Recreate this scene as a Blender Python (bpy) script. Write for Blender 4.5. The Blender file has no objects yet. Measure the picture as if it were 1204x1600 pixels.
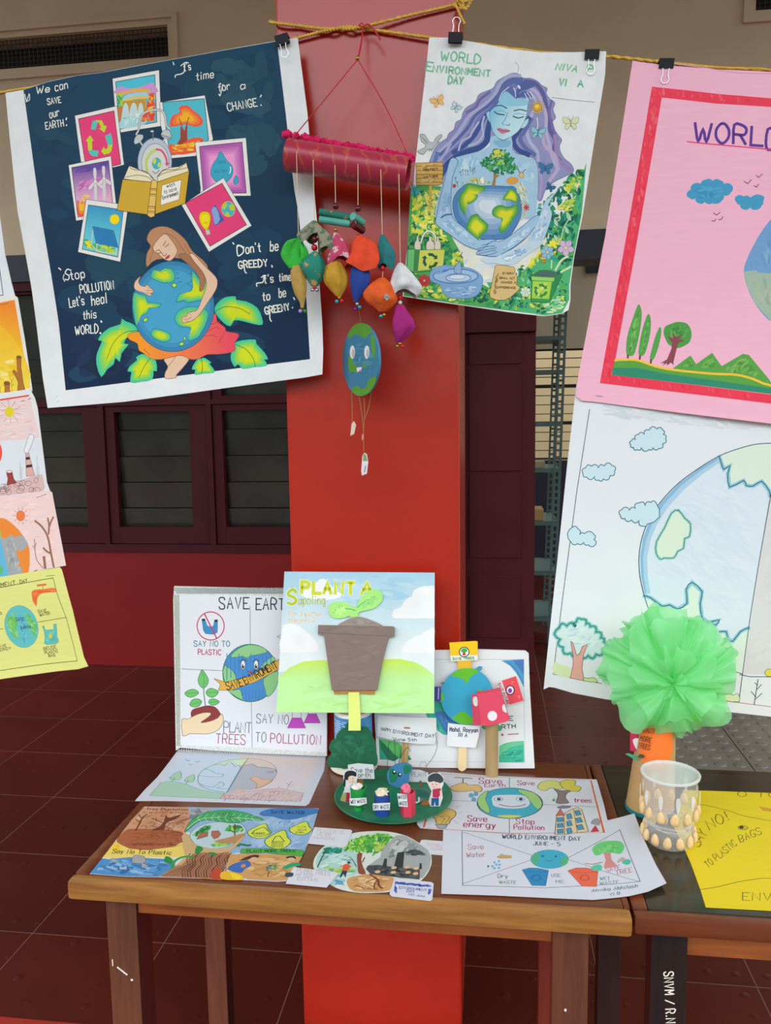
import bpy, bmesh, math, random
from mathutils import Vector, Matrix
from mathutils.geometry import tessellate_polygon
import numpy as np

# ---------------------------------------------------------------- camera, world, exposure
scene = bpy.context.scene
COL = scene.collection
FPX = 1230.0
YAW, PITCH, ROLL = math.radians(7.49), math.radians(6.50), math.radians(-0.836)
CAM = Vector((0.0, 0.0, 1.62))
_f = Vector((-math.sin(YAW) * math.cos(PITCH), math.cos(YAW) * math.cos(PITCH), -math.sin(PITCH)))
_r = Vector((math.cos(YAW), math.sin(YAW), 0))
_u = _r.cross(_f)
_r, _u = math.cos(ROLL) * _r + math.sin(ROLL) * _u, -math.sin(ROLL) * _r + math.cos(ROLL) * _u
cam_data = bpy.data.cameras.new('camera')
cam_data.sensor_fit = 'VERTICAL'
cam_data.sensor_height = 24.0
cam_data.lens = FPX / 1600.0 * 24.0
cam_data.clip_start = 0.02
cam = bpy.data.objects.new('camera', cam_data)
COL.objects.link(cam)
M3 = Matrix((_r, _u, -_f)).transposed()
cam.matrix_world = Matrix.Translation(CAM) @ M3.to_4x4()
scene.camera = cam

scene.view_settings.view_transform = 'Standard'
scene.view_settings.look = 'None'
scene.view_settings.gamma = 1.0
scene.view_settings.use_curve_mapping = False
scene.view_settings.exposure = 0.12

SKY_STRENGTH = 4.2
world = bpy.data.worlds.new('overcast_sky')
scene.world = world
world.use_nodes = True
wn, wl = world.node_tree.nodes, world.node_tree.links
wn.clear()
w_out = wn.new('ShaderNodeOutputWorld')
w_bg = wn.new('ShaderNodeBackground')
w_tc = wn.new('ShaderNodeTexCoord')
w_sep = wn.new('ShaderNodeSeparateXYZ')
w_ramp = wn.new('ShaderNodeValToRGB')
w_ramp.color_ramp.elements[0].position = 0.53
w_ramp.color_ramp.elements[0].color = (0.05, 0.055, 0.045, 1)     # low sky band kept dark to shape the light and the pillar's reflection
w_ramp.color_ramp.elements[1].position = 0.68
w_ramp.color_ramp.elements[1].color = (0.88, 0.94, 1.0, 1)
w_mid = w_ramp.color_ramp.elements.new(0.59)
w_mid.color = (0.25, 0.27, 0.28, 1)
w_map = wn.new('ShaderNodeMapRange')
w_map.inputs['From Min'].default_value = -1
wl.new(w_tc.outputs['Generated'], w_sep.inputs[0])
wl.new(w_sep.outputs['Z'], w_map.inputs['Value'])
wl.new(w_map.outputs[0], w_ramp.inputs[0])
wl.new(w_ramp.outputs[0], w_bg.inputs['Color'])
w_bg.inputs['Strength'].default_value = SKY_STRENGTH
wl.new(w_bg.outputs[0], w_out.inputs[0])

# ---------------------------------------------------------------- helpers
def ray(px, py):
    return _f + _r * ((px - 602) / FPX) - _u * ((py - 800) / FPX)

def at(px, py, y):
    """world point seen at a photo pixel on the vertical plane Y = y"""
    d = ray(px, py)
    return CAM + d * (y / d.y)

def onz(px, py, z):
    d = ray(px, py)
    return CAM + d * ((z - CAM.z) / d.z)

def lin(c):
    c = c / 255.0
    return c / 12.92 if c <= 0.04045 else ((c + 0.055) / 1.055) ** 2.4

def rgb(c):
    """'rrggbb' or tuple -> linear tuple"""
    if isinstance(c, str):
        c = tuple(int(c[i:i + 2], 16) for i in (0, 2, 4))
    return (lin(c[0]), lin(c[1]), lin(c[2]))

MATS = {}
def mat(name, color, rough=0.5, metal=0.0, noise=0.0, nscale=20.0, bump=0.0, bscale=60.0, spec=0.5, stretch=None,
        alpha=None, trans=0.0, sss=0.0, sheen=0.0):
    if name in MATS:
        return MATS[name]
    m = bpy.data.materials.new(name)
    m.use_nodes = True
    n, l = m.node_tree.nodes, m.node_tree.links
    b = n['Principled BSDF']
    col = rgb(color) if (isinstance(color, str) or max(color) > 1.0) else tuple(color)
    b.inputs['Base Color'].default_value = (*col, 1)
    b.inputs['Roughness'].default_value = rough
    b.inputs['Metallic'].default_value = metal
    b.inputs['Specular IOR Level'].default_value = spec
    if trans:
        b.inputs['Transmission Weight'].default_value = trans
    if alpha is not None:
        b.inputs['Alpha'].default_value = alpha
    if sheen:
        b.inputs['Sheen Weight'].default_value = sheen
    if noise or bump:
        tc = n.new('ShaderNodeTexCoord')
        mp = n.new('ShaderNodeMapping')
        if stretch:
            mp.inputs['Scale'].default_value = stretch
        l.new(tc.outputs['Object'], mp.inputs[0])
    if noise:
        nt = n.new('ShaderNodeTexNoise')
        nt.inputs['Scale'].default_value = nscale
        nt.inputs['Detail'].default_value = 6
        l.new(mp.outputs[0], nt.inputs['Vector'])
        mr = n.new('ShaderNodeMapRange')
        mr.inputs['From Min'].default_value = 0.3
        mr.inputs['From Max'].default_value = 0.7
        mr.inputs['To Min'].default_value = 1 - noise
        mr.inputs['To Max'].default_value = 1 + noise
        l.new(nt.outputs['Fac'], mr.inputs['Value'])
        mx = n.new('ShaderNodeVectorMath')
        mx.operation = 'SCALE'
        mx.inputs[0].default_value = col
        l.new(mr.outputs[0], mx.inputs['Scale'])
        l.new(mx.outputs[0], b.inputs['Base Color'])
    if bump:
        nb = n.new('ShaderNodeTexNoise')
        nb.inputs['Scale'].default_value = bscale
        nb.inputs['Detail'].default_value = 4
        l.new(mp.outputs[0], nb.inputs['Vector'])
        bp = n.new('ShaderNodeBump')
        bp.inputs['Strength'].default_value = bump
        bp.inputs['Distance'].default_value = 0.01
        l.new(nb.outputs['Fac'], bp.inputs['Height'])
        l.new(bp.outputs[0], b.inputs['Normal'])
    MATS[name] = m
    return m

def pigment_mat(name, rough=0.6, noise=0.06, nscale=25.0, stretch=None, bump=0.15, spec=0.4):
    """paper carrying pigment: colour comes from the face colours of the drawing"""
    if name in MATS:
        return MATS[name]
    m = bpy.data.materials.new(name)
    m.use_nodes = True
    n, l = m.node_tree.nodes, m.node_tree.links
    b = n['Principled BSDF']
    b.inputs['Roughness'].default_value = rough
    b.inputs['Specular IOR Level'].default_value = spec
    a = n.new('ShaderNodeAttribute')
    a.attribute_name = 'pigment'
    tc = n.new('ShaderNodeTexCoord')
    mp = n.new('ShaderNodeMapping')
    if stretch:
        mp.inputs['Scale'].default_value = stretch
    l.new(tc.outputs['Object'], mp.inputs[0])
    nt = n.new('ShaderNodeTexNoise')
    nt.inputs['Scale'].default_value = nscale
    nt.inputs['Detail'].default_value = 8
    l.new(mp.outputs[0], nt.inputs['Vector'])
    mr = n.new('ShaderNodeMapRange')
    mr.inputs['From Min'].default_value = 0.3
    mr.inputs['From Max'].default_value = 0.7
    mr.inputs['To Min'].default_value = 1 - noise
    mr.inputs['To Max'].default_value = 1 + noise * 0.6
    l.new(nt.outputs['Fac'], mr.inputs['Value'])
    mx = n.new('ShaderNodeVectorMath')
    mx.operation = 'SCALE'
    l.new(a.outputs['Color'], mx.inputs[0])
    l.new(mr.outputs[0], mx.inputs['Scale'])
    l.new(mx.outputs[0], b.inputs['Base Color'])
    bn = n.new('ShaderNodeTexNoise')
    bn.inputs['Scale'].default_value = 9
    l.new(tc.outputs['Object'], bn.inputs['Vector'])
    bp = n.new('ShaderNodeBump')
    bp.inputs['Strength'].default_value = bump
    bp.inputs['Distance'].default_value = 0.02
    l.new(bn.outputs['Fac'], bp.inputs['Height'])
    l.new(bp.outputs[0], b.inputs['Normal'])
    MATS[name] = m
    return m

def obj(name, bm, material=None, parent=None, smooth=False):
    bmesh.ops.recalc_face_normals(bm, faces=bm.faces[:])
    return obj_raw(name, bm, material, parent, smooth)

def obj_raw(name, bm, material=None, parent=None, smooth=False):
    me = bpy.data.meshes.new(name)
    bm.to_mesh(me)
    bm.free()
    o = bpy.data.objects.new(name, me)
    COL.objects.link(o)
    mats = material if isinstance(material, (list, tuple)) else [material]
    for m in mats:
        if m:
            me.materials.append(m)
    if smooth:
        for p in me.polygons:
            p.use_smooth = True
        try:
            me.set_sharp_from_angle(angle=math.radians(40))
        except Exception:
            pass
    if parent:
        o.parent = parent
        o.matrix_parent_inverse = Matrix.Translation(-parent.location)
    return o

def tag(o, label=None, cat=None, group=None, kind=None):
    if label: o['label'] = label
    if cat: o['category'] = cat
    if group: o['group'] = group
    if kind: o['kind'] = kind
    return o

def thing(name, loc, label, cat, group=None):
    o = bpy.data.objects.new(name, None)
    o.empty_display_size = 0.05
    o.location = loc
    COL.objects.link(o)
    return tag(o, label, cat, group)

def struct(name, bm, m, label=None, smooth=False):
    o = obj(name, bm, m, None, smooth)
    o['kind'] = 'structure'
    if label:
        o['label'] = label
    return o

def NB():
    return bmesh.new()

def box(bm, x0, x1, y0, y1, z0, z1, bev=0.0, mi=0):
    vs = [bm.verts.new((x, y, z)) for x in (x0, x1) for y in (y0, y1) for z in (z0, z1)]
    fs = []
    for q in ((0,1,3,2),(4,6,7,5),(0,4,5,1),(2,3,7,6),(0,2,6,4),(1,5,7,3)):
        f = bm.faces.new([vs[i] for i in q])
        f.material_index = mi
        fs.append(f)
    if bev:
        es = list({e for f in fs for e in f.edges})
        bmesh.ops.bevel(bm, geom=es, offset=bev, segments=2, affect='EDGES', profile=0.6)
    return bm

def obox(bm, c, ax, ay, az, hx, hy, hz, mi=0):
    """box with its own axes"""
    c = Vector(c)
    vs = [bm.verts.new(c + ax * (hx * i) + ay * (hy * j) + az * (hz * k)) for i in (-1, 1) for j in (-1, 1) for k in (-1, 1)]
    for q in ((0,1,3,2),(4,6,7,5),(0,4,5,1),(2,3,7,6),(0,2,6,4),(1,5,7,3)):
        bm.faces.new([vs[i] for i in q]).material_index = mi
    return bm

def smooth_line(pts, n=6, closed=False):
    P = [Vector(p) for p in pts]
    if len(P) < 3:
        return P
    out = []
    m = len(P)
    rng = range(m if closed else m - 1)
    for i in rng:
        p1, p2 = P[i], P[(i + 1) % m]
        p0 = P[i - 1] if (closed or i > 0) else p1 * 2 - p2
        p3 = P[(i + 2) % m] if (closed or i + 2 < m) else p2 * 2 - p1
        for k in range(n):
            t = k / n
            out.append(0.5 * ((2 * p1) + (p2 - p0) * t + (2 * p0 - 5 * p1 + 4 * p2 - p3) * t * t + (3 * p1 - p0 - 3 * p2 + p3) * t ** 3))
    if not closed:
        out.append(P[-1])
    return out

def tube(bm, pts, r, seg=8, caps=True, closed=False, mi=0):
    P = [Vector(p) for p in pts]
    n = len(P)
    rad = r if isinstance(r, (list, tuple)) else [r] * n
    rings = []
    ref = None
    for i in range(n):
        if closed:
            t = (P[(i + 1) % n] - P[i - 1])
        else:
            t = P[min(i + 1, n - 1)] - P[max(i - 1, 0)]
        t.normalize()
        if ref is None:
            ref = Vector((0, 0, 1)) if abs(t.z) < 0.9 else Vector((1, 0, 0))
        a = (ref - t * ref.dot(t)).normalized()
        ref = a
        b = t.cross(a)
        rings.append([bm.verts.new(P[i] + (a * math.cos(k * 2 * math.pi / seg) + b * math.sin(k * 2 * math.pi / seg)) * rad[i]) for k in range(seg)])
    for i in range(n if closed else n - 1):
        A, B = rings[i], rings[(i + 1) % n]
        for k in range(seg):
            f = bm.faces.new((A[k], A[(k + 1) % seg], B[(k + 1) % seg], B[k]))
            f.material_index = mi
    if caps and not closed:
        bm.faces.new(rings[0][::-1]).material_index = mi
        bm.faces.new(rings[-1]).material_index = mi
    return bm

def lathe(bm, prof, c=(0, 0, 0), seg=32, axis=None, mi=0, wob=None):
    """prof: (radius, height) list; axis: direction of height"""
    c = Vector(c)
    az = Vector(axis).normalized() if axis is not None else Vector((0, 0, 1))
    ax = az.orthogonal().normalized() if axis is not None else Vector((1, 0, 0))
    ay = az.cross(ax)
    rings = []
    for (r, h) in prof:
        ring = []
        for k in range(seg):
            a = k * 2 * math.pi / seg
            rr = max(r, 1e-5) * (wob(a, h) if wob else 1)
            ring.append(bm.verts.new(c + az * h + (ax * math.cos(a) + ay * math.sin(a)) * rr))
        rings.append(ring)
    for A, B in zip(rings, rings[1:]):
        for k in range(seg):
            bm.faces.new((A[k], A[(k + 1) % seg], B[(k + 1) % seg], B[k])).material_index = mi
    for ring, (r, h), fl in ((rings[0], prof[0], True),(rings[-1], prof[-1], False)):
        if r > 1e-4:
            bm.faces.new(ring[::-1] if fl else ring).material_index = mi
    bmesh.ops.remove_doubles(bm, verts=[v for v in rings[0] + rings[-1]], dist=2e-5)
    return bm

def ball(bm, c, r, seg=16, sz=1.0, mi=0):
    prof = [(r * math.sin(t), -r * sz * math.cos(t)) for t in [math.pi * i / (seg // 2) for i in range(seg // 2 + 1)]]
    return lathe(bm, prof, c, seg, mi=mi)

# ---------------------------------------------------------------- single-line lettering
GL = {}
def _g(ch, w, s):
    val = lambda c: {'x': -1, 'y': -2, 'z': -3, 'A': 10}.get(c, None) if not c.isdigit() else int(c)
    st = []
    for part in s.split(';'):
        st.append([(val(part[i]), val(part[i + 1])) for i in range(0, len(part),2)])
    GL[ch] = (w, st)
for ch, w, s in (('A',6,'003A60;1454'),('B',6,'000A4A684505;45634000'),('C',6,'685A2A0703205062'),('D',6,'000A3A67633000'),
    ('E',5,'60000A6A;0545'),('F',5,'000A6A;0545'),('G',6,'685A2A07032050626434'),('H',6,'000A;606A;0565'),('I',2,'101A'),
    ('J',5,'5A52402002'),('K',6,'000A;6A04;2660'),('L',5,'0A0060'),('M',6,'000A346A60'),('N',6,'000A606A'),
    ('O',6,'2A0703204063674A2A'),('P',6,'000A4A685505'),('Q',6,'2A0703204063674A2A;4260'),('R',6,'000A4A685505;3560'),
    ('S',6,'685A1A08165462501002'),('T',6,'0A6A;303A'),('U',6,'0A032040636A'),('V',6,'0A306A'),('W',8,'0A2047608A'),
    ('X',6,'006A;0A60'),('Y',6,'0A356A;3530'),('Z',6,'0A6A0060'),
    ('a',5,'5650;5536160402103052'),('b',5,'0A00;0426465452402002'),('c',5,'5546160402104051'),('d',5,'5A50;5436160402103052'),
    ('e',5,'0353544616040210405 1'.replace(' ','')),('f',4,'594A2920;0646'),('g',5,'565y3z1y;5536160402103052'),('h',5,'0A00;0426465450'),
    ('i',2,'1610;1819'),('j',3,'262y1z0y;2829'),('k',5,'0A00;5602;2450'),('l',2,'1A10'),('m',8,'0600;0416364440;4456768480'),
    ('n',5,'0600;0426465450'),('o',5,'160402104052544616'),('p',5,'060z;0426465452402002'),('q',5,'565z;5436160402103052'),
    ('r',5,'0600;04264655'),('s',5,'55461605134351401001'),('t',4,'29213040;0646'),('u',5,'0602103052;5650'),('v',5,'063056'),
    ('w',8,'0620456086'),('x',5,'0056;0650'),('y',5,'0630;561z'),('z',5,'06560050'),
    ('5',6,'5A0A06466462401001'),('6',6,'5A2A07032040634626 04'.replace(' ','')),('2',6,'083A5A680060'),('-',5,'0545'),('/',5,'006A'),(':',2,'1213;1718'),('.',2,'1011'),
    ("'", 2,'1A18'),(',',2,'110y'),('!',2,'1A13;1110'),('"',3,'0A08;2A28'),('@',6,'46264262;62')) :
    if ch != '@':
        _g(ch, w, s)

def text_strokes(s, p0, p1, h, slant=0.0, gap=0.28, fit=True, jitter=0.0, seed=1, smooth=True):
    """stroke polylines in the picture frame of the sheet; baseline p0 -> p1, capital height h"""
    rnd = random.Random(seed)
    p0, p1 = Vector((*p0, 0)), Vector((*p1, 0))
    u = (p1 - p0)
    L = u.length
    u.normalize()
    v = Vector((u.y, -u.x, 0))          # up in a y-down frame
    xs = 0.0
    items = []
    for ch in s:
        if ch == ' ':
            xs += 0.55
            continue
        w, st = GL[ch]
        items.append((xs, st))
        xs += w / 10 + gap
    tot = max(xs - gap, 1e-3)
    sx = (L / tot) if fit else h
    out = []
    for (x0, st) in items:
        dj = rnd.uniform(-jitter, jitter)
        for line in st:
            P = [p0 + u * ((x0 + a / 10 + slant * b / 10) * sx) + v * ((b / 10 + dj) * h) for a, b in line]
            if smooth and len(P) > 4:
                cl = (P[0] - P[-1]).length < 1e-6
                P = smooth_line(P[:-1], 3, True) + [P[0]] if cl else smooth_line(P, 3)
            out.append([(q.x, q.y) for q in P])
    return out

# ---------------------------------------------------------------- drawn sheets
class Sheet:
    """a real sheet of paper / card on a plane; outline and drawing are given as seen in the photograph
    and laid out on the sheet's own plane at its own distance"""
    STEP = 1.2e-5
    def __init__(self, plane_pt, normal, thick=0.0004, white=(226, 231, 240), gain=0.80, disp=None, cell=0.02, res=2.0):
        self.o = Vector(plane_pt)
        self.n = Vector(normal).normalized()
        self.u = Vector((1, 0, 0)) if abs(self.n.x) < 0.9 else Vector((0, 1, 0))
        self.u = (self.u - self.n * self.u.dot(self.n)).normalized()
        self.v = self.n.cross(self.u)
        self.thick, self.disp, self.cell = thick, disp, cell
        self.wl = rgb(white)
        self.gain = gain
        self.bm = bmesh.new()
        self.lc = self.bm.faces.layers.int.new('cid')
        self.cols = []
        self.res = res
        self.H = np.zeros((int(1800 / res), int(1500 / res)), dtype=np.int16)
        self.set(0, 0, 1)
        self.outline2 = None
        self.cur = None
    def set(self, x0, y0, s=1.0):
        self.x0, self.y0, self.s = x0, y0, s
    def crop(self, x0, y0, x1, w=1204.0):
        self.set(x0, y0, (x1 - x0) / w)
    def P(self, p):
        return (self.x0 + p[0] * self.s, self.y0 + p[1] * self.s)
    def uv(self, p):
        d = ray(p[0], p[1])
        t = (self.o - CAM).dot(self.n) / d.dot(self.n)
        q = CAM + d * t - self.o
        return (q.dot(self.u), q.dot(self.v))
    def pxm(self, p):
        """metres per pixel around a picture point"""
        d = ray(p[0], p[1])
        t = (self.o - CAM).dot(self.n) / d.dot(self.n)
        return t / FPX
    def cid(self, c):
        if callable(c):
            self.cols.append(c)
        else:
            k = rgb(c)
            self.cols.append(tuple(min(0.95, max(0.001, k[i] / self.wl[i] * self.gain)) for i in range(3)))
        return len(self.cols) - 1
    def pig(self, c):
        k = rgb(c)
        return tuple(min(0.95, max(0.001, k[i] / self.wl[i] * self.gain)) for i in range(3))
    def grad(self, c0, c1, p0, p1):
        """pigment that changes along p0 -> p1 (crop coordinates)"""
        a, b = self.pig(c0), self.pig(c1)
        q0, q1 = self.uv(self.P(p0)), self.uv(self.P(p1))
        dx, dy = q1[0] - q0[0], q1[1] - q0[1]
        L = dx * dx + dy * dy
        def fn(u, v):
            t = ((u - q0[0]) * dx + (v - q0[1]) * dy) / L
            t = min(1, max(0, t))
            return tuple(a[i] + (b[i] - a[i]) * t for i in range(3))
        return fn
    def _layer(self, pts):
        xs = [p[0] for p in pts]
        ys = [p[1] for p in pts]
        i0, i1 = int((min(xs) + 200) / self.res), int((max(xs) + 200) / self.res) + 1
        j0, j1 = int((min(ys) + 100) / self.res), int((max(ys) + 100) / self.res) + 1
        sub = self.H[max(j0, 0):j1, max(i0, 0):i1]
        k = int(sub.max()) + 1 if sub.size else 1
        sub[...] = k
        return k
    def _face(self, uvs, z, cid):
        try:
            vs = [self.bm.verts.new((a, b, z)) for a, b in uvs]
            f = self.bm.faces.new(vs)
            f[self.lc] = cid
        except ValueError:
            pass
    def outline(self, pts, color, smooth=0):
        P = [self.P(p) for p in pts]
        if smooth:
            P = [(q.x, q.y) for q in smooth_line([Vector((*p, 0)) for p in P], smooth, True)]
        uv = [self.uv(p) for p in P]
        area = sum(uv[i - 1][0] * uv[i][1] - uv[i][0] * uv[i - 1][1] for i in range(len(uv)))
        if area < 0:
            uv.reverse()
        self.outline2 = uv
        c = self.cid(color)
        tris = tessellate_polygon([[Vector((a, b, 0)) for a, b in uv]])
        F = [self.bm.verts.new((a, b, 0)) for a, b in uv]
        B = [self.bm.verts.new((a, b, -self.thick)) for a, b in uv]
        for t in tris:
            for V, order in ((F, 1),(B, -1)):
                try:
                    f = self.bm.faces.new([V[i] for i in t])
                    f[self.lc] = c
                except ValueError:
                    pass
        n = len(uv)
        for i in range(n):
            try:
                f = self.bm.faces.new((F[i], B[i], B[(i + 1) % n], F[(i + 1) % n]))
                f[self.lc] = c
            except ValueError:
                pass
        return self
    def poly(self, pts, color, smooth=0, layer=None, line=None, lw=1.0):
        P = [self.P(p) for p in pts]
        if smooth:
            P = [(q.x, q.y) for q in smooth_line([Vector((*p, 0)) for p in P], smooth, True)]
        k = layer or self._layer(P)
        uv = [self.uv(p) for p in P]
        c = self.cid(color)
        z = k * self.STEP
        for t in tessellate_polygon([[Vector((a, b, 0)) for a, b in uv]]):
            self._face([uv[i] for i in t], z, c)
        if line:
            self._ribbon(P + [P[0]], lw, self.cid(line), self._layer(P))
        return self
    def _ribbon(self, P, w, c, k):
        uv = [Vector(self.uv(p)) for p in P]
        m = self.pxm(P[0]) * w * 0.5
        Q = [uv[0]]
        for q in uv[1:]:
            if (q - Q[-1]).length > 1e-6:
                Q.append(q)
        if len(Q) < 2:
            return
        n = len(Q)
        L, R = [], []
        for i in range(n):
            d0 = (Q[i] - Q[i - 1]).normalized() if i else (Q[1] - Q[0]).normalized()
            d1 = (Q[i + 1] - Q[i]).normalized() if i < n - 1 else d0
            t = d0 + d1
            if t.length < 0.3:
                t = d1
            t.normalize()
            nn = Vector((-t.y, t.x))
            f = min(1.6, 1 / max(0.5, abs(nn.dot(Vector((-d1.y, d1.x))))))
            e = Vector((0, 0))
            if i == 0: e = -d1 * m * 0.5
            if i == n - 1: e = d0 * m * 0.5
            L.append(Q[i] + nn * m * f + e)
            R.append(Q[i] - nn * m * f + e)
        z = k * self.STEP
        for i in range(n - 1):
            self._face([L[i], R[i], R[i + 1], L[i + 1]], z, c)
    def line(self, pts, color, w=1.0, smooth=0, closed=False, layer=None):
        P = [self.P(p) for p in pts]
        if smooth:
            P = [(q.x, q.y) for q in smooth_line([Vector((*p, 0)) for p in P], smooth, closed)]
        if closed:
            P = P + [P[0]]
        k = layer or self._layer(P)
        self._ribbon(P, w, self.cid(color), k)
        return self
    def text(self, s, p0, p1, h, color, w=1.0, slant=0.0, gap=0.28, jitter=0.02, smooth=True, seed=1, fit=True):
        S = text_strokes(s, self.P(p0), self.P(p1), h * self.s, slant, gap, fit, jitter, seed, smooth)
        k = self._layer([q for st in S for q in st])
        c = self.cid(color)
        for st in S:
            self._ribbon(st, w, c, k)
        return self
    def ell(self, c, rx, ry, color, n=28, rot=0.0, line=None, lw=1.0, a0=0, a1=360):
        t = math.radians(rot)
        full = (a1 - a0) >= 360
        P = []
        for i in range(n if full else n + 1):
            a = math.radians(a0 + (a1 - a0) * i / n)
            x, y = rx * math.cos(a), ry * math.sin(a)
            P.append((c[0] + x * math.cos(t) - y * math.sin(t), c[1] + x * math.sin(t) + y * math.cos(t)))
        if color is None:
            return self.line(P, line, lw, closed=full)
        return self.poly(P, color, line=line, lw=lw)
    def dabs(self, region, colors, n, size, seed=1, ang=None, aspect=2.2, shape=5):
        """separate brush marks inside a region"""
        rnd = random.Random(seed)
        xs = [p[0] for p in region]
        ys = [p[1] for p in region]
        def inside(x, y):
            r = False
            for i in range(len(region)):
                (x1, y1),(x2, y2) = region[i - 1], region[i]
                if (y1 > y) != (y2 > y) and x < (x2 - x1) * (y - y1) / (y2 - y1) + x1:
                    r = not r
            return r
        k = 0
        tries = 0
        while k < n and tries < n * 30:
            tries += 1
            x, y = rnd.uniform(min(xs), max(xs)), rnd.uniform(min(ys), max(ys))
            if not inside(x, y):
                continue
            a = math.radians(rnd.uniform(0, 180) if ang is None else ang + rnd.uniform(-25, 25))
            s = size * rnd.uniform(0.6, 1.4)
            P = []
            m = shape + rnd.randint(0, 2)
            for i in range(m):
                t = 2 * math.pi * i / m
                rr = rnd.uniform(0.7, 1.2)
                dx, dy = s * rr * math.cos(t), s / aspect * rr * math.sin(t)
                P.append((x + dx * math.cos(a) - dy * math.sin(a), y + dx * math.sin(a) + dy * math.cos(a)))
            if not all(inside(*q) for q in P):
                continue
            self.poly(P, rnd.choice(colors), smooth=2)
            k += 1
        return self
    def finish(self, name, material, parent=None):
        bm = self.bm
        if self.disp or any(callable(c) for c in self.cols):
            xs = [a for a, b in self.outline2]
            ys = [b for a, b in self.outline2]
            for i in range(int(min(xs) / self.cell), int(max(xs) / self.cell) + 1):
                bmesh.ops.bisect_plane(bm, geom=bm.verts[:] + bm.edges[:] + bm.faces[:], dist=1e-7, plane_co=(i * self.cell, 0, 0), plane_no=(1, 0, 0))
            for j in range(int(min(ys) / self.cell), int(max(ys) / self.cell) + 1):
                bmesh.ops.bisect_plane(bm, geom=bm.verts[:] + bm.edges[:] + bm.faces[:], dist=1e-7, plane_co=(0, j * self.cell, 0), plane_no=(0, 1, 0))
        me = bpy.data.meshes.new(name)
        lc = self.lc
        cl = []
        for f in bm.faces:
            c = self.cols[f[lc]]
            for v in f.verts:
                k = c(v.co.x, v.co.y) if callable(c) else c
                cl.extend((k[0], k[1], k[2], 1.0))
        org = self.o if parent is None else parent.location
        if self.disp:
            fu, fv = self.disp      # bend across u and across v; straight between the cut lines
            def pw(fn, t):
                k = math.floor(t / self.cell)
                a, b = fn(k * self.cell), fn((k + 1) * self.cell)
                w = t / self.cell - k
                return a + (b - a) * w
        for vtx in bm.verts:
            a, b, z = vtx.co
            d = (pw(fu, a) + pw(fv, b)) if self.disp else 0.0
            vtx.co = self.o + self.u * a + self.v * b + self.n * (z + d) - org
        bm.to_mesh(me)
        bm.free()
        at_ = me.color_attributes.new('pigment', 'FLOAT_COLOR', 'CORNER')
        at_.data.foreach_set('color', cl)
        me.materials.append(material)
        o = bpy.data.objects.new(name, me)
        COL.objects.link(o)
        if parent is None:
            o.location = self.o
        else:
            o.parent = parent
        if self.disp:
            for p in me.polygons:
                p.use_smooth = True
            me.set_sharp_from_angle(angle=math.radians(40))
        return o
# ---------------------------------------------------------------- setting
WY = 5.12            # back wall plane
T = 0.22             # wall thickness
FZ = -0.06           # floor level
def floor_mat():
    m = bpy.data.materials.new('red_oxide_floor_tiles')
    m.use_nodes = True
    n, l = m.node_tree.nodes, m.node_tree.links
    b = n['Principled BSDF']
    b.inputs['Roughness'].default_value = 0.34
    b.inputs['Specular IOR Level'].default_value = 0.3
    tc = n.new('ShaderNodeTexCoord')
    mp = n.new('ShaderNodeMapping')
    mp.inputs['Location'].default_value = (0.13, 0.02, 0)
    l.new(tc.outputs['Object'], mp.inputs[0])
    br = n.new('ShaderNodeTexBrick')
    br.offset = 0.0
    br.inputs['Scale'].default_value = 1.0
    br.inputs['Brick Width'].default_value = 0.46
    br.inputs['Row Height'].default_value = 0.46
    br.inputs['Mortar Size'].default_value = 0.0017
    br.inputs['Mortar Smooth'].default_value = 0.1
    br.inputs['Color1'].default_value = (*rgb('541a0f'), 1)
    br.inputs['Color2'].default_value = (*rgb('4a160c'), 1)
    br.inputs['Mortar'].default_value = (*rgb('7a564a'), 1)
    l.new(mp.outputs[0], br.inputs['Vector'])
    nt = n.new('ShaderNodeTexNoise')
    nt.inputs['Scale'].default_value = 2.5
    nt.inputs['Detail'].default_value = 6
    l.new(mp.outputs[0], nt.inputs['Vector'])
    mr = n.new('ShaderNodeMapRange')
    mr.inputs['To Min'].default_value = 0.62
    mr.inputs['To Max'].default_value = 1.12
    l.new(nt.outputs['Fac'], mr.inputs['Value'])
    mx = n.new('ShaderNodeVectorMath')
    mx.operation = 'SCALE'
    l.new(br.outputs['Color'], mx.inputs[0])
    l.new(mr.outputs[0], mx.inputs['Scale'])
    l.new(mx.outputs[0], b.inputs['Base Color'])
    # raised round studs of the tiles
    vo = n.new('ShaderNodeTexVoronoi')
    vo.inputs['Scale'].default_value = 11.5
    vo.inputs['Randomness'].default_value = 0.12
    l.new(mp.outputs[0], vo.inputs['Vector'])
    cr = n.new('ShaderNodeMapRange')
    cr.interpolation_type = 'SMOOTHSTEP'
    cr.inputs['From Min'].default_value = 0.27
    cr.inputs['From Max'].default_value = 0.19
    l.new(vo.outputs['Distance'], cr.inputs['Value'])
    mo = n.new('ShaderNodeMath')
    mo.operation = 'SUBTRACT'
    l.new(cr.outputs[0], mo.inputs[0])
    l.new(br.outputs['Fac'], mo.inputs[1])
    bp = n.new('ShaderNodeBump')
    bp.inputs['Strength'].default_value = 0.45
    bp.inputs['Distance'].default_value = 0.004
    l.new(mo.outputs[0], bp.inputs['Height'])
    l.new(bp.outputs[0], b.inputs['Normal'])
    return m

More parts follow.
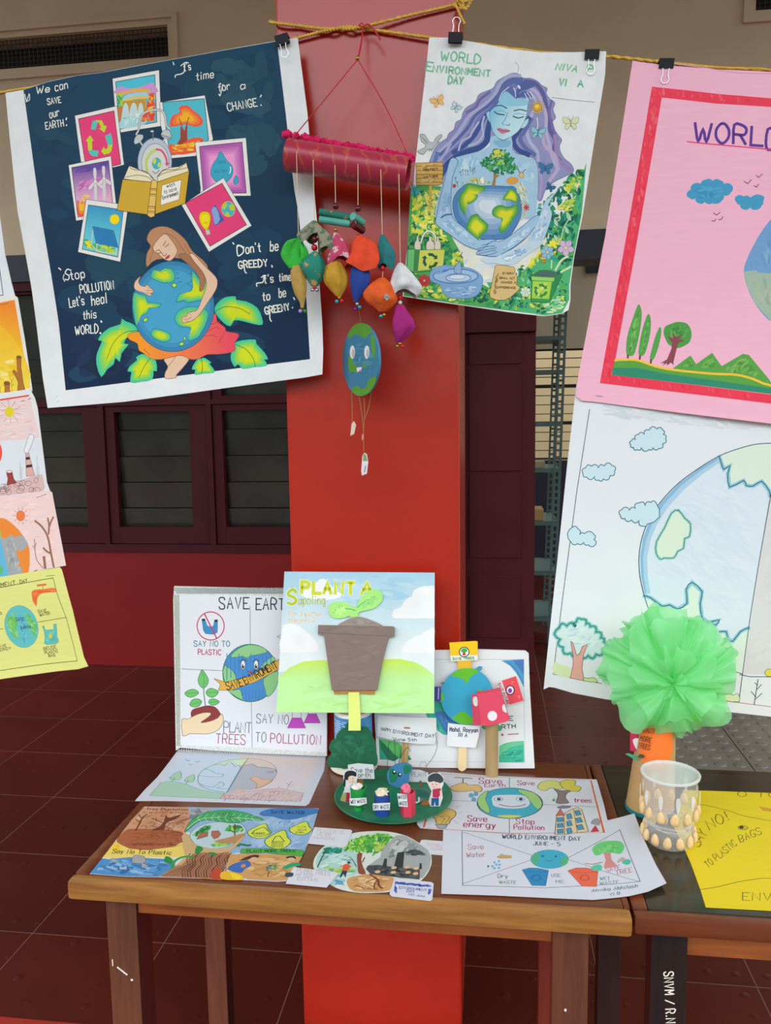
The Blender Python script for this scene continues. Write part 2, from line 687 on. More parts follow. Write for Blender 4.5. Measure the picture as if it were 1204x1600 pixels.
def wood_mat(name, c0, c1, rough=0.3, axis=0, scale=1.0):
    m = bpy.data.materials.new(name)
    m.use_nodes = True
    n, l = m.node_tree.nodes, m.node_tree.links
    b = n['Principled BSDF']
    b.inputs['Roughness'].default_value = rough
    tc = n.new('ShaderNodeTexCoord')
    mp = n.new('ShaderNodeMapping')
    s = [14.0 * scale] * 3
    s[axis] = 1.1 * scale
    mp.inputs['Scale'].default_value = s
    l.new(tc.outputs['Object'], mp.inputs[0])
    nt = n.new('ShaderNodeTexNoise')
    nt.inputs['Scale'].default_value = 3.2
    nt.inputs['Detail'].default_value = 9
    nt.inputs['Roughness'].default_value = 0.65
    nt.inputs['Distortion'].default_value = 0.6
    l.new(mp.outputs[0], nt.inputs['Vector'])
    r = n.new('ShaderNodeValToRGB')
    r.color_ramp.elements[0].position = 0.32
    r.color_ramp.elements[0].color = (*rgb(c0), 1)
    r.color_ramp.elements[1].position = 0.68
    r.color_ramp.elements[1].color = (*rgb(c1), 1)
    l.new(nt.outputs['Fac'], r.inputs[0])
    l.new(r.outputs[0], b.inputs['Base Color'])
    bp = n.new('ShaderNodeBump')
    bp.inputs['Strength'].default_value = 0.12
    bp.inputs['Distance'].default_value = 0.003
    l.new(nt.outputs['Fac'], bp.inputs['Height'])
    l.new(bp.outputs[0], b.inputs['Normal'])
    MATS[name] = m
    return m

M_tan = mat('tan_wall_paint', 'd8c6a8', 0.7, spec=0.2, noise=0.05, nscale=3, bump=0.05, bscale=30)
M_dado = mat('red_dado_paint', '7c0e0d', 0.5, spec=0.3, noise=0.05, nscale=4, bump=0.04, bscale=25)
M_navy = mat('navy_lintel_paint', '1c1c33', 0.5)
M_maroon = mat('maroon_joinery_paint', '43101a', 0.6, spec=0.2, noise=0.06, nscale=6)
M_door = mat('maroon_door_paint', '4c191f', 0.6, spec=0.2, noise=0.08, nscale=3)
M_pillar = mat('glossy_red_pillar_paint', 'ac2410', 0.25, noise=0.05, nscale=5, bump=0.10, bscale=14)
M_kerb = mat('red_oxide_cement', '9c2a1e', 0.4, noise=0.1, nscale=6)
M_ceil = mat('white_ceiling_paint', 'e4ded2', 0.8)
M_room = mat('room_wall_paint', 'b4ac9a', 0.8, noise=0.04, nscale=2)
M_ground = mat('grey_ground', '3c3832', 0.9, noise=0.1, nscale=2)

fl = struct('floor', box(NB(), -7, 6, 1.92, 9.2, -0.3, FZ), floor_mat())
struct('floor_edge', box(NB(), -7, 6, 0.95, 1.92, -0.3, FZ), M_kerb)
struct('ground_outside', box(NB(), -30, 30, -30, 0.95, -0.45, -0.22), M_ground)
struct('ceiling', box(NB(), -7, 6, 1.9, WY + T, 5.8, 6.0), M_ceil)
struct('ceiling_store_room', box(NB(), -7, 2.6, WY + T, 9.2, 4.9, 5.1), M_ceil)
struct('added_roof_slab', box(NB(), -7, 6, -2.9, 1.9, 5.65, 5.85), M_ceil)  # unseen slab overhead, added to cut the sky light falling on the tables
struct('beam', box(NB(), -7, 6, 1.9, 2.5, 5.45, 5.8), M_ceil)
M_gt = mat('grey_stud_tile', '6e6a60', 0.45, noise=0.12, nscale=4)
bm = NB()
for i in range(4):
    for j in range(3):
        x, y = 0.80 + i * 0.46, 3.52 + j * 0.46
        box(bm, x + .003, x + .457, y + .003, y + .457, FZ, FZ + 0.004)
        for a in range(5):
            for b_ in range(5):
                lathe(bm, [(.028,0),(.026,.004),(.018,.006),(0,.0065)],(x + .05 + a * .09, y + .05 + b_ * .09, FZ + .004),14)
o = struct('floor_grey_tiles', bm, M_gt, None, True)
struct('pillar', box(NB(), -0.513, -0.072, 1.985, 2.46, FZ, 5.45, bev=0.006), M_pillar)

def px_x(px, py, y=WY): return at(px, py, y).x
def px_z(px, py, y=WY): return at(px, py, y).z
Z_SILL = px_z(270, 863)
Z_LB, Z_LT = px_z(55, 440), px_z(55, 398)          # lintel band
X_DOOR = px_x(727.5, 800)
X_WR = X_DOOR - 0.05
# back wall in pieces round the openings
bm = NB(); box(bm, -7, X_WR, WY, WY + T, FZ, Z_SILL)
struct('wall_back', bm, M_dado)
bm = NB(); box(bm, -7, 6, WY - 0.012, WY + T, Z_LB, Z_LT)
struct('trim_1', bm, M_navy)
# upper wall with two ventilation openings
VX1, VZ0, VZ1 = px_x(262, 60), px_z(262, 88), px_z(262, 38)
VX2 = px_x(1180, 20)
bm = NB()
box(bm, -7, 6, WY, WY + T, Z_LT, VZ0)
box(bm, -7, 6, WY, WY + T, VZ1, 5.8)
box(bm, VX1, VX2, WY, WY + T, VZ0, VZ1)
box(bm, -7, VX1 - 2.3, WY, WY + T, VZ0, VZ1)
box(bm, VX2 + 1.6, 6, WY, WY + T, VZ0, VZ1)
struct('wall_upper', bm, M_tan)
bm = NB(); box(bm, X_DOOR + 1.75, 6, WY, WY + T, FZ, Z_LB)
struct('wall_right', bm, M_tan)
# ventilators: raised plaster border and dark mesh behind
M_vent = mat('dark_ventilator_mesh', '141416', 0.7)
M_ventm = mat('ventilator_wire', '3a3028', 0.6)
for i, (a, b) in enumerate(((VX1 - 2.3, VX1),(VX2, VX2 + 1.6))):
    t = thing('ventilator', (0.5 * (a + b), WY, VZ0), 'long dark mesh ventilator in the wall above the dark blue poster' if i == 0 else 'dark mesh ventilator at the top right corner of the tan wall', 'vent')
    bm = NB()
    e, w = 0.035, 0.035
    box(bm, a - e - w, b + e + w, WY - 0.02, WY, VZ1 + e, VZ1 + e + w)
    box(bm, a - e - w, b + e + w, WY - 0.02, WY, VZ0 - e - w, VZ0 - e)
    box(bm, b + e, b + e + w, WY - 0.02, WY, VZ0 - e, VZ1 + e)
    box(bm, a - e - w, a - e, WY - 0.02, WY, VZ0 - e, VZ1 + e)
    obj('border', bm, M_tan, t)
    obj('backing', box(NB(), a, b, WY + 0.16, WY + 0.18, VZ0, VZ1), M_vent, t)
    bm = NB()
    nx = int((b - a) / 0.03)
    for k in range(nx + 1):
        x = a + (b - a) * k / nx
        box(bm, x - 0.002, x + 0.002, WY + 0.03, WY + 0.034, VZ0, VZ1)
    for k in range(8):
        z = VZ0 + (VZ1 - VZ0) * k / 7
        box(bm, a, b, WY + 0.034, WY + 0.038, z - 0.002, z + 0.002)
    obj('wire_mesh', bm, M_ventm, t)

# windows: maroon frames with glass louvres
M_louvre = mat('smoky_louvre_glass', '282c24', 0.22, noise=0.35, nscale=3, spec=0.6)
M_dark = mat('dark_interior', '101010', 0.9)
pz0, pz1 = px_z(240, 824), px_z(240, 643)          # lower panes
uz0, uz1 = px_z(400, 617), Z_LB - 0.08             # upper panes
edges = [(px_x(181,740), px_x(297,740), px_x(162,740), px_x(329,740))]
w_unit = edges[0][3] - edges[0][2]
off0, off1 = edges[0][0] - edges[0][2], edges[0][1] - edges[0][2]
nwin = 6
X0 = edges[0][2] - w_unit * 3
for k in range(nwin):
    xa = X0 + k * w_unit
    xb = xa + w_unit
    if xb > X_WR: xb = X_WR
    pa, pb = xa + off0, min(xa + off1, xb - 0.03)
    t = bpy.data.objects.new('window_%d' % (k + 1), None); COL.objects.link(t)
    t.location = (xa, WY, Z_SILL); t['kind'] = 'structure'
    bm = NB()
    d0, d1 = WY + 0.01, WY + 0.09
    # fixed frame: sill rail, mullion, transom and head
    box(bm, xa, xb, d0 - 0.02, d1, Z_SILL, Z_SILL + 0.055)
    box(bm, xa - 0.018, xa + 0.018, d0 - 0.01, d1, Z_SILL + 0.055, Z_LB)
    box(bm, xa + 0.018, xb - 0.018, d0 - 0.01, d1, pz1 + 0.075, uz0 - 0.055)
    box(bm, xa + 0.018, xb - 0.018, d0 - 0.01, d1, uz1 + 0.02, Z_LB)
    obj('frame', bm, M_maroon, t)
    for (z0, z1, g0, g1) in ((pz0, pz1, Z_SILL + 0.058, pz1 + 0.072),(uz0, uz1, uz0 - 0.052, uz1 + 0.017)):
        bm = NB()
        a, b = xa + 0.022, xb - 0.022
        box(bm, a, pa, d0 + 0.005, d1 - 0.02, g0, g1, bev=0.003)
        box(bm, pb, b, d0 + 0.005, d1 - 0.02, g0, g1, bev=0.003)
        box(bm, pa, pb, d0 + 0.006, d1 - 0.021, g0, z0)
        box(bm, pa, pb, d0 + 0.006, d1 - 0.021, z1, g1)
        obj('sash', bm, M_maroon, t)
        bm = NB()
        n = 4 if z0 == pz0 else max(3, int((z1 - z0) / 0.17))
        hh = (z1 - z0) / (n + 0.4)
        for j in range(n + 1):
            zc = z0 + hh * (j + 0.2)
            obox(bm, ((pa + pb) / 2, d1 - 0.015, zc), Vector((1,0,0)), Vector((0, math.cos(0.12), math.sin(0.12))), Vector((0,-math.sin(0.12), math.cos(0.12))),(pb - pa) / 2,0.003, hh * 0.493)
        obj('louvre_glass', bm, M_louvre, t)
struct('dark_sheet_behind_windows', box(NB(), -7, X_WR, WY + T + 0.05, WY + T + 0.08, 0.3, 4.0), M_dark)  # near-black sheet, the unlit room's darkness put into its colour

# doorway: one leaf closed, the other open onto a store room
t = bpy.data.objects.new('door_1', None); COL.objects.link(t)
XD1 = px_x(836, 800)
t.location = (X_DOOR, WY, FZ); t['kind'] = 'structure'
ZD = Z_LB - 0.42
bm = NB()
box(bm, X_DOOR, XD1, WY + 0.06, WY + 0.10, FZ + 0.005, ZD, bev=0.003)
dxr = px_x(814, 800)
for (pa, pb) in ((px_z(780,1000), px_z(780,902)),(px_z(780,874), px_z(780,741)),(px_z(780,737), px_z(780,575)),(px_z(780,568), px_z(780,500))):
    box(bm, X_DOOR + 0.02, dxr, WY + 0.052, WY + 0.061, min(pa, pb), max(pa, pb), bev=0.004)
obj('leaf', bm, M_door, t)
bm = NB()
box(bm, X_DOOR - 0.05, X_DOOR, WY - 0.01, WY + T, FZ, Z_LB)
box(bm, X_DOOR + 1.7, X_DOOR + 1.75, WY - 0.01, WY + T, FZ, Z_LB)
box(bm, X_DOOR, XD1 + 0.0, WY + 0.02, WY + 0.12, ZD, Z_LB)
obj('frame', bm, M_door, t)

# store room behind the door
RY = 8.6
M_grill = mat('dark_grille_paint', '15151c', 0.5)
gx0, gx1 = px_x(790, 640, RY), px_x(960, 640, RY)
gz0, gz1 = px_z(870, 718, RY), px_z(870, 545, RY)
bm = NB()
box(bm, X_WR, gx0, RY, RY + 0.2, FZ, 4.9); box(bm, gx1, 6, RY, RY + 0.2, FZ, 4.9)
box(bm, gx0, gx1, RY, RY + 0.2, FZ, gz0); box(bm, gx0, gx1, RY, RY + 0.2, gz1, 4.9)
struct('trim_2', box(NB(), X_WR, 6, RY - 0.012, RY, FZ, gz0 - 0.01), M_navy)
struct('trim_3', box(NB(), px_x(915, 418, RY), px_x(915, 418, RY) + .35, RY - 0.03, RY, px_z(920, 427, RY), px_z(920, 410, RY)), M_navy)
struct('wall_store_room', bm, M_room)
struct('wall_store_side', box(NB(), X_WR - 0.1, X_WR, WY + T, RY + 0.2, FZ, 4.9), M_room)
struct('wall_outside', box(NB(), -4, 5, 10.4, 10.6, 0, 2.9), mat('cream_outside_wall', 'e8d3ac', 0.8))
t = bpy.data.objects.new('window_7', None); COL.objects.link(t); t.location = (gx0, RY, gz0); t['kind'] = 'structure'
bm = NB()
for k in range(13):
    z = gz0 + (gz1 - gz0) * k / 12
    h = 0.018 if k % 4 == 0 else 0.004
    box(bm, gx0, gx1, RY + 0.02, RY + 0.05, z - h, z + h)
obj('grille', bm, M_grill, t)

# slotted steel rack in the store room
M_rack = mat('grey_green_rack_steel', '4f6a64', 0.5, noise=0.1, nscale=8)
M_hole = mat('rack_slot_dark', '0c1010', 0.8)
RKY = 5.9
t = thing('storage_rack', (px_x(860, 1000, RKY), RKY, FZ), 'grey green slotted steel storage rack seen through the open doorway', 'rack')
xr1 = px_x(866, 700, RKY); xr0 = px_x(836, 700, RKY)
lean = (px_x(874, 496, RKY) - px_x(855, 1002, RKY)) / (px_z(874, 496, RKY) - px_z(855, 1002, RKY))
zt = px_z(872, 470, RKY)
def upright(x, y, w):
    o = NB()
    # angle section with slots through both faces
    n = int((zt - FZ) / 0.05)
    for k in range(n):
        z0, z1 = FZ + (zt - FZ) * k / n, FZ + (zt - FZ) * (k + 1) / n
        for xx0, xx1, h in ((0, w * 0.3,0),(w * 0.7, w, 0),(w * 0.3, w * 0.7,1)):
            za, zb = (z0, z1) if not h else (z0 + (z1 - z0) * 0.65, z1)
            b0 = len(o.verts)
            box(o, x + xx0, x + xx1, y, y + 0.004, za, zb)
        box(o, x + w, x + w + 0.004, y, y + 0.045, z0, z1)
    for v in o.verts:
        v.co.x += (v.co.z - px_z(866, 700, RKY)) * lean
    return o
for x, y, w in ((xr1, RKY, 0.05),(xr1, RKY + 0.55,0.05),(xr0 - 0.55, RKY, 0.05),(xr0 - 0.55, RKY + 0.55,0.05)):
    obj('upright', upright(x, y, w), M_rack, t)
shz = [px_z(850, p, RKY) for p in (525, 578, 660, 732, 815, 893, 965)]
for z in shz:
    dx = (z - px_z(866, 700, RKY)) * lean
    bm = NB()
    box(bm, xr0 - 0.55 + dx, xr1 + 0.05 + dx, RKY + 0.005, RKY + 0.6, z - 0.003, z)
    box(bm, xr0 - 0.55 + dx, xr1 + 0.05 + dx, RKY + 0.004, RKY + 0.012, z - 0.03, z)
    obj('shelf', bm, M_rack, t)
M_box = mat('brown_cardboard', 'b08a58', 0.8)
z = shz[4]; x1 = px_x(850, 790, RKY)
o = obj('carton', box(NB(), x1 - 0.22, x1, RKY + 0.06, RKY + 0.3, z + 0.001, z + 0.085, bev=0.003), M_box)
tag(o, 'brown carton lying on a middle shelf of the slotted steel rack', 'box')
z = shz[3]
o = obj('paper_bundle', box(NB(), x1 - 0.2, x1 + 0.01, RKY + 0.08, RKY + 0.32, z + 0.001, z + 0.045, bev=0.002), mat('bundle_paper', 'a89a78', 0.8))
tag(o, 'pale paper bundle on the rack shelf above the brown carton', 'papers')
# ---------------------------------------------------------------- drawing helpers
def hexmix(a, b, t):
    A = [int(a[i:i + 2], 16) for i in (0, 2, 4)]
    B = [int(b[i:i + 2], 16) for i in (0, 2, 4)]
    return '%02x%02x%02x' % tuple(int(round(x + (y - x) * t)) for x, y in zip(A, B))

def glow(S, pts, c0, c1, n=6, to=0.35, smooth=4, line=None, lw=1.0, ctr=None):
    """nested washes from the edge colour c0 to the middle colour c1"""
    cx = sum(p[0] for p in pts) / len(pts) if ctr is None else ctr[0]
    cy = sum(p[1] for p in pts) / len(pts) if ctr is None else ctr[1]
    S.poly(pts, c0, smooth=smooth, line=line, lw=lw)
    for i in range(1, n):
        k = 1 - (1 - to) * i / (n - 1)
        S.poly([(cx + (x - cx) * k, cy + (y - cy) * k) for x, y in pts], hexmix(c0, c1, i / (n - 1)), smooth=smooth)

def scallop(pts, k=0.38):
    """closed outline with an outward bump between neighbouring points"""
    A = sum(pts[i - 1][0] * pts[i][1] - pts[i][0] * pts[i - 1][1] for i in range(len(pts)))
    sg = 1 if A > 0 else -1
    out = []
    for i in range(len(pts)):
        (x0, y0),(x1, y1) = pts[i], pts[(i + 1) % len(pts)]
        dx, dy = x1 - x0, y1 - y0
        for t in (0, .2, .5, .8):
            b = k * 4 * t * (1 - t) * sg
            out.append((x0 + dx * t + dy * b, y0 + dy * t - dx * b))
    return out

FACING = Vector((0, -1, 0))
PY = 1.945           # plane of the hanging sheets
M_paper = pigment_mat('drawing_paper', 0.6, noise=0.012, nscale=10, bump=0.10, spec=0.3)
M_paint = pigment_mat('poster_paint', 0.6, noise=0.04, nscale=22, bump=0.10, spec=0.12)
M_marker = pigment_mat('felt_pen_paper', 0.6, noise=0.03, nscale=60, stretch=(0.25, 1, 2.2), bump=0.10, spec=0.3)
M_wcol = pigment_mat('watercolour_paper', 0.65, noise=0.05, nscale=30, bump=0.12, spec=0.25)

# ---------------------------------------------------------------- dark blue poster
wave_dark = (lambda u: 0.006 * math.sin(u * 7 + 1.0), lambda v: 0.004 * math.sin(v * 9))
S = Sheet(at(255, 350, PY - 0.012), FACING, disp=wave_dark)
S.crop(0, 0, 520)
K2 = 764.0     # offset of the lower crop (330 px) in units of the upper one
lo = lambda pts: [(x, y + K2) for x, y in pts]
S.outline([(15,333),(78,322),(170,292),(280,270),(380,260),(700,205),(1003,146),(1075,135),(1112,410),(1145,800)] +
          lo([(1152,250),(1163,400),(1167,500),(1165,590),(1100,602),(930,625),(700,657),(450,690),(170,712),(150,600),(105,270),(60,0)]) + [(40,560)],'e2e7ee')
dark = [(80,322),(170,293),(280,271),(380,261),(700,206),(1001,148),(1035,420),(1065,690)] + lo([(1078,0),(1098,200),(1120,535),(700,590),(235,648),(205,400),(143,0)]) + [(110,520)]
S.poly(dark, S.grad('1f4560','15294a',(600,250),(640,1400)))
inner = lambda k, cx=600, cy=820: [(cx + (x - cx) * k, cy + (y - cy) * k) for x, y in dark]
S.dabs(inner(0.97), ['1f4460', '1d405c', '22485f', '1b3c58'], 120, 80, seed=3, aspect=1.8, ang=8)
S.dabs([(760,220),(985,180),(1040,640),(820,660)],['2a5065','2d5368','284c62'],40,50, seed=8, aspect=2.0)
S.dabs(lo([(240,430),(480,470),(480,600),(250,620)]),['1c2f50','1f3556','1a2c48'],24,60, seed=9)
# lettering
wht = 'eef0ea'
S.crop(20, 80, 480)
S.text('We',(92,170),(146,163),28, wht, 1.5, slant=.12)
S.text('can',(170,160),(222,150),34, wht, 1.4, slant=.12)
S.text('SAVE',(140,216),(194,208),24, wht, 1.4)
S.text('our',(150,272),(190,262),34, wht, 1.4, slant=.12)
S.text('EARTH',(134,318),(208,306),28, wht, 1.4)
S.line([(219,272),(217,280)], wht, 2); S.line([(219,300),(219,305)], wht, 1.6)
S.line([(44,172),(52,200),(62,170)], wht, 1.3, smooth=3); S.line([(50,204),(64,196),(64,174)], wht, 1.0, smooth=3)
S.line([(658,48),(662,60)], wht, 1.4)
S.line([(690,64),(708,50),(722,52)], wht, 1.3, smooth=3)
S.line([(706,56),(704,88),(690,98),(670,102),(668,112)], wht, 1.6, smooth=4)
S.text("t's", (704,86),(732,80),32, wht, 1.4, slant=.12)
S.text('time',(754,124),(824,112),32, wht, 1.4, slant=.18)
S.text('for',(846,170),(892,160),32, wht, 1.4, slant=.12)
S.line([(862,140),(852,186),(846,180)], wht, 1.3, smooth=3)
S.text('a',(934,160),(952,156),30, wht, 1.4, slant=.15)
S.text('CHANGE',(884,250),(1000,228),32, wht, 1.5)
S.line([(1014,190),(1018,182)], wht, 1.8); S.line([(1016,222),(1018,226)], wht, 1.6)
S.crop(140, 340, 440)
S.crop(0, 330, 520)
S.line([(206,203),(214,210)], wht, 2)
S.line([(252,212),(238,208),(230,222),(244,232),(240,246),(228,244)], wht, 1.7, smooth=4)
S.line([(226,226),(222,240),(228,252)], wht, 1.2, smooth=3)
S.text('top',(250,246),(302,238),32, wht, 1.6)
S.text('POLLUTION',(286,296),(410,280),30, wht, 1.6)
S.text("Let's", (246,346),(300,336),34, wht, 1.6, slant=.1)
S.text('heal',(328,340),(384,330),36, wht, 1.6, slant=.15)
S.text('this',(296,390),(344,384),30, wht, 1.5, slant=.15)
S.text('WORLD',(268,446),(352,438),30, wht, 1.6, slant=.05)
S.line([(358,440),(362,441)], wht, 2.4); S.line([(362,396),(364,401)], wht, 2.4)
S.crop(280, 270, 500)
S.line([(460,600),(470,612)], wht, 2)
S.text('D',(500,705),(550,700),78, wht, 1.9, slant=.05); S.line([(492,640),(520,622),(556,640)], wht, 1.5, smooth=3)
S.text("on't", (572,690),(696,672),78, wht, 1.8, slant=.1)
S.text('be',(776,668),(842,662),84, wht, 1.7, slant=.2)
S.text('GREEDY',(510,818),(752,796),58, wht, 2.0); S.line([(556,800),(560,842),(574,858)], wht, 1.8, smooth=3)
S.line([(786,790),(794,800),(788,806)], wht, 1.8)
S.line([(700,894),(724,876),(740,880)], wht, 1.7, smooth=3); S.line([(722,874),(716,930),(690,940),(660,946),(662,970)], wht, 1.7, smooth=4)
S.text("t's", (724,944),(802,934),70, wht, 1.7, slant=.1)
S.text('time',(850,926),(950,916),70, wht, 1.6, slant=.15)
S.text('to',(710,1092),(772,1084),72, wht, 1.8, slant=.15)
S.text('be',(850,1064),(906,1056),78, wht, 1.7, slant=.2)
S.line([(972,1064),(982,1082)], wht, 2)
S.text('GREENY',(736,1208),(940,1170),58, wht, 2.0); S.line([(770,1196),(774,1250),(786,1270)], wht, 1.8, smooth=3)
S.line([(962,1150),(966,1152)], wht, 2.2)

ink = '2a2a33'
def snap(pic, ins, base):
    S.poly(pic, 'e9e9ea', line='3a3f4a', lw=0.6)
    S.poly(ins, base, line=ink, lw=0.9)
# waterfall snapshot
S.crop(100, 100, 280)
snap([(508,155),(1002,72),(1035,662),(605,725),(540,480)],[(543,190),(958,122),(985,620),(594,690),(570,480)],'52c3df')
S.poly([(555,265),(600,240),(680,262),(800,250),(920,205),(962,240),(966,320),(552,320)],'cf9bd6', smooth=3)
S.poly([(556,312),(640,296),(760,262),(860,268),(930,300),(860,306),(740,300),(620,330),(560,340)],'e9b558', smooth=3)
S.poly([(640,345),(720,318),(860,304),(880,350),(700,372),(620,380)],'9fd8e0', smooth=3)
S.poly([(610,390),(740,352),(880,345),(880,370),(740,378),(620,410)],'efc06a', smooth=3)
S.poly([(614,400),(870,372),(864,640),(596,660)],'c89a3c')
S.poly([(566,460),(640,470),(614,640),(586,600)],'c98052', smooth=2)
for a, b in ((650,40),(735,45),(810,36)):
    S.poly([(a - b, 640),(a - b + 14,470),(a, 415),(a + b - 8,460),(a + b, 640)],'c3dde2', smooth=3)
S.poly([(588,620),(680,560),(860,590),(840,650),(596,685)],'a8dbe2', smooth=3)
S.dabs([(620,540),(860,520),(860,640),(610,660)],['e8f1f0','79b9c9','d5ebec'],26,16, seed=4)
S.dabs([(552,300),(640,310),(620,400),(650,440),(570,470)],['6cc04e','a6d63e','46a66a'],22,26, seed=5)
S.dabs([(880,300),(962,300),(980,610),(820,640),(830,560),(870,450)],['ef5a36','f2732e','f7a533','e64b3c','f9c440'],60,30, seed=6)
# autumn tree snapshot
S.crop(180, 160, 400)
snap([(388,-5),(790,-48),(845,345),(395,495)][0:0] or [(390,10),(775,-50),(848,330),(700,470),(470,492),(400,200)],[(415,10),(770,-20),(810,330),(690,440),(480,462)],'55bfd3')
glow(S, [(480,215),(500,130),(560,100),(560,50),(630,40),(690,90),(740,130),(762,190),(700,222),(620,200),(560,210)],'ee5a48','fbb62f',4,.45)
S.poly([(570,210),(600,262),(622,210),(630,215),(630,330),(655,365),(540,375),(570,320)],'9c4a3c', smooth=2)
S.line([(600,262),(560,150)],'9c4a3c',1.4); S.line([(606,262),(640,140)],'9c4a3c',1.4)
S.poly([(470,380),(510,370),(560,385),(640,330),(700,312),(770,330),(700,440),(490,455)],'ef5f42', smooth=2)
S.dabs([(480,380),(620,360),(750,330),(700,430),(500,445)],['fbb62f','f9cf4a','f28a36'],26,26, seed=2, ang=0, aspect=3)
# drop snapshot
snap([(695,355),(1125,312),(1165,805),(735,812),(740,740)],[(733,390),(1092,350),(1126,780),(765,790)],'b35fb4')
glow(S, [(745,400),(1085,362),(1116,772),(772,780)],'b35fb4','ee9fd6',5,.6, smooth=0)
S.poly([(912,430),(960,500),(1010,560),(1010,630),(960,690),(880,690),(830,630),(840,550),(880,490)],'3fa9c9', smooth=4, line='2c6f92', lw=0.7)
S.text('Save',(888,535),(950,530),34,'2f86ab',0.7); S.text('Water',(862,612),(968,606),36,'2f86ab',0.7)
S.line([(994,560),(996,590),(984,618)],'e8f4f8',1.4, smooth=3)
S.poly([(1040,634),(1060,670),(1050,704),(1026,704),(1018,676)],'3fa9c9', smooth=4, line='2c6f92', lw=0.7)
# book and idea snapshot, lower right
S.crop(280, 270, 500)
snap([(30,285),(388,52),(622,455),(258,680)],[(62,266),(375,98),(578,448),(268,632)],'e8457f')
glow(S, [(178,395),(190,350),(225,338),(262,350),(276,400),(262,460),(248,490),(228,492),(195,450)],'e9cf10','f6e21a',2,.7, line='8a7a20', lw=0.5)
S.poly([(228,494),(262,486),(274,528),(240,538)],'c9cbc6', line='55565a', lw=0.4)
S.line([(220,440),(232,424),(240,442),(252,424)],'8a7a20',0.5)
S.poly([(280,310),(318,280),(392,412),(320,456),(304,448),(296,390)],'4a5fa8', smooth=0)
S.poly([(284,316),(322,300),(356,404),(312,450),(298,388)],'8aa8dc', smooth=2)
S.ell((426, 316), 56, 64, '48b6cf', line='c8d84a', lw=0.8)
for q in ([(378,290),(400,262),(420,280),(400,310),(384,320)],[(430,290),(470,272),(478,320),(450,330)],[(396,350),(420,340),(440,376),(410,374)]):
    S.poly(q, 'b9d03e', smooth=3)
# recycling snapshot
S.crop(100, 100, 280)
snap([(112,540),(562,445),(640,1062),(530,1088),(180,1025)],[(152,575),(530,497),(605,1055),(510,1075),(222,1012)],'e8457f')
S.poly([(300,600),(345,590),(362,600),(335,695),(288,686)],'5cc7bd')
S.poly([(330,592),(400,594),(428,650),(456,656),(430,724),(374,680),(396,672),(372,620)],'c3d92f')
S.poly([(436,760),(496,728),(518,800),(516,850),(468,856)],'5cc7bd')
S.poly([(468,856),(518,848),(505,915),(480,944),(440,945),(436,962),(396,920),(428,868),(432,896),(462,890)],'c3d92f')
S.poly([(232,806),(278,748),(316,806),(298,812),(302,904),(258,904),(250,812)],'c3d92f')
S.poly([(258,904),(302,904),(366,912),(356,972),(300,966),(272,940)],'5cc7bd')
# wind turbine snapshot
S.crop(100, 230, 280)
snap([(48,188),(500,98),(552,610),(300,740),(120,768)],[(82,215),(474,148),(515,600),(200,718),(142,728)], S.grad('6b52a6','eab0d8',(270,200),(300,560)))
S.dabs([(96,220),(470,160),(480,230),(110,290)],['6b52a6','7d57ac','5d4c9e'],20,60, seed=2, ang=-10, aspect=3)
S.dabs([(130,330),(490,280),(500,400),(150,470)],['c56fbc','d98cc8','e39ed0','b566b6'],24,60, seed=3, ang=-10, aspect=3.4)
S.dabs([(160,500),(280,490),(290,560),(160,620)],['f3c05a','f0a95a','f4d27a'],14,24, seed=3, ang=0, aspect=3)
glow(S, [(134,580),(150,556),(170,590),(190,560),(205,590),(230,562),(225,700),(150,720)],'ef5a4a','f9c430',3,.5)
for dx, dy, s in ((332,360,1.0),(425,330,.92)):
    S.poly([(dx - 14, dy + 20),(dx + 16, dy + 20),(dx + 20, dy + 230),(dx - 16, dy + 230)],'d5d6d8')
    for a in (-92, 40, 130):
        c, s_ = math.cos(math.radians(a)), math.sin(math.radians(a))
        L = 135 * s if a < 0 else 105 * s
        q = [(8,-6),(L * .5,-17),(L, -14),(L, 14),(L * .5,17),(8,6)]
        S.poly([(dx + x * c - y * s_, dy + x * s_ + y * c) for x, y in q],'dcdcdf', smooth=2, line='8f8f99', lw=0.4)
    S.ell((dx, dy), 16, 18, 'e4e4e6', line='8f8f99', lw=0.4)
# solar panel snapshot
snap([(232,545),(668,610),(668,690),(585,1198),(135,1092)],[(256,604),(628,660),(622,700),(560,1148),(182,1062)], S.grad('3f9ccb','67cde0',(420,640),(380,960)))
S.ell((532, 756), 50, 50, 'f4dc14', line='d9c74a', lw=0.8)
S.dabs([(190,950),(260,960),(560,1050),(556,1130),(190,1050)],['4fb86a','a8d63a','e3e02e','3fae7e','c8dc30'],40,30, seed=6, ang=5)
S.poly([(296,826),(520,872),(568,1050),(330,1004)],'2f83c0', line='2a6594', lw=0.5)
for k in range(1, 5):
    t = k / 5
    S.line([(296 + 34 * t, 826 + 178 * t),(520 + 48 * t, 872 + 178 * t)],'3a74a8',0.4)
    S.line([(296 + 224 * t, 826 + 46 * t),(330 + 238 * t, 1004 + 46 * t)],'3a74a8',0.4)
for q in ([(300,870),(278,1010),(345,1090),(548,1118)],[(340,1008),(335,1085)],[(545,1052),(545,1125)]):
    S.line(q, 'cfd4d6', 1.6)
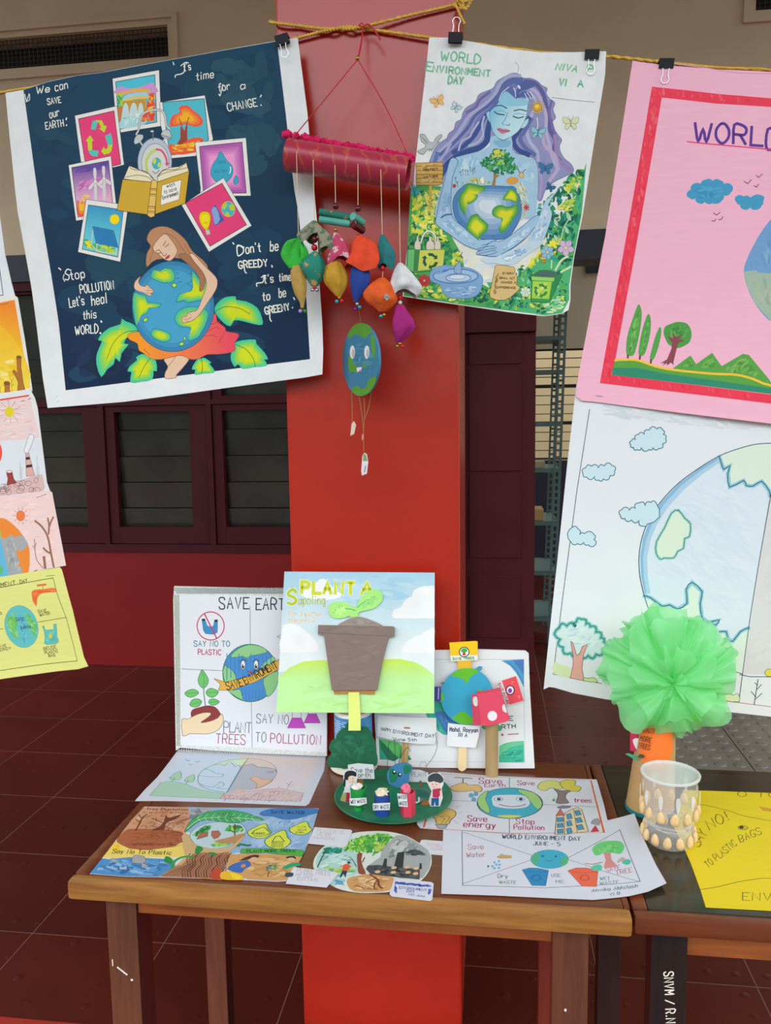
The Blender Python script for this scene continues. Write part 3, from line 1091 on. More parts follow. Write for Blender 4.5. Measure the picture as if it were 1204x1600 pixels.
# alarm clock
S.crop(180, 160, 400)
S.line([(190,285),(212,240),(225,150),(262,98),(340,75),(412,85),(438,130),(452,210),(480,240)],'62656e',3.6, smooth=4)
S.line([(190,285),(212,240),(225,150),(262,98),(340,75),(412,85),(438,130),(452,210),(480,240)],'cdd3d4',2.4, smooth=4)
S.ell((350, 520), 146, 205, 'bcc9de', line='7d879a', lw=0.9)
S.ell((355, 530), 118, 168, 'd5d9d6', line='70757c', lw=0.8)
S.line([(285,600),(278,520),(310,450),(365,412)],'8a9a3a',3.4, smooth=5); S.line([(285,600),(278,520),(310,450),(365,412)],'c6de5e',2.6, smooth=5)
S.line([(365,412),(410,425),(445,480),(456,535)],'d94f86',3.0, smooth=5)
S.poly([(436,530),(476,524),(455,560)],'d94f86')
S.ell((366, 532), 38, 48, '46b4cc', line='5f9a8e', lw=0.6)
S.poly([(332,520),(345,490),(366,500),(352,540)],'c6da58', smooth=2); S.poly([(372,540),(396,520),(402,550),(384,566)],'c6da58', smooth=2)
S.line([(330,596),(358,618),(390,590)],'54606a',1.0, smooth=3)
S.line([(334,260),(336,330)],'70757c',1.8); S.ell((328,258),16,8,'cfd6da', line='70757c', lw=.5)
S.poly([(176,366),(176,320),(205,285),(250,290),(246,325),(215,355)],'c4ccd2', smooth=2, line='5f6570', lw=0.7)
S.line([(225,350),(255,390)],'b9c2c8',2.6)
S.poly([(402,292),(425,255),(470,248),(490,285),(490,322),(440,318)],'c4ccd2', smooth=2, line='5f6570', lw=0.7)
S.line([(404,290),(488,316)],'5f6570',1.0)
S.line([(436,320),(420,360)],'b9c2c8',2.6)
# open book
S.poly([(80,660),(130,548),(230,590),(300,620),(345,680),(380,690),(370,640),(420,590),(480,568),(560,560),(620,524),(642,600),(370,700),(330,700)],'ece2c4', line='4a4438', lw=0.8)
for q in ([(90,648),(200,630),(290,648),(335,690)],[(130,552),(160,580),(270,600),(340,660)],[(372,650),(430,615),(560,585),(640,566)],[(380,640),(430,590),(540,582),(615,530)]):
    S.line(q, '4a4438', 0.8, smooth=4)
S.poly([(72,664),(320,690),(285,965),(20,925)],'d2ab3a', line='4a4020', lw=0.9)
S.poly([(366,692),(645,600),(608,872),(350,962)],'d2ab3a', line='4a4020', lw=0.9)
S.poly([(322,680),(345,668),(372,690),(344,980),(310,990),(282,970)],'eac36a', smooth=0, line='4a4020', lw=0.8)
for y in (745, 790, 895, 935):
    S.line([(308 - (y - 745) * .12, y),(366 - (y - 745) * .1, y + 4)],'8a5a2a',1.2)
    S.line([(308 - (y - 745) * .12, y + 14),(366 - (y - 745) * .1, y + 18)],'8a5a2a',0.6)
S.poly([(412,718),(578,672),(556,838),(398,886)],'f2f0ec', line='8a6a30', lw=0.6)
S.text('ways',(452,738),(522,718),34, ink, 0.7, slant=.15); S.text('to save',(430,790),(536,760),34, ink, 0.7, slant=.15); S.text('Environment',(418,838),(552,796),32, ink, 0.8, slant=.1)
# leaves behind the globe
S.crop(140, 340, 440)
def leaf(pts, vein, mid=.5, c0='3fc9a4', c1='cfdc22'):
    glow(S, pts, c0, c1, 8, mid, smooth=2)
    S.line(vein, '2f6a3a', 0.9, smooth=4)
leaf([(302,715),(275,670),(225,650),(195,632),(200,665),(120,690),(60,740),(50,770),(75,770),(42,850),(40,920),(72,1000),(110,950),(150,920),(160,880),(190,905),(200,850),(245,795),(215,790),(240,740)],[(300,710),(220,720),(150,780),(105,888)])
leaf([(785,590),(800,540),(850,500),(918,494),(905,515),(980,525),(1050,565),(1080,630),(1082,672),(1030,668),(960,650),(905,645),(885,682),(840,660)],[(788,590),(850,560),(940,570),(1005,605)])
leaf([(380,872),(330,855),(290,880),(310,885),(255,930),(240,965),(265,970),(258,1035),(330,1030),(400,1015),(405,960),(426,965),(420,900)],[(385,880),(345,935),(312,1005)])
leaf([(680,890),(650,935),(650,955),(668,955),(665,988),(720,980),(785,975),(782,950),(750,910),(770,912),(725,880),(705,885)],[(705,890),(712,930),(708,978)])
leaf([(905,790),(960,770),(1040,765),(1045,790),(1100,850),(1118,890),(1095,890),(1115,930),(1030,940),(960,950),(925,905),(915,940),(888,890),(892,840)],[(915,795),(985,830),(1030,890),(1040,935)])
# feet, skirt, globe, girl
skin, lnc = 'e5c2a8', '7a5a4a'
S.poly([(470,885),(560,865),(628,880),(600,930),(552,985),(545,1005),(482,1010),(478,975),(495,935)], skin, smooth=3, line=lnc, lw=0.8)
S.line([(545,870),(520,905),(495,935)], lnc, 0.7, smooth=3)
S.poly([(240,735),(300,715),(520,700),(770,600),(800,650),(850,690),(860,715),(935,730),(925,765),(910,790),(915,830),(870,850),(800,858),(740,860),(690,885),(640,890),(580,865),(520,875),(450,890),(390,885),(340,850),(310,830),(300,790),(250,765)],
       S.grad('f39a2c','e84f62',(330,830),(860,730)), smooth=3, line='a84a3a', lw=0.7)
for q in ([(730,745),(770,740),(800,750)],[(745,715),(790,690),(820,700)],[(850,715),(810,790)],[(340,825),(380,862)],[(770,670),(820,650)]):
    S.line(q, 'b23a3a', 0.8, smooth=3)
S.poly([(440,60),(500,65),(560,100),(610,150),(650,215),(740,300),(735,400),(705,440),(640,330),(590,260),(420,265),(360,310),(360,230),(385,180),(362,140),(385,85)],'bd8a66', smooth=3, line='7c573f', lw=0.7)
for q in ([(480,100),(540,130),(610,230),(700,330)],[(600,170),(640,240),(680,310),(700,420)],[(380,170),(400,210),(376,280)]):
    S.line(q, '8a6248', 0.8, smooth=4)
S.poly([(398,190),(470,105),(515,140),(552,200),(545,235),(510,272),(470,262),(440,235)], skin, smooth=3, line=lnc, lw=0.8)
S.line([(420,212),(440,205),(465,240),(480,238),(486,226)],'4a342c',0.9, smooth=2)
S.line([(428,226),(450,222)],'4a342c',0.9); S.line([(475,185),(490,178),(500,166)],'4a342c',0.9, smooth=3); S.line([(465,178),(482,150)],'4a342c',0.9)
S.poly([(474,258),(492,240),(506,236),(504,250),(488,262)],'b4485a', smooth=2)
glow(S, [(524 + 259 * math.cos(a),558 + 284 * math.sin(a)) for a in [i * math.pi / 24 for i in range(48)]],'3a86b4','49a3cf',3,.8, smooth=0, line='2a5a86', lw=1.0)
land0, land1 = '45c2a0', 'd0dc24'
lands = ([(385,375),(400,325),(440,335),(470,318),(520,325),(540,375),(520,405),(470,412),(420,395)],
         [(512,425),(535,410),(552,425),(532,442)],
         [(268,560),(275,470),(310,480),(350,490),(365,530),(410,535),(450,545),(430,565),(380,565),(360,600),(320,620),(300,660),(290,680)],
         [(335,640),(360,625),(366,640),(345,658)],
         [(545,530),(565,480),(620,470),(650,430),(640,345),(660,345),(700,400),(745,400),(770,500),(740,520),(690,520),(620,535),(590,520)],
         [(535,640),(555,590),(620,560),(700,565),(745,595),(735,660),(705,720),(680,755),(620,775),(640,740),(630,690),(570,685)],
         [(385,735),(400,700),(450,705),(505,730),(510,765),(470,780),(420,765)],
         [(565,790),(590,780),(595,800),(570,805)],[(590,760),(605,745),(604,772)])
for i, q in enumerate(lands):
    glow(S, q, land0, land1, 6, .45, smooth=2, line='2c6a7a', lw=0.8)
S.line([(625,360),(645,350),(640,400),(612,415),(640,430)],'2c6a8a',0.7, smooth=3)
S.line([(545,350),(560,352)],'2c6a8a',1); S.line([(550,385),(562,380)],'2c6a8a',1); S.line([(560,405),(574,402)],'2c6a8a',1)
# hair lock and arms over the globe
S.poly([(560,240),(620,235),(700,330),(728,390),(715,450),(690,460),(690,380),(640,310)],'a87556', smooth=3, line='7c573f', lw=.6)
S.poly([(632,232),(660,235),(720,300),(790,370),(803,410),(790,460),(735,545),(690,610),(650,645),(600,662),(585,655),(582,625),(610,620),(618,598),(650,590),(680,575),(710,500),(735,420),(715,350),(660,280)], skin, smooth=3, line=lnc, lw=0.8)
for q in ([(590,635),(615,640),(640,625)],[(600,650),(625,652)],[(618,600),(640,612)]):
    S.line(q, lnc, 0.6, smooth=2)
S.poly([(320,368),(285,400),(278,440),(300,460),(335,470),(370,490),(390,488),(385,475),(402,468),(398,455),(385,440),(355,420),(350,432),(320,425),(306,400)], skin, smooth=3, line=lnc, lw=0.8)
for q in ([(355,455),(398,460)],[(352,470),(386,478)],[(366,440),(390,446)]):
    S.line(q, lnc, 0.6)
S.crop(0, 330, 520)
for q in ([(200,672),(206,668)],[(205,690),(211,686)]):
    S.line(q, 'b7b2aa', 0.7)
dark_poster = S.finish('painted_poster', M_paint)
tag(dark_poster, 'dark blue painted poster with a girl hugging the globe, white paper margin', 'poster')
# ---------------------------------------------------------------- watercolour poster of the blue woman
wave_green = (lambda u: 0.005 * math.sin(u * 11), lambda v: 0.007 * math.sin(v * 8 + 0.6))
S = Sheet(at(785, 280, PY - 0.012), FACING, disp=wave_green)
S.outline([(670,57),(700,57),(740,65),(800,78),(846,84),(900,84),(946,82),(944,120),(930,205),(920,270),(910,335),(897,400),(891,445),(891,468),(888,484),(878,490),(850,494),(800,488),(735,478),(680,470),(628,462),(634,400),(641,340),(648,262),(655,200),(661,145),(666,100)],'e4e8ef')
G = ['1f8a63', '2f9a5e', '56ad4e', '8cc044', 'b9cf3e', 'd9da3c', '1c6f5c', '3fae7c']
GD = ['14614f', '1c7a5a', '176a58', '2a8f60', '0f5548']
GL_ = ['c9d84a', 'e0de4e', 'b4cf48', '8fc653', 'e8e67a']
S.set(0, 0)
# meadow and jungle grounds
S.poly([(690,360),(780,380),(880,330),(860,420),(800,450),(720,440)],'dfe2da', smooth=3)
S.dabs([(700,400),(760,400),(830,380),(860,390),(800,440),(740,445)],['d3e0ea','e6e2c6','c6d8e8','e9e9e0'],40,9, seed=31, ang=-15, aspect=3)
S.poly([(641,300),(652,288),(700,292),(700,360),(720,395),(728,430),(770,452),(800,470),(870,484),(878,488),(850,492),(735,477),(630,461),(636,380)],'4fa356', smooth=0)
S.poly([(800,440),(840,400),(870,350),(900,300),(915,256),(908,335),(896,400),(889,445),(889,468),(878,489),(850,493),(780,480),(760,440)],'4fb277')
S.dabs([(642,305),(652,296),(690,296),(690,350),(704,380),(640,380)], G + GL_ + GL_, 260,5.0, seed=1, shape=5)
S.dabs([(636,360),(700,372),(725,400),(722,425),(634,400)], GD + ['2d8a52','56ad4e'],130,5.5, seed=2)
S.dabs([(632,400),(660,425),(726,440),(790,450),(880,470),(878,488),(850,491),(735,476),(632,460)], GD + G, 260,4.6, seed=3)
S.dabs([(640,448),(690,440),(720,462),(720,474),(636,460)], GL_, 40,5, seed=4)
S.dabs([(700,395),(722,390),(724,412),(706,418)], GL_ + ['e9c53c'],26,3.5, seed=5)
S.dabs([(660,292),(690,296),(678,340),(664,350)],['d6cf5e','e5dc8a','cbb44a','e9e3b0'],36,3.6, seed=6, ang=70, aspect=3)
S.dabs([(640,290),(654,286),(656,308),(642,310)],['2a9a9a','1f8790','4bb3ad'],26,3.4, seed=7, ang=70)
# right bank
S.dabs([(838,320),(866,300),(880,280),(900,260),(914,256),(908,335),(896,400),(890,420),(846,400),(840,370)], GD + ['1f8f7a','2aa08a','56ad4e','17756a'],190,5.5, seed=8)
S.dabs([(838,322),(862,300),(866,316),(842,358),(838,356)],['1f9488','2aa59a','54bdb0','157a72'],60,3.4, seed=9)
S.dabs([(878,290),(908,270),(908,292),(880,312)], GL_ + ['4aa552'],40,4, seed=10)
S.dabs([(868,322),(900,306),(896,330),(872,336)], GL_ + ['e6e08c'],34,4, seed=11, ang=-25, aspect=3)
S.dabs([(820,412),(868,364),(880,372),(866,400),(826,420)],['e3e03a','d7d93a','eae65c','c7d440'],60,4.5, seed=12)
S.dabs([(800,430),(820,405),(850,420),(880,420),(888,450),(886,482),(850,489),(800,470)], GD + G + ['5cc08a','8fd6a8'],130,4.5, seed=13)
S.dabs([(840,474),(880,460),(888,470),(876,488),(850,491)],['7ccf9a','a6dcae','3fae6e','c9e6b4'],30,5, seed=14, ang=-10, aspect=3)
# lady's hair, back mass
S.crop(690, 110, 900)
hair = [(720,80),(680,40),(620,38),(550,70),(490,110),(460,165),(390,195),(330,225),(300,290),(230,330),(190,380),(175,440),(125,470),(110,530),(60,570),(45,610),(0,640),(-60,700),(-100,790),(-110,840),(-60,960),(20,980),(90,900),(140,770),(320,730),(440,640),(620,640),(640,740),(800,790),(850,850),(860,1000),(855,1150),(890,1170),(925,1080),(1000,1010),(1100,960),(1175,915),(1150,850),(1100,810),(1060,750),(1050,690),(1070,640),(1040,600),(1000,540),(985,480),(1015,440),(990,370),(1008,310),(960,270),(930,220),(940,180),(890,150),(850,110),(790,85)]
S.poly(hair, '8f93c4', smooth=3, line='4d5a94', lw=.7)
hr = random.Random(5)
def lock(path, w, c):
    S.line(path, c, w, smooth=5)
for path, w, c in (([(700,60),(600,60),(520,130),(470,230),(360,330),(240,420),(150,560),(60,660),(-60,760)],5,'a9acd6'),
                   ([(720,95),(640,90),(560,130),(510,220),(420,320),(300,410),(230,520),(120,640),(-20,760)],5,'5a66a6'),
                   ([(660,150),(580,165),(520,250),(440,350),(330,440),(280,560),(170,660),(20,800)],6,'6f7ab6'),
                   ([(450,360),(390,420),(330,520),(290,590),(200,680),(100,740)],7,'3c5496'),
                   ([(430,470),(410,560),(400,640),(330,700),(200,740),(60,830),(0,930)],9,'33508f'),
                   ([(380,420),(360,500),(370,580),(320,650),(240,680)],3,'aab6de'),
                   ([(330,470),(270,560),(250,600),(180,640),(150,720)],3,'b4b4dc'),
                   ([(310,300),(220,400),(160,490),(100,560),(50,640)],4,'8a84bc'),
                   ([(430,200),(340,270),(300,340),(220,380)],4,'7468a8'),
                   ([(-40,740),(-60,820),(-50,900),(0,950)],6,'5a7ab8'),([(80,660),(20,760),(-50,850),(-60,920)],4,'a8a6d4'),
                   ([(740,110),(830,130),(900,220),(930,330),(950,440),(960,540),(1010,640),(1000,740),(1060,830)],6,'5f5f9e'),
                   ([(760,160),(840,210),(890,300),(930,420),(930,560),(960,680),(990,800),(1040,900)],5,'b9aed6'),
                   ([(700,210),(780,220),(840,300),(800,420),(760,520),(780,640),(850,740),(860,820)],5,'aeb4da'),
                   ([(800,450),(740,560),(700,620),(740,700),(830,770)],6,'6170ac'),
                   ([(780,440),(680,570),(640,640),(680,720),(780,770)],7,'3a4f92'),
                   ([(980,290),(960,380),(975,470),(1000,560),(1030,640)],4,'7a6cac'),
                   ([(1010,600),(1020,700),(1030,800),(1090,860),(1140,900)],6,'9a84b8'),([(880,700),(940,760),(950,850),(990,960)],4,'9c93c6'),
                   ([(900,600),(920,690),(1010,780),(1030,900),(960,1000)],5,'b9a8d0'),([(870,900),(890,1000),(880,1100),(870,1150)],4,'a99cc8')):
    lock(path, w, c)
# neck, shoulders, face
S.poly([(440,600),(620,600),(630,720),(700,770),(800,800),(850,850),(860,1000),(850,1200),(830,1330),(700,1330),(200,1330),(-30,1340),(-60,1240),(10,1000),(60,860),(130,780),(320,735),(430,680)],'a3c8e4', smooth=2)
S.poly([(460,640),(610,640),(600,690),(520,700)],'7fb4d6', smooth=3)
S.dabs([(150,800),(320,750),(330,900),(100,980),(30,1060)],['b7d4ea','93bfe0','c4dcee'],24,40, seed=3, ang=110)
S.dabs([(660,800),(820,830),(840,1100),(720,1000)],['bcd9ec','aacfe6','9cc4e2'],20,40, seed=4, ang=80)
S.poly([(400,380),(425,375),(440,470),(425,470),(402,420)],'9ecbe4', smooth=3, line='3f6f9c', lw=.7)
S.poly([(775,445),(735,470),(705,530),(740,525),(768,490)],'b4d9ea', smooth=3, line='3f6f9c', lw=.7)
S.poly([(540,210),(640,180),(660,260),(770,270),(765,340),(755,420),(720,500),(680,560),(610,610),(550,638),(500,610),(455,550),(435,470),(430,380),(480,330),(500,280)], S.grad('7cc0df','bfe2ef',(440,380),(640,470)), smooth=3, line='4a86ad', lw=.6)
S.poly([(545,215),(640,190),(655,255),(760,275),(755,330),(600,330),(520,300)],'8fc7e3', smooth=3)
for q, w, c in (([(478,330),(530,325),(582,352)],1.8,'3d6690'),([(645,375),(700,365),(755,380)],1.8,'3d6690'),
                ([(470,378),(500,400),(560,410)],1.6,'243f66'),([(635,422),(680,440),(730,430)],1.6,'243f66'),
                ([(500,375),(540,370),(575,395)], .7,'5a8fb4'),([(645,405),(690,400),(735,412)], .7,'5a8fb4'),
                ([(590,390),(560,460),(540,485),(560,502)], .9,'4f86ac'),([(575,500),(600,505),(608,490)],1.1,'3d6690'),
                ([(500,615),(550,635),(600,615)], .9,'3d6690')):
    S.line(q, c, w, smooth=4)
S.poly([(492,530),(525,526),(548,536),(575,535),(612,555),(570,572),(540,580),(512,560)],'c77a9a', smooth=3)
S.line([(500,535),(545,552),(605,556)],'7a3f66',1.0, smooth=3)
# front hair
S.poly([(720,90),(640,90),(560,130),(500,230),(440,340),(380,400),(440,360),(500,310),(540,225),(580,200),(640,250),(660,262),(655,200),(620,160),(580,160),(650,130),(690,170)],'5c6cac', smooth=3)
S.poly([(690,140),(730,110),(830,150),(780,180),(700,210),(690,250),(770,280),(770,440),(800,430),(790,340),(810,260),(760,200),(700,215),(665,270),(662,210)],'5263a2', smooth=3)
for q in ([(760,210),(800,270)],[(790,205),(820,262)],[(740,220),(770,280)],[(600,160),(540,210),(510,280)],[(640,170),(655,200),(660,250)]):
    S.line(q, 'd4dbee', 1.2, smooth=3)
S.ell((690, 162), 10, 20, 'dfe4f0', rot=-30)
# sunflower and butterflies
for k in range(16):
    a = k * math.pi / 8
    S.poly([(855 + 30 * math.cos(a - .2),350 + 30 * math.sin(a - .2)),(855 + 72 * math.cos(a),350 + 72 * math.sin(a)),(855 + 30 * math.cos(a + .2),350 + 30 * math.sin(a + .2))],'e9bf3a', line='a88a2a', lw=.4)
S.ell((852, 346), 36, 34, 'd8a83a', line='8a6a20', lw=.6); S.ell((848, 340), 18, 16, 'f0cf52')
def butterfly(cx, cy, s, c, l, rot=0):
    t = math.radians(rot)
    R = lambda pts: [(cx + s * (x * math.cos(t) - y * math.sin(t)), cy + s * (x * math.sin(t) + y * math.cos(t))) for x, y in pts]
    for sg in (-1, 1):
        S.poly(R([(0,0),(sg * .3,-.55),(sg * 1.0,-.8),(sg * .95,-.1),(sg * .5,.05)]), c, smooth=3, line=l, lw=.6)
        S.poly(R([(0,.05),(sg * .55,.1),(sg * .75,.6),(sg * .45,.8),(sg * .15,.4)]), c, smooth=3, line=l, lw=.6)
        S.line(R([(0,-.25),(sg * .2,-.7),(sg * .4,-.95)]), l, .6, smooth=3)
    S.line(R([(0,-.3),(0,.45)]), l, 1.2)
butterfly(858,575,62,'8cc4d2','2e6f8f',8); S.line([(850,440),(856,500),(850,540)],'e6eaf2',1.2, smooth=3)
butterfly(925, 890, 60, '3a77a8', '1f4f80', 5)
butterfly(968, 1058, 40, '2f6a92', '1c4a74', 30)
butterfly(125, 335, 46, 'bfd6de', '5a8a9a', 35)
S.crop(650, 50, 950)
butterfly(135, 437, 42, 'e9bb78', 'b08a50', -22)
butterfly(965, 585, 48, 'd6deb8', '8f9a72', 0)
# bird
S.poly([(25,645),(55,650),(80,690),(110,695),(120,670),(155,645),(160,660),(130,690),(150,690),(120,712),(100,740),(70,738),(45,770),(8,752),(50,730),(60,705),(35,690)],'b9bfc4', smooth=2, line='4a5058', lw=.7)
S.line([(85,735),(80,752)],'4a5058', .7); S.line([(98,738),(96,752)],'4a5058', .7)
S.line([(40,670),(75,705)],'6a7078', .6); S.line([(30,655),(70,695)],'6a7078', .6)
# lettering
gm = '7cc0a0'
S.text('WORLD',(152,172),(398,200),56, gm, 2.6, jitter=.06)
S.text('E',(60,238),(92,244),56, gm, 2.6); S.text('NVIRONMENT',(104,248),(462,284),42, gm, 2.4, jitter=.06)
S.text('DAY',(200,320),(290,332),46, gm, 2.6, jitter=.05)
S.text('NIVA',(870,246),(1000,262),40,'86c79e',2.4, slant=.2, jitter=.05); S.text('P',(1070,262),(1104,264),44,'86c79e',2.6)
S.text('VI',(892,345),(936,352),42,'74c49e',2.6); S.text('A',(1008,356),(1042,358),40,'74c49e',2.6)
S.line([(846,422),(960,438),(1115,452)],'9aa0aa', .7, smooth=3); S.line([(620,196),(640,220),(634,260)],'8a90a0', .7, smooth=3)
# sign of planks
S.crop(625, 230, 795)
S.poly([(318,415),(352,415),(345,640),(322,700)],'cdb04a')
S.poly([(175,180),(470,165),(475,250),(468,400),(420,420),(180,420)],'cfa95e', line='7a5a30', lw=.8)
for y in (215, 260, 305, 350, 392):
    S.line([(180, y),(300, y - 6),(470, y - 3)],'8a6430',1.0, smooth=3)
S.dabs([(185,190),(462,178),(462,392),(190,410)],['dcc07e','c0954a','e2cb92','b0823e'],30,26, seed=3, ang=0, aspect=4)
S.text('PROTECT',(256,266),(418,256),24,'5f4520',1.0); S.text('NATURE',(262,344),(418,334),24,'5f4520',1.0)
# globe in her arms
cg = (880, 700)
gl = [(580,640),(600,540),(660,460),(740,405),(820,410),(900,430),(1010,430),(1180,440),(1262,450),(1320,560),(1342,680),(1320,800),(1250,930),(1180,1000),(1060,1020),(900,1010),(820,960),(700,880),(610,780)]
glow(S, gl, '4f83be', 'd3e0f0', 6, .25, smooth=4, line='2f6a6e', lw=.9, ctr=(970, 640))
gla, glb = '3f9a4a', 'dbdb2c'
for q, m in (([(650,540),(700,470),(740,410),(800,405),(900,430),(940,440),(930,480),(860,500),(820,490),(860,540),(830,590),(760,630),(690,630),(700,690),(730,750),(690,720),(650,640)], .5),
             ([(780,760),(850,735),(890,780),(970,850),(960,920),(890,980),(860,1020),(800,980),(730,900),(740,840)], .5),
             ([(1012,720),(1040,665),(1110,640),(1180,660),(1250,650),(1310,640),(1300,740),(1270,760),(1240,830),(1200,880),(1160,930),(1110,950),(1090,890),(1120,840),(1110,790),(1040,770)], .5),
             ([(1130,580),(1180,500),(1220,460),(1280,500),(1310,570),(1290,620),(1230,600),(1190,590)], .55)):
    glow(S, q, gla, glb, 5, m, smooth=3)
# flowers and grasses round the globe, tree on top
S.dabs([(600,500),(680,390),(820,320),(940,350),(1010,400),(960,430),(820,410),(740,405),(640,470)],['c9c37a','9cbf6e','e0d8a0','5fae62','d3b75a'],46,18, seed=3, ang=70, aspect=2.5)
S.dabs([(1200,420),(1350,380),(1420,520),(1420,760),(1300,900),(1340,700),(1320,560),(1260,450)],['dcd6ae','c0b878','e6e2c8','a7b070','d9cf92'],60,20, seed=4, ang=60, aspect=3)
for x, y in ((668,265),(690,245),(720,250),(745,255),(770,215),(800,245),(820,230),(610,330),(630,380)):
    S.line([(x, y),(x + 8, y + 60)],'4a5a4a', .7); S.line([(x - 8, y + 8),(x, y + 20),(x + 10, y)],'4a5a4a', .6)
S.ell((598,428),20,22,'b0483e'); S.poly([(890,345),(915,325),(925,350),(930,400),(900,405),(880,370)],'e9ece4', smooth=3, line='8a9a9a', lw=.4)
for k in range(8):
    a = k * math.pi / 4
    S.line([(1394,672),(1394 + 36 * math.cos(a),672 + 36 * math.sin(a))],'b83a3a',1.6)
S.poly([(1010,430),(1030,360),(1032,270),(1056,270),(1060,310),(1110,320),(1060,345),(1050,430)],'9a7a52', smooth=2)
S.dabs([(870,150),(950,60),(1040,20),(1180,30),(1290,130),(1310,230),(1240,330),(1120,330),(1000,290),(880,240)],['2a8a55','1c7a4e','3c9d52','1f6e50','4fae58'],120,30, seed=5)
S.dabs([(980,90),(1060,24),(1170,50),(1150,110),(1020,140)],['cbd048','b3c846','dcd95a'],36,18, seed=6)
S.dabs([(1060,150),(1150,140),(1160,200),(1080,220)],['a9cf5c','c2d85e','6ab858'],16,16, seed=7)
S.poly([(1170,380),(1220,340),(1290,350),(1300,390),(1230,420)],'d9a048', smooth=3, line='a07a30', lw=.4)
S.poly([(1310,330),(1330,290),(1360,300),(1365,340),(1335,350)],'d9b878', smooth=3, line='7a5a30', lw=.5)
S.line([(1322,296),(1305,260),(1295,245)],'4a3a2a',1, smooth=2); S.line([(1350,296),(1372,268),(1390,255)],'4a3a2a',1, smooth=2)
# arms and hands
arm = 'a0c4e4'
S.poly([(560,130),(640,160),(580,330),(560,560),(575,760),(700,880),(850,1010),(880,1020),(1000,1015),(1060,1030),(1000,1090),(920,1130),(880,1135),(720,1080),(560,970),(400,850),(400,760),(440,560),(500,330)], arm, smooth=3, line='3f6ba0', lw=.9)
S.dabs([(500,450),(560,500),(560,700),(440,800),(420,740)],['b3d0ea','90b8de','7fa9d4'],20,40, seed=8, ang=100)
S.dabs([(440,800),(560,780),(840,1010),(860,1100),(700,1040),(480,870)],['b6d2ec','8fb6dc','c2daee'],26,36, seed=9, ang=38)
S.line([(455,775),(500,745),(570,738)],'3a6aa6',2.2, smooth=3)
S.crop(760, 340, 930)
S.poly([(500,10),(580,-20),(600,60),(530,110),(440,220),(300,330),(170,410),(60,425),(-40,410),(-110,400),(-100,370),(-30,330),(60,260),(150,260),(260,200),(350,130),(420,80)], arm, smooth=3, line='3f6ba0', lw=.9)
S.dabs([(420,90),(520,80),(420,220),(180,390),(120,380),(300,220)],['b9d5ec','8fb8de','c4dcee'],24,34, seed=10, ang=-40)
for q in ([(-60,300),(0,290),(60,262)],[(-100,340),(-20,318),(90,310)],[(-105,372),(-10,350),(110,330)],[(-90,395),(0,375),(100,355)],[(-40,415),(60,398),(120,372)],[(160,405),(300,325),(440,220)]):
    S.line(q, '35608f', .9, smooth=4)
# waterfall and mist
S.poly([(450,250),(560,60),(600,-60),(640,-160),(720,-240),(780,-290),(700,-180),(680,-120),(720,-30),(660,170),(610,260),(480,270)],'b3cfe8', smooth=3)
S.dabs([(480,250),(570,50),(620,-110),(690,-80),(650,160),(590,260)],['d6e4f0','8fb6dc','c2d8ec','a8c8e6'],40,40, seed=11, ang=-65, aspect=4)
S.poly([(-80,440),(100,430),(300,340),(480,260),(620,270),(560,340),(430,420),(330,500),(200,520),(90,500),(0,500)],'c3d8ea', smooth=3)
S.dabs([(120,450),(320,350),(560,290),(420,410),(240,490)],['e4ecf4','9dbfe0','b3cfe8','8cb4da'],36,40, seed=12, ang=-25, aspect=3)
S.ell((318, 366), 9, 8, '4a5a7a')
# flowers
def flower(cx, cy, r, c, l, n=5, ctr='e6d27a', a0=0.3):
    for k in range(n):
        a = a0 + k * 2 * math.pi / n
        ca, sa = math.cos(a), math.sin(a)
        S.poly([(cx + x * ca - y * sa, cy + x * sa + y * ca) for x, y in ((.15 * r, -.12 * r),(.6 * r, -.36 * r),(r, 0),(.6 * r, .36 * r),(.15 * r, .12 * r))], c, smooth=3, line=l, lw=.5)
    S.ell((cx, cy), .2 * r, .2 * r, ctr, line=l, lw=.4)
for q in ([(650,390),(600,440),(575,430),(600,400)],[(690,350),(720,320),(745,340),(715,370)],[(610,470),(650,460),(640,500),(612,496)]):
    S.poly(q, 'c08a2a', smooth=3, line='7a5a20', lw=.4)
for x, y, r in ((760,60,44),(900,-10,50),(760,230,40),(880,140,44)):
    S.poly([(x - r * .4, y - r),(x + r * .5, y - r * .2),(x + r * .6, y + r),(x - r * .3, y + r * .4)],'a9d8b4', smooth=3, line='4f9a7c', lw=.6)
S.line([(820,260),(850,120),(920,0)],'b3dcb8',1.6, smooth=4)
flower(672, 385, 78, '8fbfdc', '3f7aa0', 6)
flower(875, 335, 96, 'cdb4d6', '7d6a98', 5, 'e0d890')
flower(430,820,60,'d5e4d2','8fb090',7,'e6e6b0'); S.line([(720,470),(715,560)],'cfe4c8',1.5)
for q in ([(760,580),(830,470),(900,430)],[(820,600),(900,560),(930,540)]):
    S.line(q, 'c6e6b8', 3.0, smooth=3)
# scroll
S.poly([(95,540),(130,520),(300,545),(310,600),(340,650),(330,740),(370,770),(320,830),(200,910),(40,880),(50,760),(75,640)],'d8bb80', smooth=2, line='7a6038', lw=.7)
S.dabs([(100,550),(150,560),(110,840),(60,860)],['a8854a','c2a062','8f6e3c'],14,26, seed=2, ang=100, aspect=3)
for i, w in enumerate(('EVERY', 'SMALL ACT', 'MAKES A', 'DIFFERENCE')):
    x0, x1 = ((178,300),(140,310),(165,322),(110,318))[i]
    S.text(w, (x0,(622,672,722,778)[i]),(x1,(626,680,726,784)[i]),20,'6a4f28', .9)
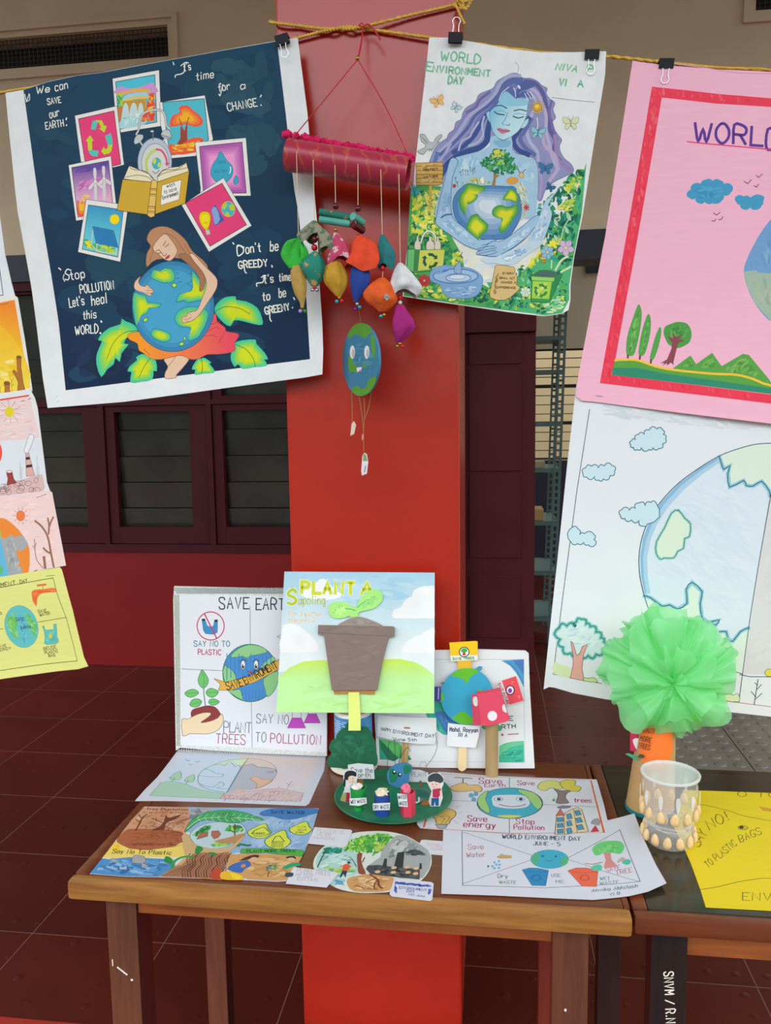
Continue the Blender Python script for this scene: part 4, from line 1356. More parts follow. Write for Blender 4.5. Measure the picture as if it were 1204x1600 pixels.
# bin
S.poly([(490,640),(600,580),(700,585),(840,630),(790,740),(700,940),(490,930),(500,780)],'2f9a52', line='1c5a3c', lw=.8)
S.poly([(505,640),(600,590),(700,592),(830,630),(750,660),(600,655)],'4a6a68', smooth=0)
S.poly([(495,650),(750,665),(745,705),(500,690)],'9cd06a'); S.poly([(510,700),(720,710),(690,900),(500,890)],'a9d24a')
S.dabs([(515,705),(715,715),(685,890),(505,880)],['c3dc5a','8cc64e','d6e27a'],16,24, seed=1)
S.poly([(755,665),(830,640),(780,760),(705,930),(690,900),(735,720)],'2a8a4c')
def recycle(cx, cy, r, c):
    for k in range(3):
        a = math.radians(-90 + 120 * k)
        R = lambda x, y: (cx + r * (x * math.cos(a) - y * math.sin(a)), cy + r * (x * math.sin(a) + y * math.cos(a)))
        S.poly([R(1.0, -.35), R(1.0, .3), R(.62, .72), R(.82, .9), R(.25, .95), R(.2, .4), R(.4, .55), R(.62, .2), R(.62, -.2)], c)
recycle(600, 805, 72, '2a8a4c')
# bag, fountain
S.crop(625, 340, 795)
S.line([(225,275),(260,180),(305,145),(350,155),(385,200),(380,270)],'e1e8e6',2.6, smooth=4); S.line([(232,275),(265,190),(305,155),(345,165),(376,205),(374,270)],'5a7a7a', .8, smooth=4)
for x, w in ((190,30),(330,40),(412,30)):
    S.poly([(x - w, 350),(x - w, 270),(x - w * .4,250),(x - w * .3,205),(x + w * .3,205),(x + w * .4,250),(x + w, 270),(x + w, 350)],'d9d0c2', smooth=2, line='7a7468', lw=.5)
S.poly([(85,345),(160,345),(215,350),(495,345),(470,560),(140,600),(75,560)],'5fae5a', line='2a6a44', lw=.7)
S.poly([(215,355),(490,348),(468,545),(190,580)],'cdd25c'); S.poly([(85,350),(155,350),(140,590),(76,556)],'6cc27a'); S.poly([(155,350),(215,354),(192,580),(140,592)],'3f8a4c')
recycle(330, 470, 84, '1c5a3c')
S.poly([(320,640),(360,560),(480,520),(600,530),(760,550),(860,600),(915,680),(870,830),(760,885),(560,880),(470,820),(440,740),(350,700)],'7fa8d8', smooth=3, line='4f83be', lw=.6)
S.dabs([(470,750),(860,740),(850,830),(740,880),(520,850)],['a9c4e4','6a97cc','c4d6ea','8fb4de'],30,34, seed=5, ang=0, aspect=4)
S.ell((610, 640), 250, 80, '9fc0e4', line='3f74b8', lw=1.4); S.ell((640, 660), 140, 46, 'b8d0ea', line='3f74b8', lw=1.2); S.ell((630, 648), 90, 26, 'd3e0ef', line='5a8ac4', lw=.7)
S.dabs([(360,640),(420,570),(600,550),(560,580),(420,630)],['5a8ed0','4579c4','7aa6de'],12,34, seed=6, ang=-15, aspect=3)
S.poly([(600,600),(600,540),(640,490),(652,475),(672,520),(672,610)],'8fb0d8', smooth=3, line='3a5a8a', lw=.8); S.line([(684,370),(672,420),(690,430)],'4a5a6a', .9, smooth=3)
flower(262, 690, 70, 'c23a3e', '8a2a30', 7, 'e8b0a0')
green_poster = S.finish('watercolour_poster', M_wcol)
tag(green_poster, 'watercolour poster of a blue woman with flowing hair holding the globe, hung on yellow rope', 'poster')
# ---------------------------------------------------------------- pink poster and the split earth poster stapled under it
wave_w = (lambda u: 0.006 * math.sin(u * 8 + 2.0), lambda v: 0.004 * math.sin(v * 7))
S = Sheet(at(1040, 850, PY - 0.006), FACING, disp=wave_w)
S.outline([(900,600),(897,625),(886,720),(870,880),(849,1078),(858,1074),(866,1075),(895,1083),(946,1092),(1000,1098),(1130,1112),(1204,1121),(1380,1142),(1440,700)],'dfe4ee')
S.crop(840, 640, 1204)
blk, sea, ln = '3a4048', 'cfdff0', '1f6a86'
S.line([(265,0),(200,420),(130,960),(80,1370)], blk, 1.1)
S.line([(80,1370),(330,1415)], blk, .9); S.line([(950,1505),(1204,1540),(1700,1590)],'b06a62',1.0)
S.poly([(1190,470),(1480,300),(1700,520),(1700,1100),(1400,1390),(1060,1370)],'d2d4da')
S.dabs([(1195,480),(1480,320),(1680,520),(1400,1370),(1070,1360)],['cfd1d7','d5d7dd'],60,70, seed=1, ang=-45, aspect=5)
earth = [(1240,172),(1130,178),(1040,200),(935,238),(830,300),(720,380),(630,475),(570,570),(535,660),(520,760),(525,860),(545,950),(580,1050),(630,1125),(700,1200),(800,1260),(950,1330),(1060,1370)]
S.poly(earth + [(1100,1120),(1195,450)],'d3e0f0', smooth=0)
S.poly([(935,240),(830,302),(722,382),(632,478),(574,572),(540,662),(526,760),(531,860),(550,950),(580,950),(566,860),(562,760),(580,670),(612,590),(670,500),(752,410),(850,330),(940,270)],'a9cbe6')
S.poly([(935,240),(830,302),(722,382),(632,478),(574,572),(540,662),(526,760),(531,860),(550,950),(560,950),(545,860),(541,760),(556,670),(590,580),(648,486),(735,392),(838,314),(938,252)],'86b6da')
S.dabs([(940,300),(1180,480),(1100,1080),(860,1060),(840,900),(600,940),(570,700),(720,420)],['cfddee','d6e2f1','d0ddef'],120,60, seed=2, ang=35, aspect=6)
grn = 'd6e6dc'
def coast(pts, fill, close=None):
    S.poly(pts + (close or []), fill)
    S.line(pts, '8fc4d6', 6.0, smooth=1); S.line(pts, ln, 1.6, smooth=2)
coast([(932,240),(945,280),(958,308),(990,288),(978,330),(988,400),(1060,366),(1075,392),(1110,395),(1155,370),(1195,420),(1200,450)], grn, [(1240,172),(1130,178),(1040,200)])
coast([(545,960),(580,970),(640,1015),(680,1008),(720,1030),(770,1000),(765,930),(795,892),(848,940),(838,1000),(848,1075),(880,1100),(938,1088),(920,1115),(880,1100)], grn, [(960,1150),(990,1200),(1090,1130),(1060,1370),(800,1260),(700,1200),(630,1125),(580,1050)])
coast([(940,1150),(975,1150),(985,1190),(1010,1200),(1050,1150),(1095,1130)], grn, [(1060,1370),(940,1320)])
S.poly([(722,518),(755,560),(785,590),(780,655),(755,665),(750,715),(720,730),(700,765),(650,765),(630,772),(608,740),(610,680),(650,610),(685,535)],'d6e6d6')
p = [(722,518),(755,560),(785,590),(780,655),(755,665),(750,715),(720,730),(700,765),(650,765),(630,772),(608,740),(610,680),(650,610),(685,535)]
S.line(p, '9fd0cc', 4.5, smooth=2, closed=True); S.line(p, '1f7a7c', 1.3, smooth=2, closed=True)
S.line(earth[:-6] , '3f5a70', 1.4, smooth=3); S.line(earth[10:], blk, 1.0, smooth=3)
S.line([(1204,440),(1170,640),(1145,790),(1100,1080),(1040,1515)], blk, 1.0)
S.line([(1240,172),(1500,220),(1680,500),(1660,1100),(1400,1385)], blk, 1.0, smooth=4)
def cloud(pts):
    S.poly(scallop(pts), 'c6e0ee', line='2f6d86', lw=1.3)
cloud([(475,180),(480,160),(500,155),(515,128),(545,128),(570,105),(610,100),(640,105),(642,128),(655,150),(640,175),(620,200),(590,195),(570,205),(530,195),(510,206),(490,195)])
cloud([(232,330),(245,300),(275,292),(310,300),(340,290),(380,288),(393,318),(370,340),(335,358),(312,363),(290,345),(250,348)])
cloud([(424,545),(430,515),(470,518),(500,510),(520,480),(550,495),(580,478),(606,480),(560,590),(545,600),(520,570),(480,568),(445,560)])
S.poly(scallop([(180,605),(205,615),(215,645),(240,640),(290,645),(288,670),(295,698),(260,698),(235,685),(205,692),(170,684)], .3),'c6e0ee', line='2f6d86', lw=1.3)
# tree
S.poly([(85,1310),(120,1320),(170,1335),(175,1385),(82,1368)],'d3e2b4', smooth=2)
crown = [(110,1130),(150,1120),(195,1125),(200,1098),(225,1085),(248,1110),(270,1122),(300,1150),(325,1180),(340,1200),(335,1240),(300,1265),(260,1272),(220,1265),(170,1260),(130,1230),(115,1190)]
crown = scallop(crown, .45); S.poly(crown, 'cfe3ea'); S.line(crown, '7fc4c0', 6, closed=True); S.line(crown, '1f7a80', 1.6, closed=True)
S.dabs([(125,1140),(220,1110),(320,1190),(300,1250),(180,1245)],['bcd8e2','dbe9ee'],26,20, seed=2, ang=-20, aspect=4)
S.poly([(170,1200),(180,1205),(200,1270),(215,1265),(230,1225),(258,1212),(235,1270),(228,1340),(240,1402),(168,1388),(182,1320),(182,1270)],'dfa79e', line='8a4a44', lw=.9)
S.poly([(238,1385),(260,1388),(290,1385),(308,1408),(240,1402)],'c9dc9a', smooth=2, line='4a6a3a', lw=.8)
S.poly([(955,1480),(985,1470),(1010,1478),(1035,1470),(1042,1512),(955,1502)],'d6e2bc', smooth=2, line='4a6a3a', lw=.8)
S.line([(1045,1372),(1100,1384),(1204,1386),(1500,1400)], blk, 1.1); S.line([(1142,1398),(1120,1528)], blk, 1.1)
for q in ([(1125,1415),(1138,1430)],[(1160,1425),(1136,1450)],[(1105,1460),(1130,1490)],[(1162,1470),(1128,1500)]):
    S.line(q, blk, 1.0)
S.ell((1204, 1365), 26, 20, 'dcd04a', line=blk, lw=.6)
S.crop(880, 400, 1204)
S.dabs([(165,850),(700,905),(1200,1000),(1200,1030),(300,950),(160,920)],['d3dbe4','cbd6e2','d8dfe8'],70,50, seed=4, ang=8, aspect=6)
white_poster = S.finish('split_earth_poster', M_paper)
tag(white_poster, 'white poster of a split earth with pale blue clouds, stapled below the pink poster', 'poster')

wave_p = (lambda u: 0.005 * math.sin(u * 9 + 1.0), lambda v: 0.003 * math.sin(v * 9))
S = Sheet(at(1060, 370, PY - 0.02), FACING, disp=wave_p)
S.outline([(988,94),(1000,97),(1040,103),(1120,110),(1204,113),(1440,128),(1385,686),(1204,662),(1060,645),(930,628),(908,626),(900,619),(903,590),(945,370)],'f0b4d0')
S.crop(880, 60, 1204)
S.line([(640,150),(840,180),(1000,205),(1204,208)],'d79ab8',1.4, smooth=3)
red = 'ea3652'
S.poly([(512,283),(570,290),(900,330),(1204,352),(1960,400),(1960,452),(1204,403),(880,386),(568,348)], red)
S.crop(880, 400, 1204)
K = 340 / .2691   # rows between the two crops
S.poly([(512,283 - K),(568,348 - K),(412,0),(300,610),(278,690),(1204,805),(1780,880),(1770,930),(1204,858),(212,738),(345,0)], red)
S.dabs([(345,0),(410,0),(300,610),(278,690),(1204,806),(1204,855),(215,735)],['e52f4a','f04a5e','e83c55'],110,22, seed=3, ang=80, aspect=3)
S.crop(880, 60, 1204)
S.dabs([(515,288),(1200,355),(1200,400),(880,384),(566,348),(420,1200),(345,1330)],['e52f4a','f04a5e','e83c55','ef6072'],110,20, seed=4, ang=95, aspect=3)
pur = '5b2f96'
S.text('WORL',(752,604),(1140,628),108, pur, 4.2, smooth=True, gap=.25)
S.text('D',(1172,640),(1270,648),108, pur, 4.2)
S.line([(712,606),(860,622),(1204,650),(1300,656)],'e2356f',1.8, smooth=3)
blu = '3f9ac8'
S.poly(scallop([(710,910),(735,885),(740,858),(790,850),(820,826),(860,832),(905,830),(925,850),(975,862),(965,900),(925,918),(915,945),(860,962),(815,955),(780,962),(760,935),(725,930)], .2), blu)
S.poly(scallop([(992,925),(1040,922),(1080,928),(1160,922),(1155,945),(1145,975),(1110,998),(1080,985),(1035,995),(1020,970),(998,955)], .2), blu)
S.dabs([(740,890),(800,855),(950,870),(900,930),(780,945)],['4aa4d0','358fbe'],20,26, seed=1, ang=0, aspect=3)
for q in ([(1112,800),(1128,812),(1148,792)],[(1042,835),(1064,848),(1084,826)],[(1100,860),(1116,868),(1126,850)],[(865,1018),(884,1030),(904,1014)],[(855,1062),(870,1066),(880,1052)],[(895,1055),(910,1056),(920,1038)]):
    S.line(q, '5a3a5a', 1.2)
S.crop(880, 400, 1204)
for d in (1,):
    E_ = [(1400,-330),(1250,-250),(1204,-215),(1140,-130),(1085,-30),(1055,40),(1045,90),(1065,180),(1110,275),(1160,340),(1204,378),(1300,420),(1500,420),(1640,300),(1700,60),(1640,-200)]
    S.poly(E_, '6f9fd2', smooth=3)
    S.dabs([(1210,-190),(1640,-200),(1690,60),(1050,80),(1100,-40)],['6a9ad0','7aa8d6','6494c8','80aed0'],70,50, seed=2, ang=80, aspect=5)
    S.poly([(1046,92),(1120,84),(1130,98),(1204,100),(1690,110),(1640,300),(1500,418),(1300,418),(1204,376),(1110,275),(1066,180)],'a2b8a8')
    S.dabs([(1060,100),(1680,120),(1600,320),(1300,410),(1120,270)],['9cb49e','a9bca4','92aca0','b0b8aa'],80,34, seed=3, ang=70, aspect=4)
tg = '55a04a'
S.poly([(440,280),(455,330),(445,430),(415,560),(390,580),(365,565),(370,470),(400,370),(425,300)], tg, smooth=3)
S.poly([(495,335),(508,380),(500,470),(475,560),(455,580),(435,565),(450,460),(475,370)], tg, smooth=3)
S.poly([(558,412),(568,440),(550,530),(522,600),(500,600),(512,540),(535,460)], tg, smooth=3)
S.dabs([(440,300),(450,340),(400,560),(372,560),(400,400)],['6cb256','478f3e','7cbc62'],26,16, seed=1, ang=100, aspect=3)
S.dabs([(495,350),(505,390),(465,565),(440,560)],['6cb256','478f3e','7cbc62'],18,13, seed=2, ang=100, aspect=3)
for q in ([(374,575),(374,592)],[(444,580),(442,602)],[(508,602),(505,626)]):
    S.line(q, '7a3a4a', 3)
S.poly([(580,440),(590,410),(620,395),(660,383),(710,390),(735,420),(742,460),(730,500),(700,522),(660,535),(610,515),(590,480)],'4a9a45', smooth=3)
S.dabs([(600,420),(660,395),(730,430),(720,500),(640,520)],['3f8a3c','5aa850'],26,20, seed=3)
S.poly([(605,465),(635,478),(632,440),(650,470),(690,455),(665,485),(705,490),(665,505),(650,560),(636,620),(640,635),(622,620),(600,636),(598,622),(572,638),(585,620),(560,624),(600,600),(625,540),(630,505),(602,470)],'8a4552')
mt = [(630,655),(735,578),(775,640),(765,630),(860,562),(915,640),(1040,568),(1075,575),(1195,720),(1204,740)]
S.poly(mt + [(1204,760),(900,690)],'57a044')
S.dabs([(660,650),(735,590),(770,650)],['6ab252','4a9238'],16,18, seed=4, ang=-45, aspect=3); S.dabs([(780,650),(860,575),(905,660)],['6ab252','4a9238'],20,20, seed=5, ang=-45, aspect=3); S.dabs([(910,665),(1050,580),(1170,710),(1000,690)],['7ab05c','4a9238','68ac50'],36,22, seed=6, ang=-45, aspect=3)
S.poly([(298,610),(440,605),(530,640),(640,660),(860,685),(1000,690),(1100,715),(1204,750),(1760,830),(1760,870),(1204,800),(280,690)],'57a03e')
S.poly([(288,650),(420,648),(600,685),(860,720),(1204,770),(1760,850),(1770,880),(1204,802),(280,690)],'2a8a6e')
S.line([(300,606),(360,600),(440,608),(530,640),(640,662),(860,684),(1000,690),(1100,715),(1204,752),(1500,790)],'f0c13c',3.4, smooth=3)
S.line([(190,812),(228,816)],'5a4a55', .9)
pink_poster = S.finish('pink_poster', M_marker)
tag(pink_poster, 'pink poster with red border and purple lettering hanging at the right', 'poster')
# ---------------------------------------------------------------- chain of five sheets stapled together at the left edge
LGROUP = 'drawings stapled in a chain at the left edge'
wave_l = (lambda u: 0.004 * math.sin(u * 12), lambda v: 0.003 * math.sin(v * 8))
# plain white sheet with a ruled border, top of the chain
S = Sheet(at(-60, 320, PY - 0.010), FACING, disp=wave_l)
S.outline([(-40,152),(-27,150),(-12,260),(0,330),(8,395),(18,440),(25,466),(-270,512),(-310,190)],'dfe5ee')
S.line([(-38,180),(-16,300),(5,461),(-260,502)],'44506a',1.3)
S.line([(-43,183),(-21,300),(-1,455),(-258,495)],'6c8cc0',1.0)
o = S.finish('drawing_sheet', M_paper); tag(o, 'white drawing sheet with a thin ruled border, topmost at the left edge', 'drawing', LGROUP)
# orange sunset with tree stumps
S = Sheet(at(-60, 540, PY - 0.014), FACING, disp=wave_l)
S.outline([(-265,505),(0,468),(27,463),(30,466),(40,530),(51,611),(0,619),(-240,655)],'e6e4de')
S.poly([(-262,510),(0,474),(25,469),(36,540),(47,606),(0,617),(-236,648)], S.grad('f08a28','f3d022',(10,480),(-2,570)))
S.poly([(-60,520),(0,505),(40,560),(46,604),(0,612),(-200,640),(-240,570)], S.grad('f2b71c','f1d94a',(0,510),(0,605)), smooth=2)
S.dabs([(-100,560),(30,560),(44,602),(-90,620)],['f0dc7a','eccb2e','f3e08e','efc21f'],50,8, seed=1, ang=0, aspect=3)
S.crop(0, 300, 160, 753)
S.poly([(-300,1560),(-100,1510),(60,1480),(150,1475),(228,1448),(230,1455),(0,1500)],'d6b56a')
S.poly([(128,1215),(160,1212),(158,1290),(172,1400),(188,1465),(130,1478),(138,1400),(118,1355),(95,1318),(110,1310),(132,1335)],'b5722f', smooth=0, line='5a3a1a', lw=.8)
S.ell((144, 1214), 17, 9, '8a5a2c', line='4a2f18', lw=.6)
S.poly([(35,1405),(74,1405),(72,1450),(80,1486),(36,1490),(40,1440)],'b5722f', line='5a3a1a', lw=.8)
S.ell((53, 1405), 21, 12, '8a5a2c', line='4a2f18', lw=.6)
for q in ([(92,1470),(88,1400),(78,1350)],[(88,1400),(104,1370)],[(90,1430),(104,1410)],[(2,1490),(6,1430)]):
    S.line(q, '9a7a30', .6)
S.line([(6,832),(70,822)],'7a5a3a', .7)
o = S.finish('drawing_sheet', M_wcol); tag(o, 'orange and yellow sunset drawing with brown tree stumps at the left edge', 'drawing', LGROUP)
# pink sky with chimney
S = Sheet(at(-60, 690, PY - 0.018), FACING, disp=wave_l)
S.outline([(-240,650),(0,615),(49,608),(56,622),(60,637),(73,754),(78,768),(60,772),(0,781),(-220,812)],'e2e3ea')
S.crop(0, 600, 160, 853)
S.poly([(-1200,260),(0,130),(245,95),(262,120),(330,440),(300,460),(0,475),(-1150,640)],'e9cfd2')
S.dabs([(-400,190),(0,135),(245,110),(325,440),(0,470),(-400,520)],['e8c4c6','e2d3da','efd6d6','e4bcbc','e8dde2'],150,40, seed=2, ang=-3, aspect=7)
S.line([(-600,210),(0,135),(248,97)],'d8503c',2.4)
for k in range(10):
    a = k * math.pi / 5 + .2
    S.line([(90 + 50 * math.cos(a),232 + 54 * math.sin(a)),(90 + 98 * math.cos(a),232 + 100 * math.sin(a))],'9a8a4a', .6)
S.ell((90, 232), 38, 44, 'dfd023')
S.poly([(-600,560),(-300,500),(22,472),(230,460),(300,455),(330,450),(372,780),(360,890),(-600,980)],'dbe2ee')
S.ell((-60, 570), 82, 120, 'e8533a', line='c2402c', lw=.7)
S.poly([(-600,920),(0,860),(140,815),(260,770),(350,752),(375,860),(360,890),(-600,1010)],'d7b8b8')
rr = random.Random(4)
for k in range(26):
    x, y = rr.uniform(-60, 340), rr.uniform(790, 900)
    if y > 860 - (x + 20) * .28:
        w = rr.uniform(16, 34)
        S.line([(x - w, y + 8),(x - w * .6, y - 14),(x + w * .4, y - 16),(x + w, y + 2),(x + w * .4, y + 20),(x - w * .5, y + 22)],'6a4a50', .6, smooth=3, closed=True)
S.poly([(58,738),(105,730),(118,790),(142,822),(60,842),(70,790)],'9a3f3c', line='5a2a2a', lw=.7); S.ell((82,730),24,11,'e6dcd8', line='5a2a2a', lw=.6)
S.poly([(218,575),(244,575),(290,760),(222,770)],'d9aca6', line='6a4a4a', lw=.6)
S.poly([(220,610),(250,606),(252,628),(220,632)],'2c2632'); S.poly([(222,676),(268,668),(274,690),(222,698)],'2c2632')
S.poly([(205,555),(225,495),(248,425),(275,420),(288,440),(270,500),(245,560),(225,578)],'e6e9f0', smooth=3, line='7a8090', lw=.7)
for x in (180, 318):
    S.line([(x, 800),(x - 8,650 if x < 200 else 600)],'9aa0a4', .6)
    for j in range(4):
        S.line([(x - 18,690 + j * 25),(x - 3,715 + j * 25),(x + 14,690 + j * 25)],'9aa0a4', .5)
S.line([(185,146),(215,138)],'4a4040', .9); S.line([(245,128),(268,118)],'4a4040', .9)
o = S.finish('drawing_sheet', M_paper); tag(o, 'pencil drawing of pink sky, yellow sun and striped chimney at the left edge', 'drawing', LGROUP)
# half polluted earth
S = Sheet(at(-60, 830, PY - 0.022), FACING, disp=wave_l)
S.outline([(-222,812),(0,775),(76,766),(82,769),(90,815),(102,884),(0,903),(-205,940)],'e6d6da')
S.crop(0, 600, 160, 853)
S.poly([(-1150,1150),(0,950),(425,892),(440,910),(530,1500),(0,1610),(-1050,1780)],'ecd0d0')
S.dabs([(-300,1010),(0,955),(420,900),(520,1495),(0,1600),(-300,1640)],['e8c6c6','efdcdc','e5cdd2','f0d6d4'],150,40, seed=3, ang=-10, aspect=6)
S.ell((180, 1096), 34, 42, 'ec7a40', line='c2502c', lw=.6)
for k in range(10):
    a = k * math.pi / 5
    S.line([(180 + 42 * math.cos(a),1096 + 50 * math.sin(a)),(180 + 62 * math.cos(a),1096 + 74 * math.sin(a))],'b05a3a', .7)
S.poly([(-260,1330),(-220,1220),(-120,1140),(0,1115),(60,1125),(130,1180),(190,1250),(240,1340),(250,1440),(240,1560),(200,1680),(-200,1720),(-260,1500)],'e98a34', smooth=3)
S.poly([(15,1275),(60,1285),(95,1250),(120,1275),(160,1265),(200,1262),(242,1340),(210,1370),(170,1395),(135,1370),(150,1430),(170,1490),(135,1520),(180,1520),(190,1570),(200,1680),(80,1700),(40,1420)],'a3a8ae')
S.dabs([(30,1280),(190,1270),(150,1380),(170,1560),(80,1580)],['8f959c','b4b9be','9aa0a8'],26,24, seed=2, ang=80, aspect=3)
S.poly([(-260,1330),(-220,1230),(-60,1200),(10,1270),(40,1420),(80,1610),(60,1720),(-200,1720)],'5fb6dd', smooth=0)
S.poly([(-200,1230),(-60,1150),(0,1190),(12,1270),(-60,1300)],'93c860', smooth=2)
S.poly([(-40,1520),(0,1500),(30,1540),(20,1580),(-40,1600)],'5fb67a', smooth=3)
tr = '9a6a5a'
for q, w in (([(445,1525),(425,1420),(405,1300),(385,1240),(345,1180),(298,1140)],3.2),([(405,1250),(410,1180),(400,1115)],2.6),([(408,1200),(425,1150),(445,1108)],2.6),([(415,1410),(385,1390),(362,1365)],3.0),([(375,1535),(366,1440)],4.2),([(360,1535),(310,1470),(295,1400),(290,1290)],1.2),([(290,1370),(276,1345)],1),([(296,1350),(306,1322)],1),([(285,1560),(310,1550)],1.5)):
    S.line(q, tr, w, smooth=3)
S.line([(310,945),(345,935),(392,915)],'6a5050', .8)
o = S.finish('drawing_sheet', M_paper); tag(o, 'drawing of a half blue, half orange earth with bare trees, above the yellow sheet', 'drawing', LGROUP)
# yellow sheet
wave_y = (lambda u: 0.006 * math.sin(u * 12) + max(0, u - .12) ** 2 * 0.8, lambda v: 0.004 * math.sin(v * 14))
S = Sheet(at(-60, 970, PY - 0.028), FACING, disp=wave_y)
S.outline([(-210,938),(0,901),(60,891),(88,886),(102,883),(106,886),(110,898),(125,948),(135,990),(143,1020),(151,1033),(131,1040),(60,1052),(0,1061),(-170,1088)],'d9de86')
S.crop(0, 860, 160, 1164)
k_ = '55552e'
S.line([(-1300,630),(0,418),(660,292),(720,500),(820,740),(945,1218),(0,1365),(-1200,1560)], k_, 1.0)
S.line([(-400,960),(48,884)], k_, .9); S.line([(460,804),(815,732)], k_, .9)
S.text('ENVIRONMENT',(-260,462),(206,380),46,'3f4022',1.1); S.text('DAY',(262,368),(346,352),42,'3f4022',1.1)
S.poly([(395,500),(400,450),(460,430),(560,420),(640,405),(695,412),(705,448),(620,458),(540,468),(490,490),(462,530),(455,600),(448,622),(430,600),(405,560)],'e37038', smooth=2)
S.dabs([(402,460),(640,410),(700,440),(480,480),(440,600),(410,550)],['d9602c','ec8450'],24,20, seed=1)
S.line([(464,385),(570,370)],'d9703c',3.2); S.line([(530,395),(534,412)],'b05030',1.4)
S.text('SAVE',(470,698),(568,682),34,'4a4a2a', .9); S.text('WATER',(488,736),(612,708),32,'4a4a2a', .9)
S.ell((264, 858), 194, 244, '5fbcc0', rot=-12, line='6ab0a0', lw=.8)
S.dabs([(80,740),(170,680),(220,800),(200,880),(250,1000),(180,1010),(90,880)],['5fb85a','78c460','6cc07a','8fd08a'],60,26, seed=2, ang=60, aspect=2)
S.dabs([(300,700),(380,720),(450,850),(440,980),(380,940),(330,820)],['5fb85a','78c460','6cc07a','8fd08a'],50,24, seed=3, ang=60, aspect=2)
S.dabs([(240,680),(300,760),(320,900),(340,1040),(280,1060),(240,900)],['4fa8c8','6cc4cc','5ab4c4'],34,24, seed=4, ang=80, aspect=2.5)
S.text('SAVE',(196,796),(300,790),38,'2f5f7a',1.0); S.text('EARTH',(256,884),(372,876),30,'2f5f7a',1.0)
S.poly([(510,850),(530,840),(545,885),(560,890),(655,880),(650,820),(685,812),(692,880),(690,960),(712,1010),(680,1040),(560,1058),(530,1050),(538,960),(528,890)],'5cbcb4', smooth=0, line='4a9a98', lw=.6)
S.dabs([(545,900),(680,890),(690,1020),(550,1045)],['7ccac0','4fb0ac','6cc4bc'],30,18, seed=5)
S.ell((610, 955), 22, 30, 'c6c24a')
S.text('REUSE',(524,1128),(674,1092),36,'4a4a2a', .9); S.text('PLASTIC',(534,1166),(696,1138),32,'4a4a2a', .9); S.text('BAG',(580,1198),(660,1186),30,'4a4a2a', .9)
S.text('TS',(-10,728),(40,720),28,'4a4a2a', .8); S.text('SAVE',(-30,1108),(76,1090),28,'4a4a2a', .8); S.text('ENERGY',(-60,1156),(132,1122),30,'4a4a2a', .8)
S.line([(570,276),(680,264)],'6a6a3a', .8)
o = S.finish('drawing_sheet', M_marker); tag(o, 'yellow sheet with an orange tap drawn on it, lowest at the left edge', 'drawing', LGROUP)
# ---------------------------------------------------------------- two wooden tables
TZ = 0.75
W_top = wood_mat('varnished_table_top_wood', '5a2c18', '6e3a20', 0.28, 0)
W_edge = wood_mat('worn_golden_edge_wood', '7c4c20', 'a87238', 0.35, 0, 1.2)
W_apron = wood_mat('orange_apron_wood', '7e3f1c', '9c5628', 0.4, 0)
W_leg = wood_mat('brown_leg_wood', '55301f', '6e3f2c', 0.4, 2)
W_legr = wood_mat('reddish_leg_wood', '61231a', '7a3022', 0.4, 2)
W_top2 = wood_mat('dark_polished_table_wood', '231d15', '3b3122', 0.16, 0)
W_edge2 = wood_mat('dark_brown_edge_wood', '5a2a18', '74391f', 0.3, 0)
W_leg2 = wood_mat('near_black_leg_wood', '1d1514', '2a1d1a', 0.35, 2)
X0, X1 = -0.806, 0.252
Y0, Y1 = 1.333, 1.962
t = thing('table', ((X0 + X1) / 2, (Y0 + Y1) / 2, FZ), 'brown wooden table with worn golden front edge, covered with craft work and drawings', 'table')
obj('table_top', box(NB(), X0 + 0.03, X1 - 0.012, Y0 + 0.03, Y1, TZ - 0.036, TZ, bev=0.003), W_top, t)
obj('front_edge', box(NB(), X0, X1, Y0, Y0 + 0.0302, TZ - 0.038, TZ + 0.0005, bev=0.009), W_edge, t, True)
obj('side_edge', box(NB(), X0, X0 + 0.0302, Y0 + 0.0302, Y1, TZ - 0.038, TZ + 0.0005, bev=0.008), W_edge2, t, True)
obj('side_edge', box(NB(), X1 - 0.0122, X1, Y0 + 0.0302, Y1, TZ - 0.038, TZ + 0.0003, bev=0.004), W_edge2, t, True)
LZ = TZ - 0.0385
la = at(170, 1500, Y0 + 0.035).x; lb = at(217, 1500, Y0 + 0.035).x
ra = at(862, 1520, Y0 + 0.035).x; rb = at(919, 1520, Y0 + 0.035).x
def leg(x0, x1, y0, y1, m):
    o_ = obj('leg', box(NB(), x0, x1, y0, y1, FZ, LZ, bev=0.003), [m, W_leg2], t)      # right faces use the near-black material
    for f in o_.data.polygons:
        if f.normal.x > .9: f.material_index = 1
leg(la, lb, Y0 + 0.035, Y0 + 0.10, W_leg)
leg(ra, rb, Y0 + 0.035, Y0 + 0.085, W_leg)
ba = at(309, 1500, Y1 - 0.09).x; bb = at(345, 1500, Y1 - 0.09).x
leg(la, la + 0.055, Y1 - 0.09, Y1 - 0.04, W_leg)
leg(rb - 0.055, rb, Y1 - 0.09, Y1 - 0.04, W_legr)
obj('apron', box(NB(), lb, ra, Y0 + 0.042, Y0 + 0.062, LZ - 0.045, LZ, bev=0.002), W_apron, t)
obj('apron', box(NB(), lb, ra, Y1 - 0.075, Y1 - 0.055, LZ - 0.05, LZ, bev=0.002), W_apron, t)
obj('side_rail', box(NB(), la + 0.015, la + 0.035, Y0 + 0.085, Y1 - 0.09, LZ - 0.05, LZ, bev=0.002), W_apron, t)
obj('side_rail', box(NB(), rb - 0.035, rb - 0.015, Y0 + 0.085, Y1 - 0.09, LZ - 0.05, LZ, bev=0.002), W_apron, t)
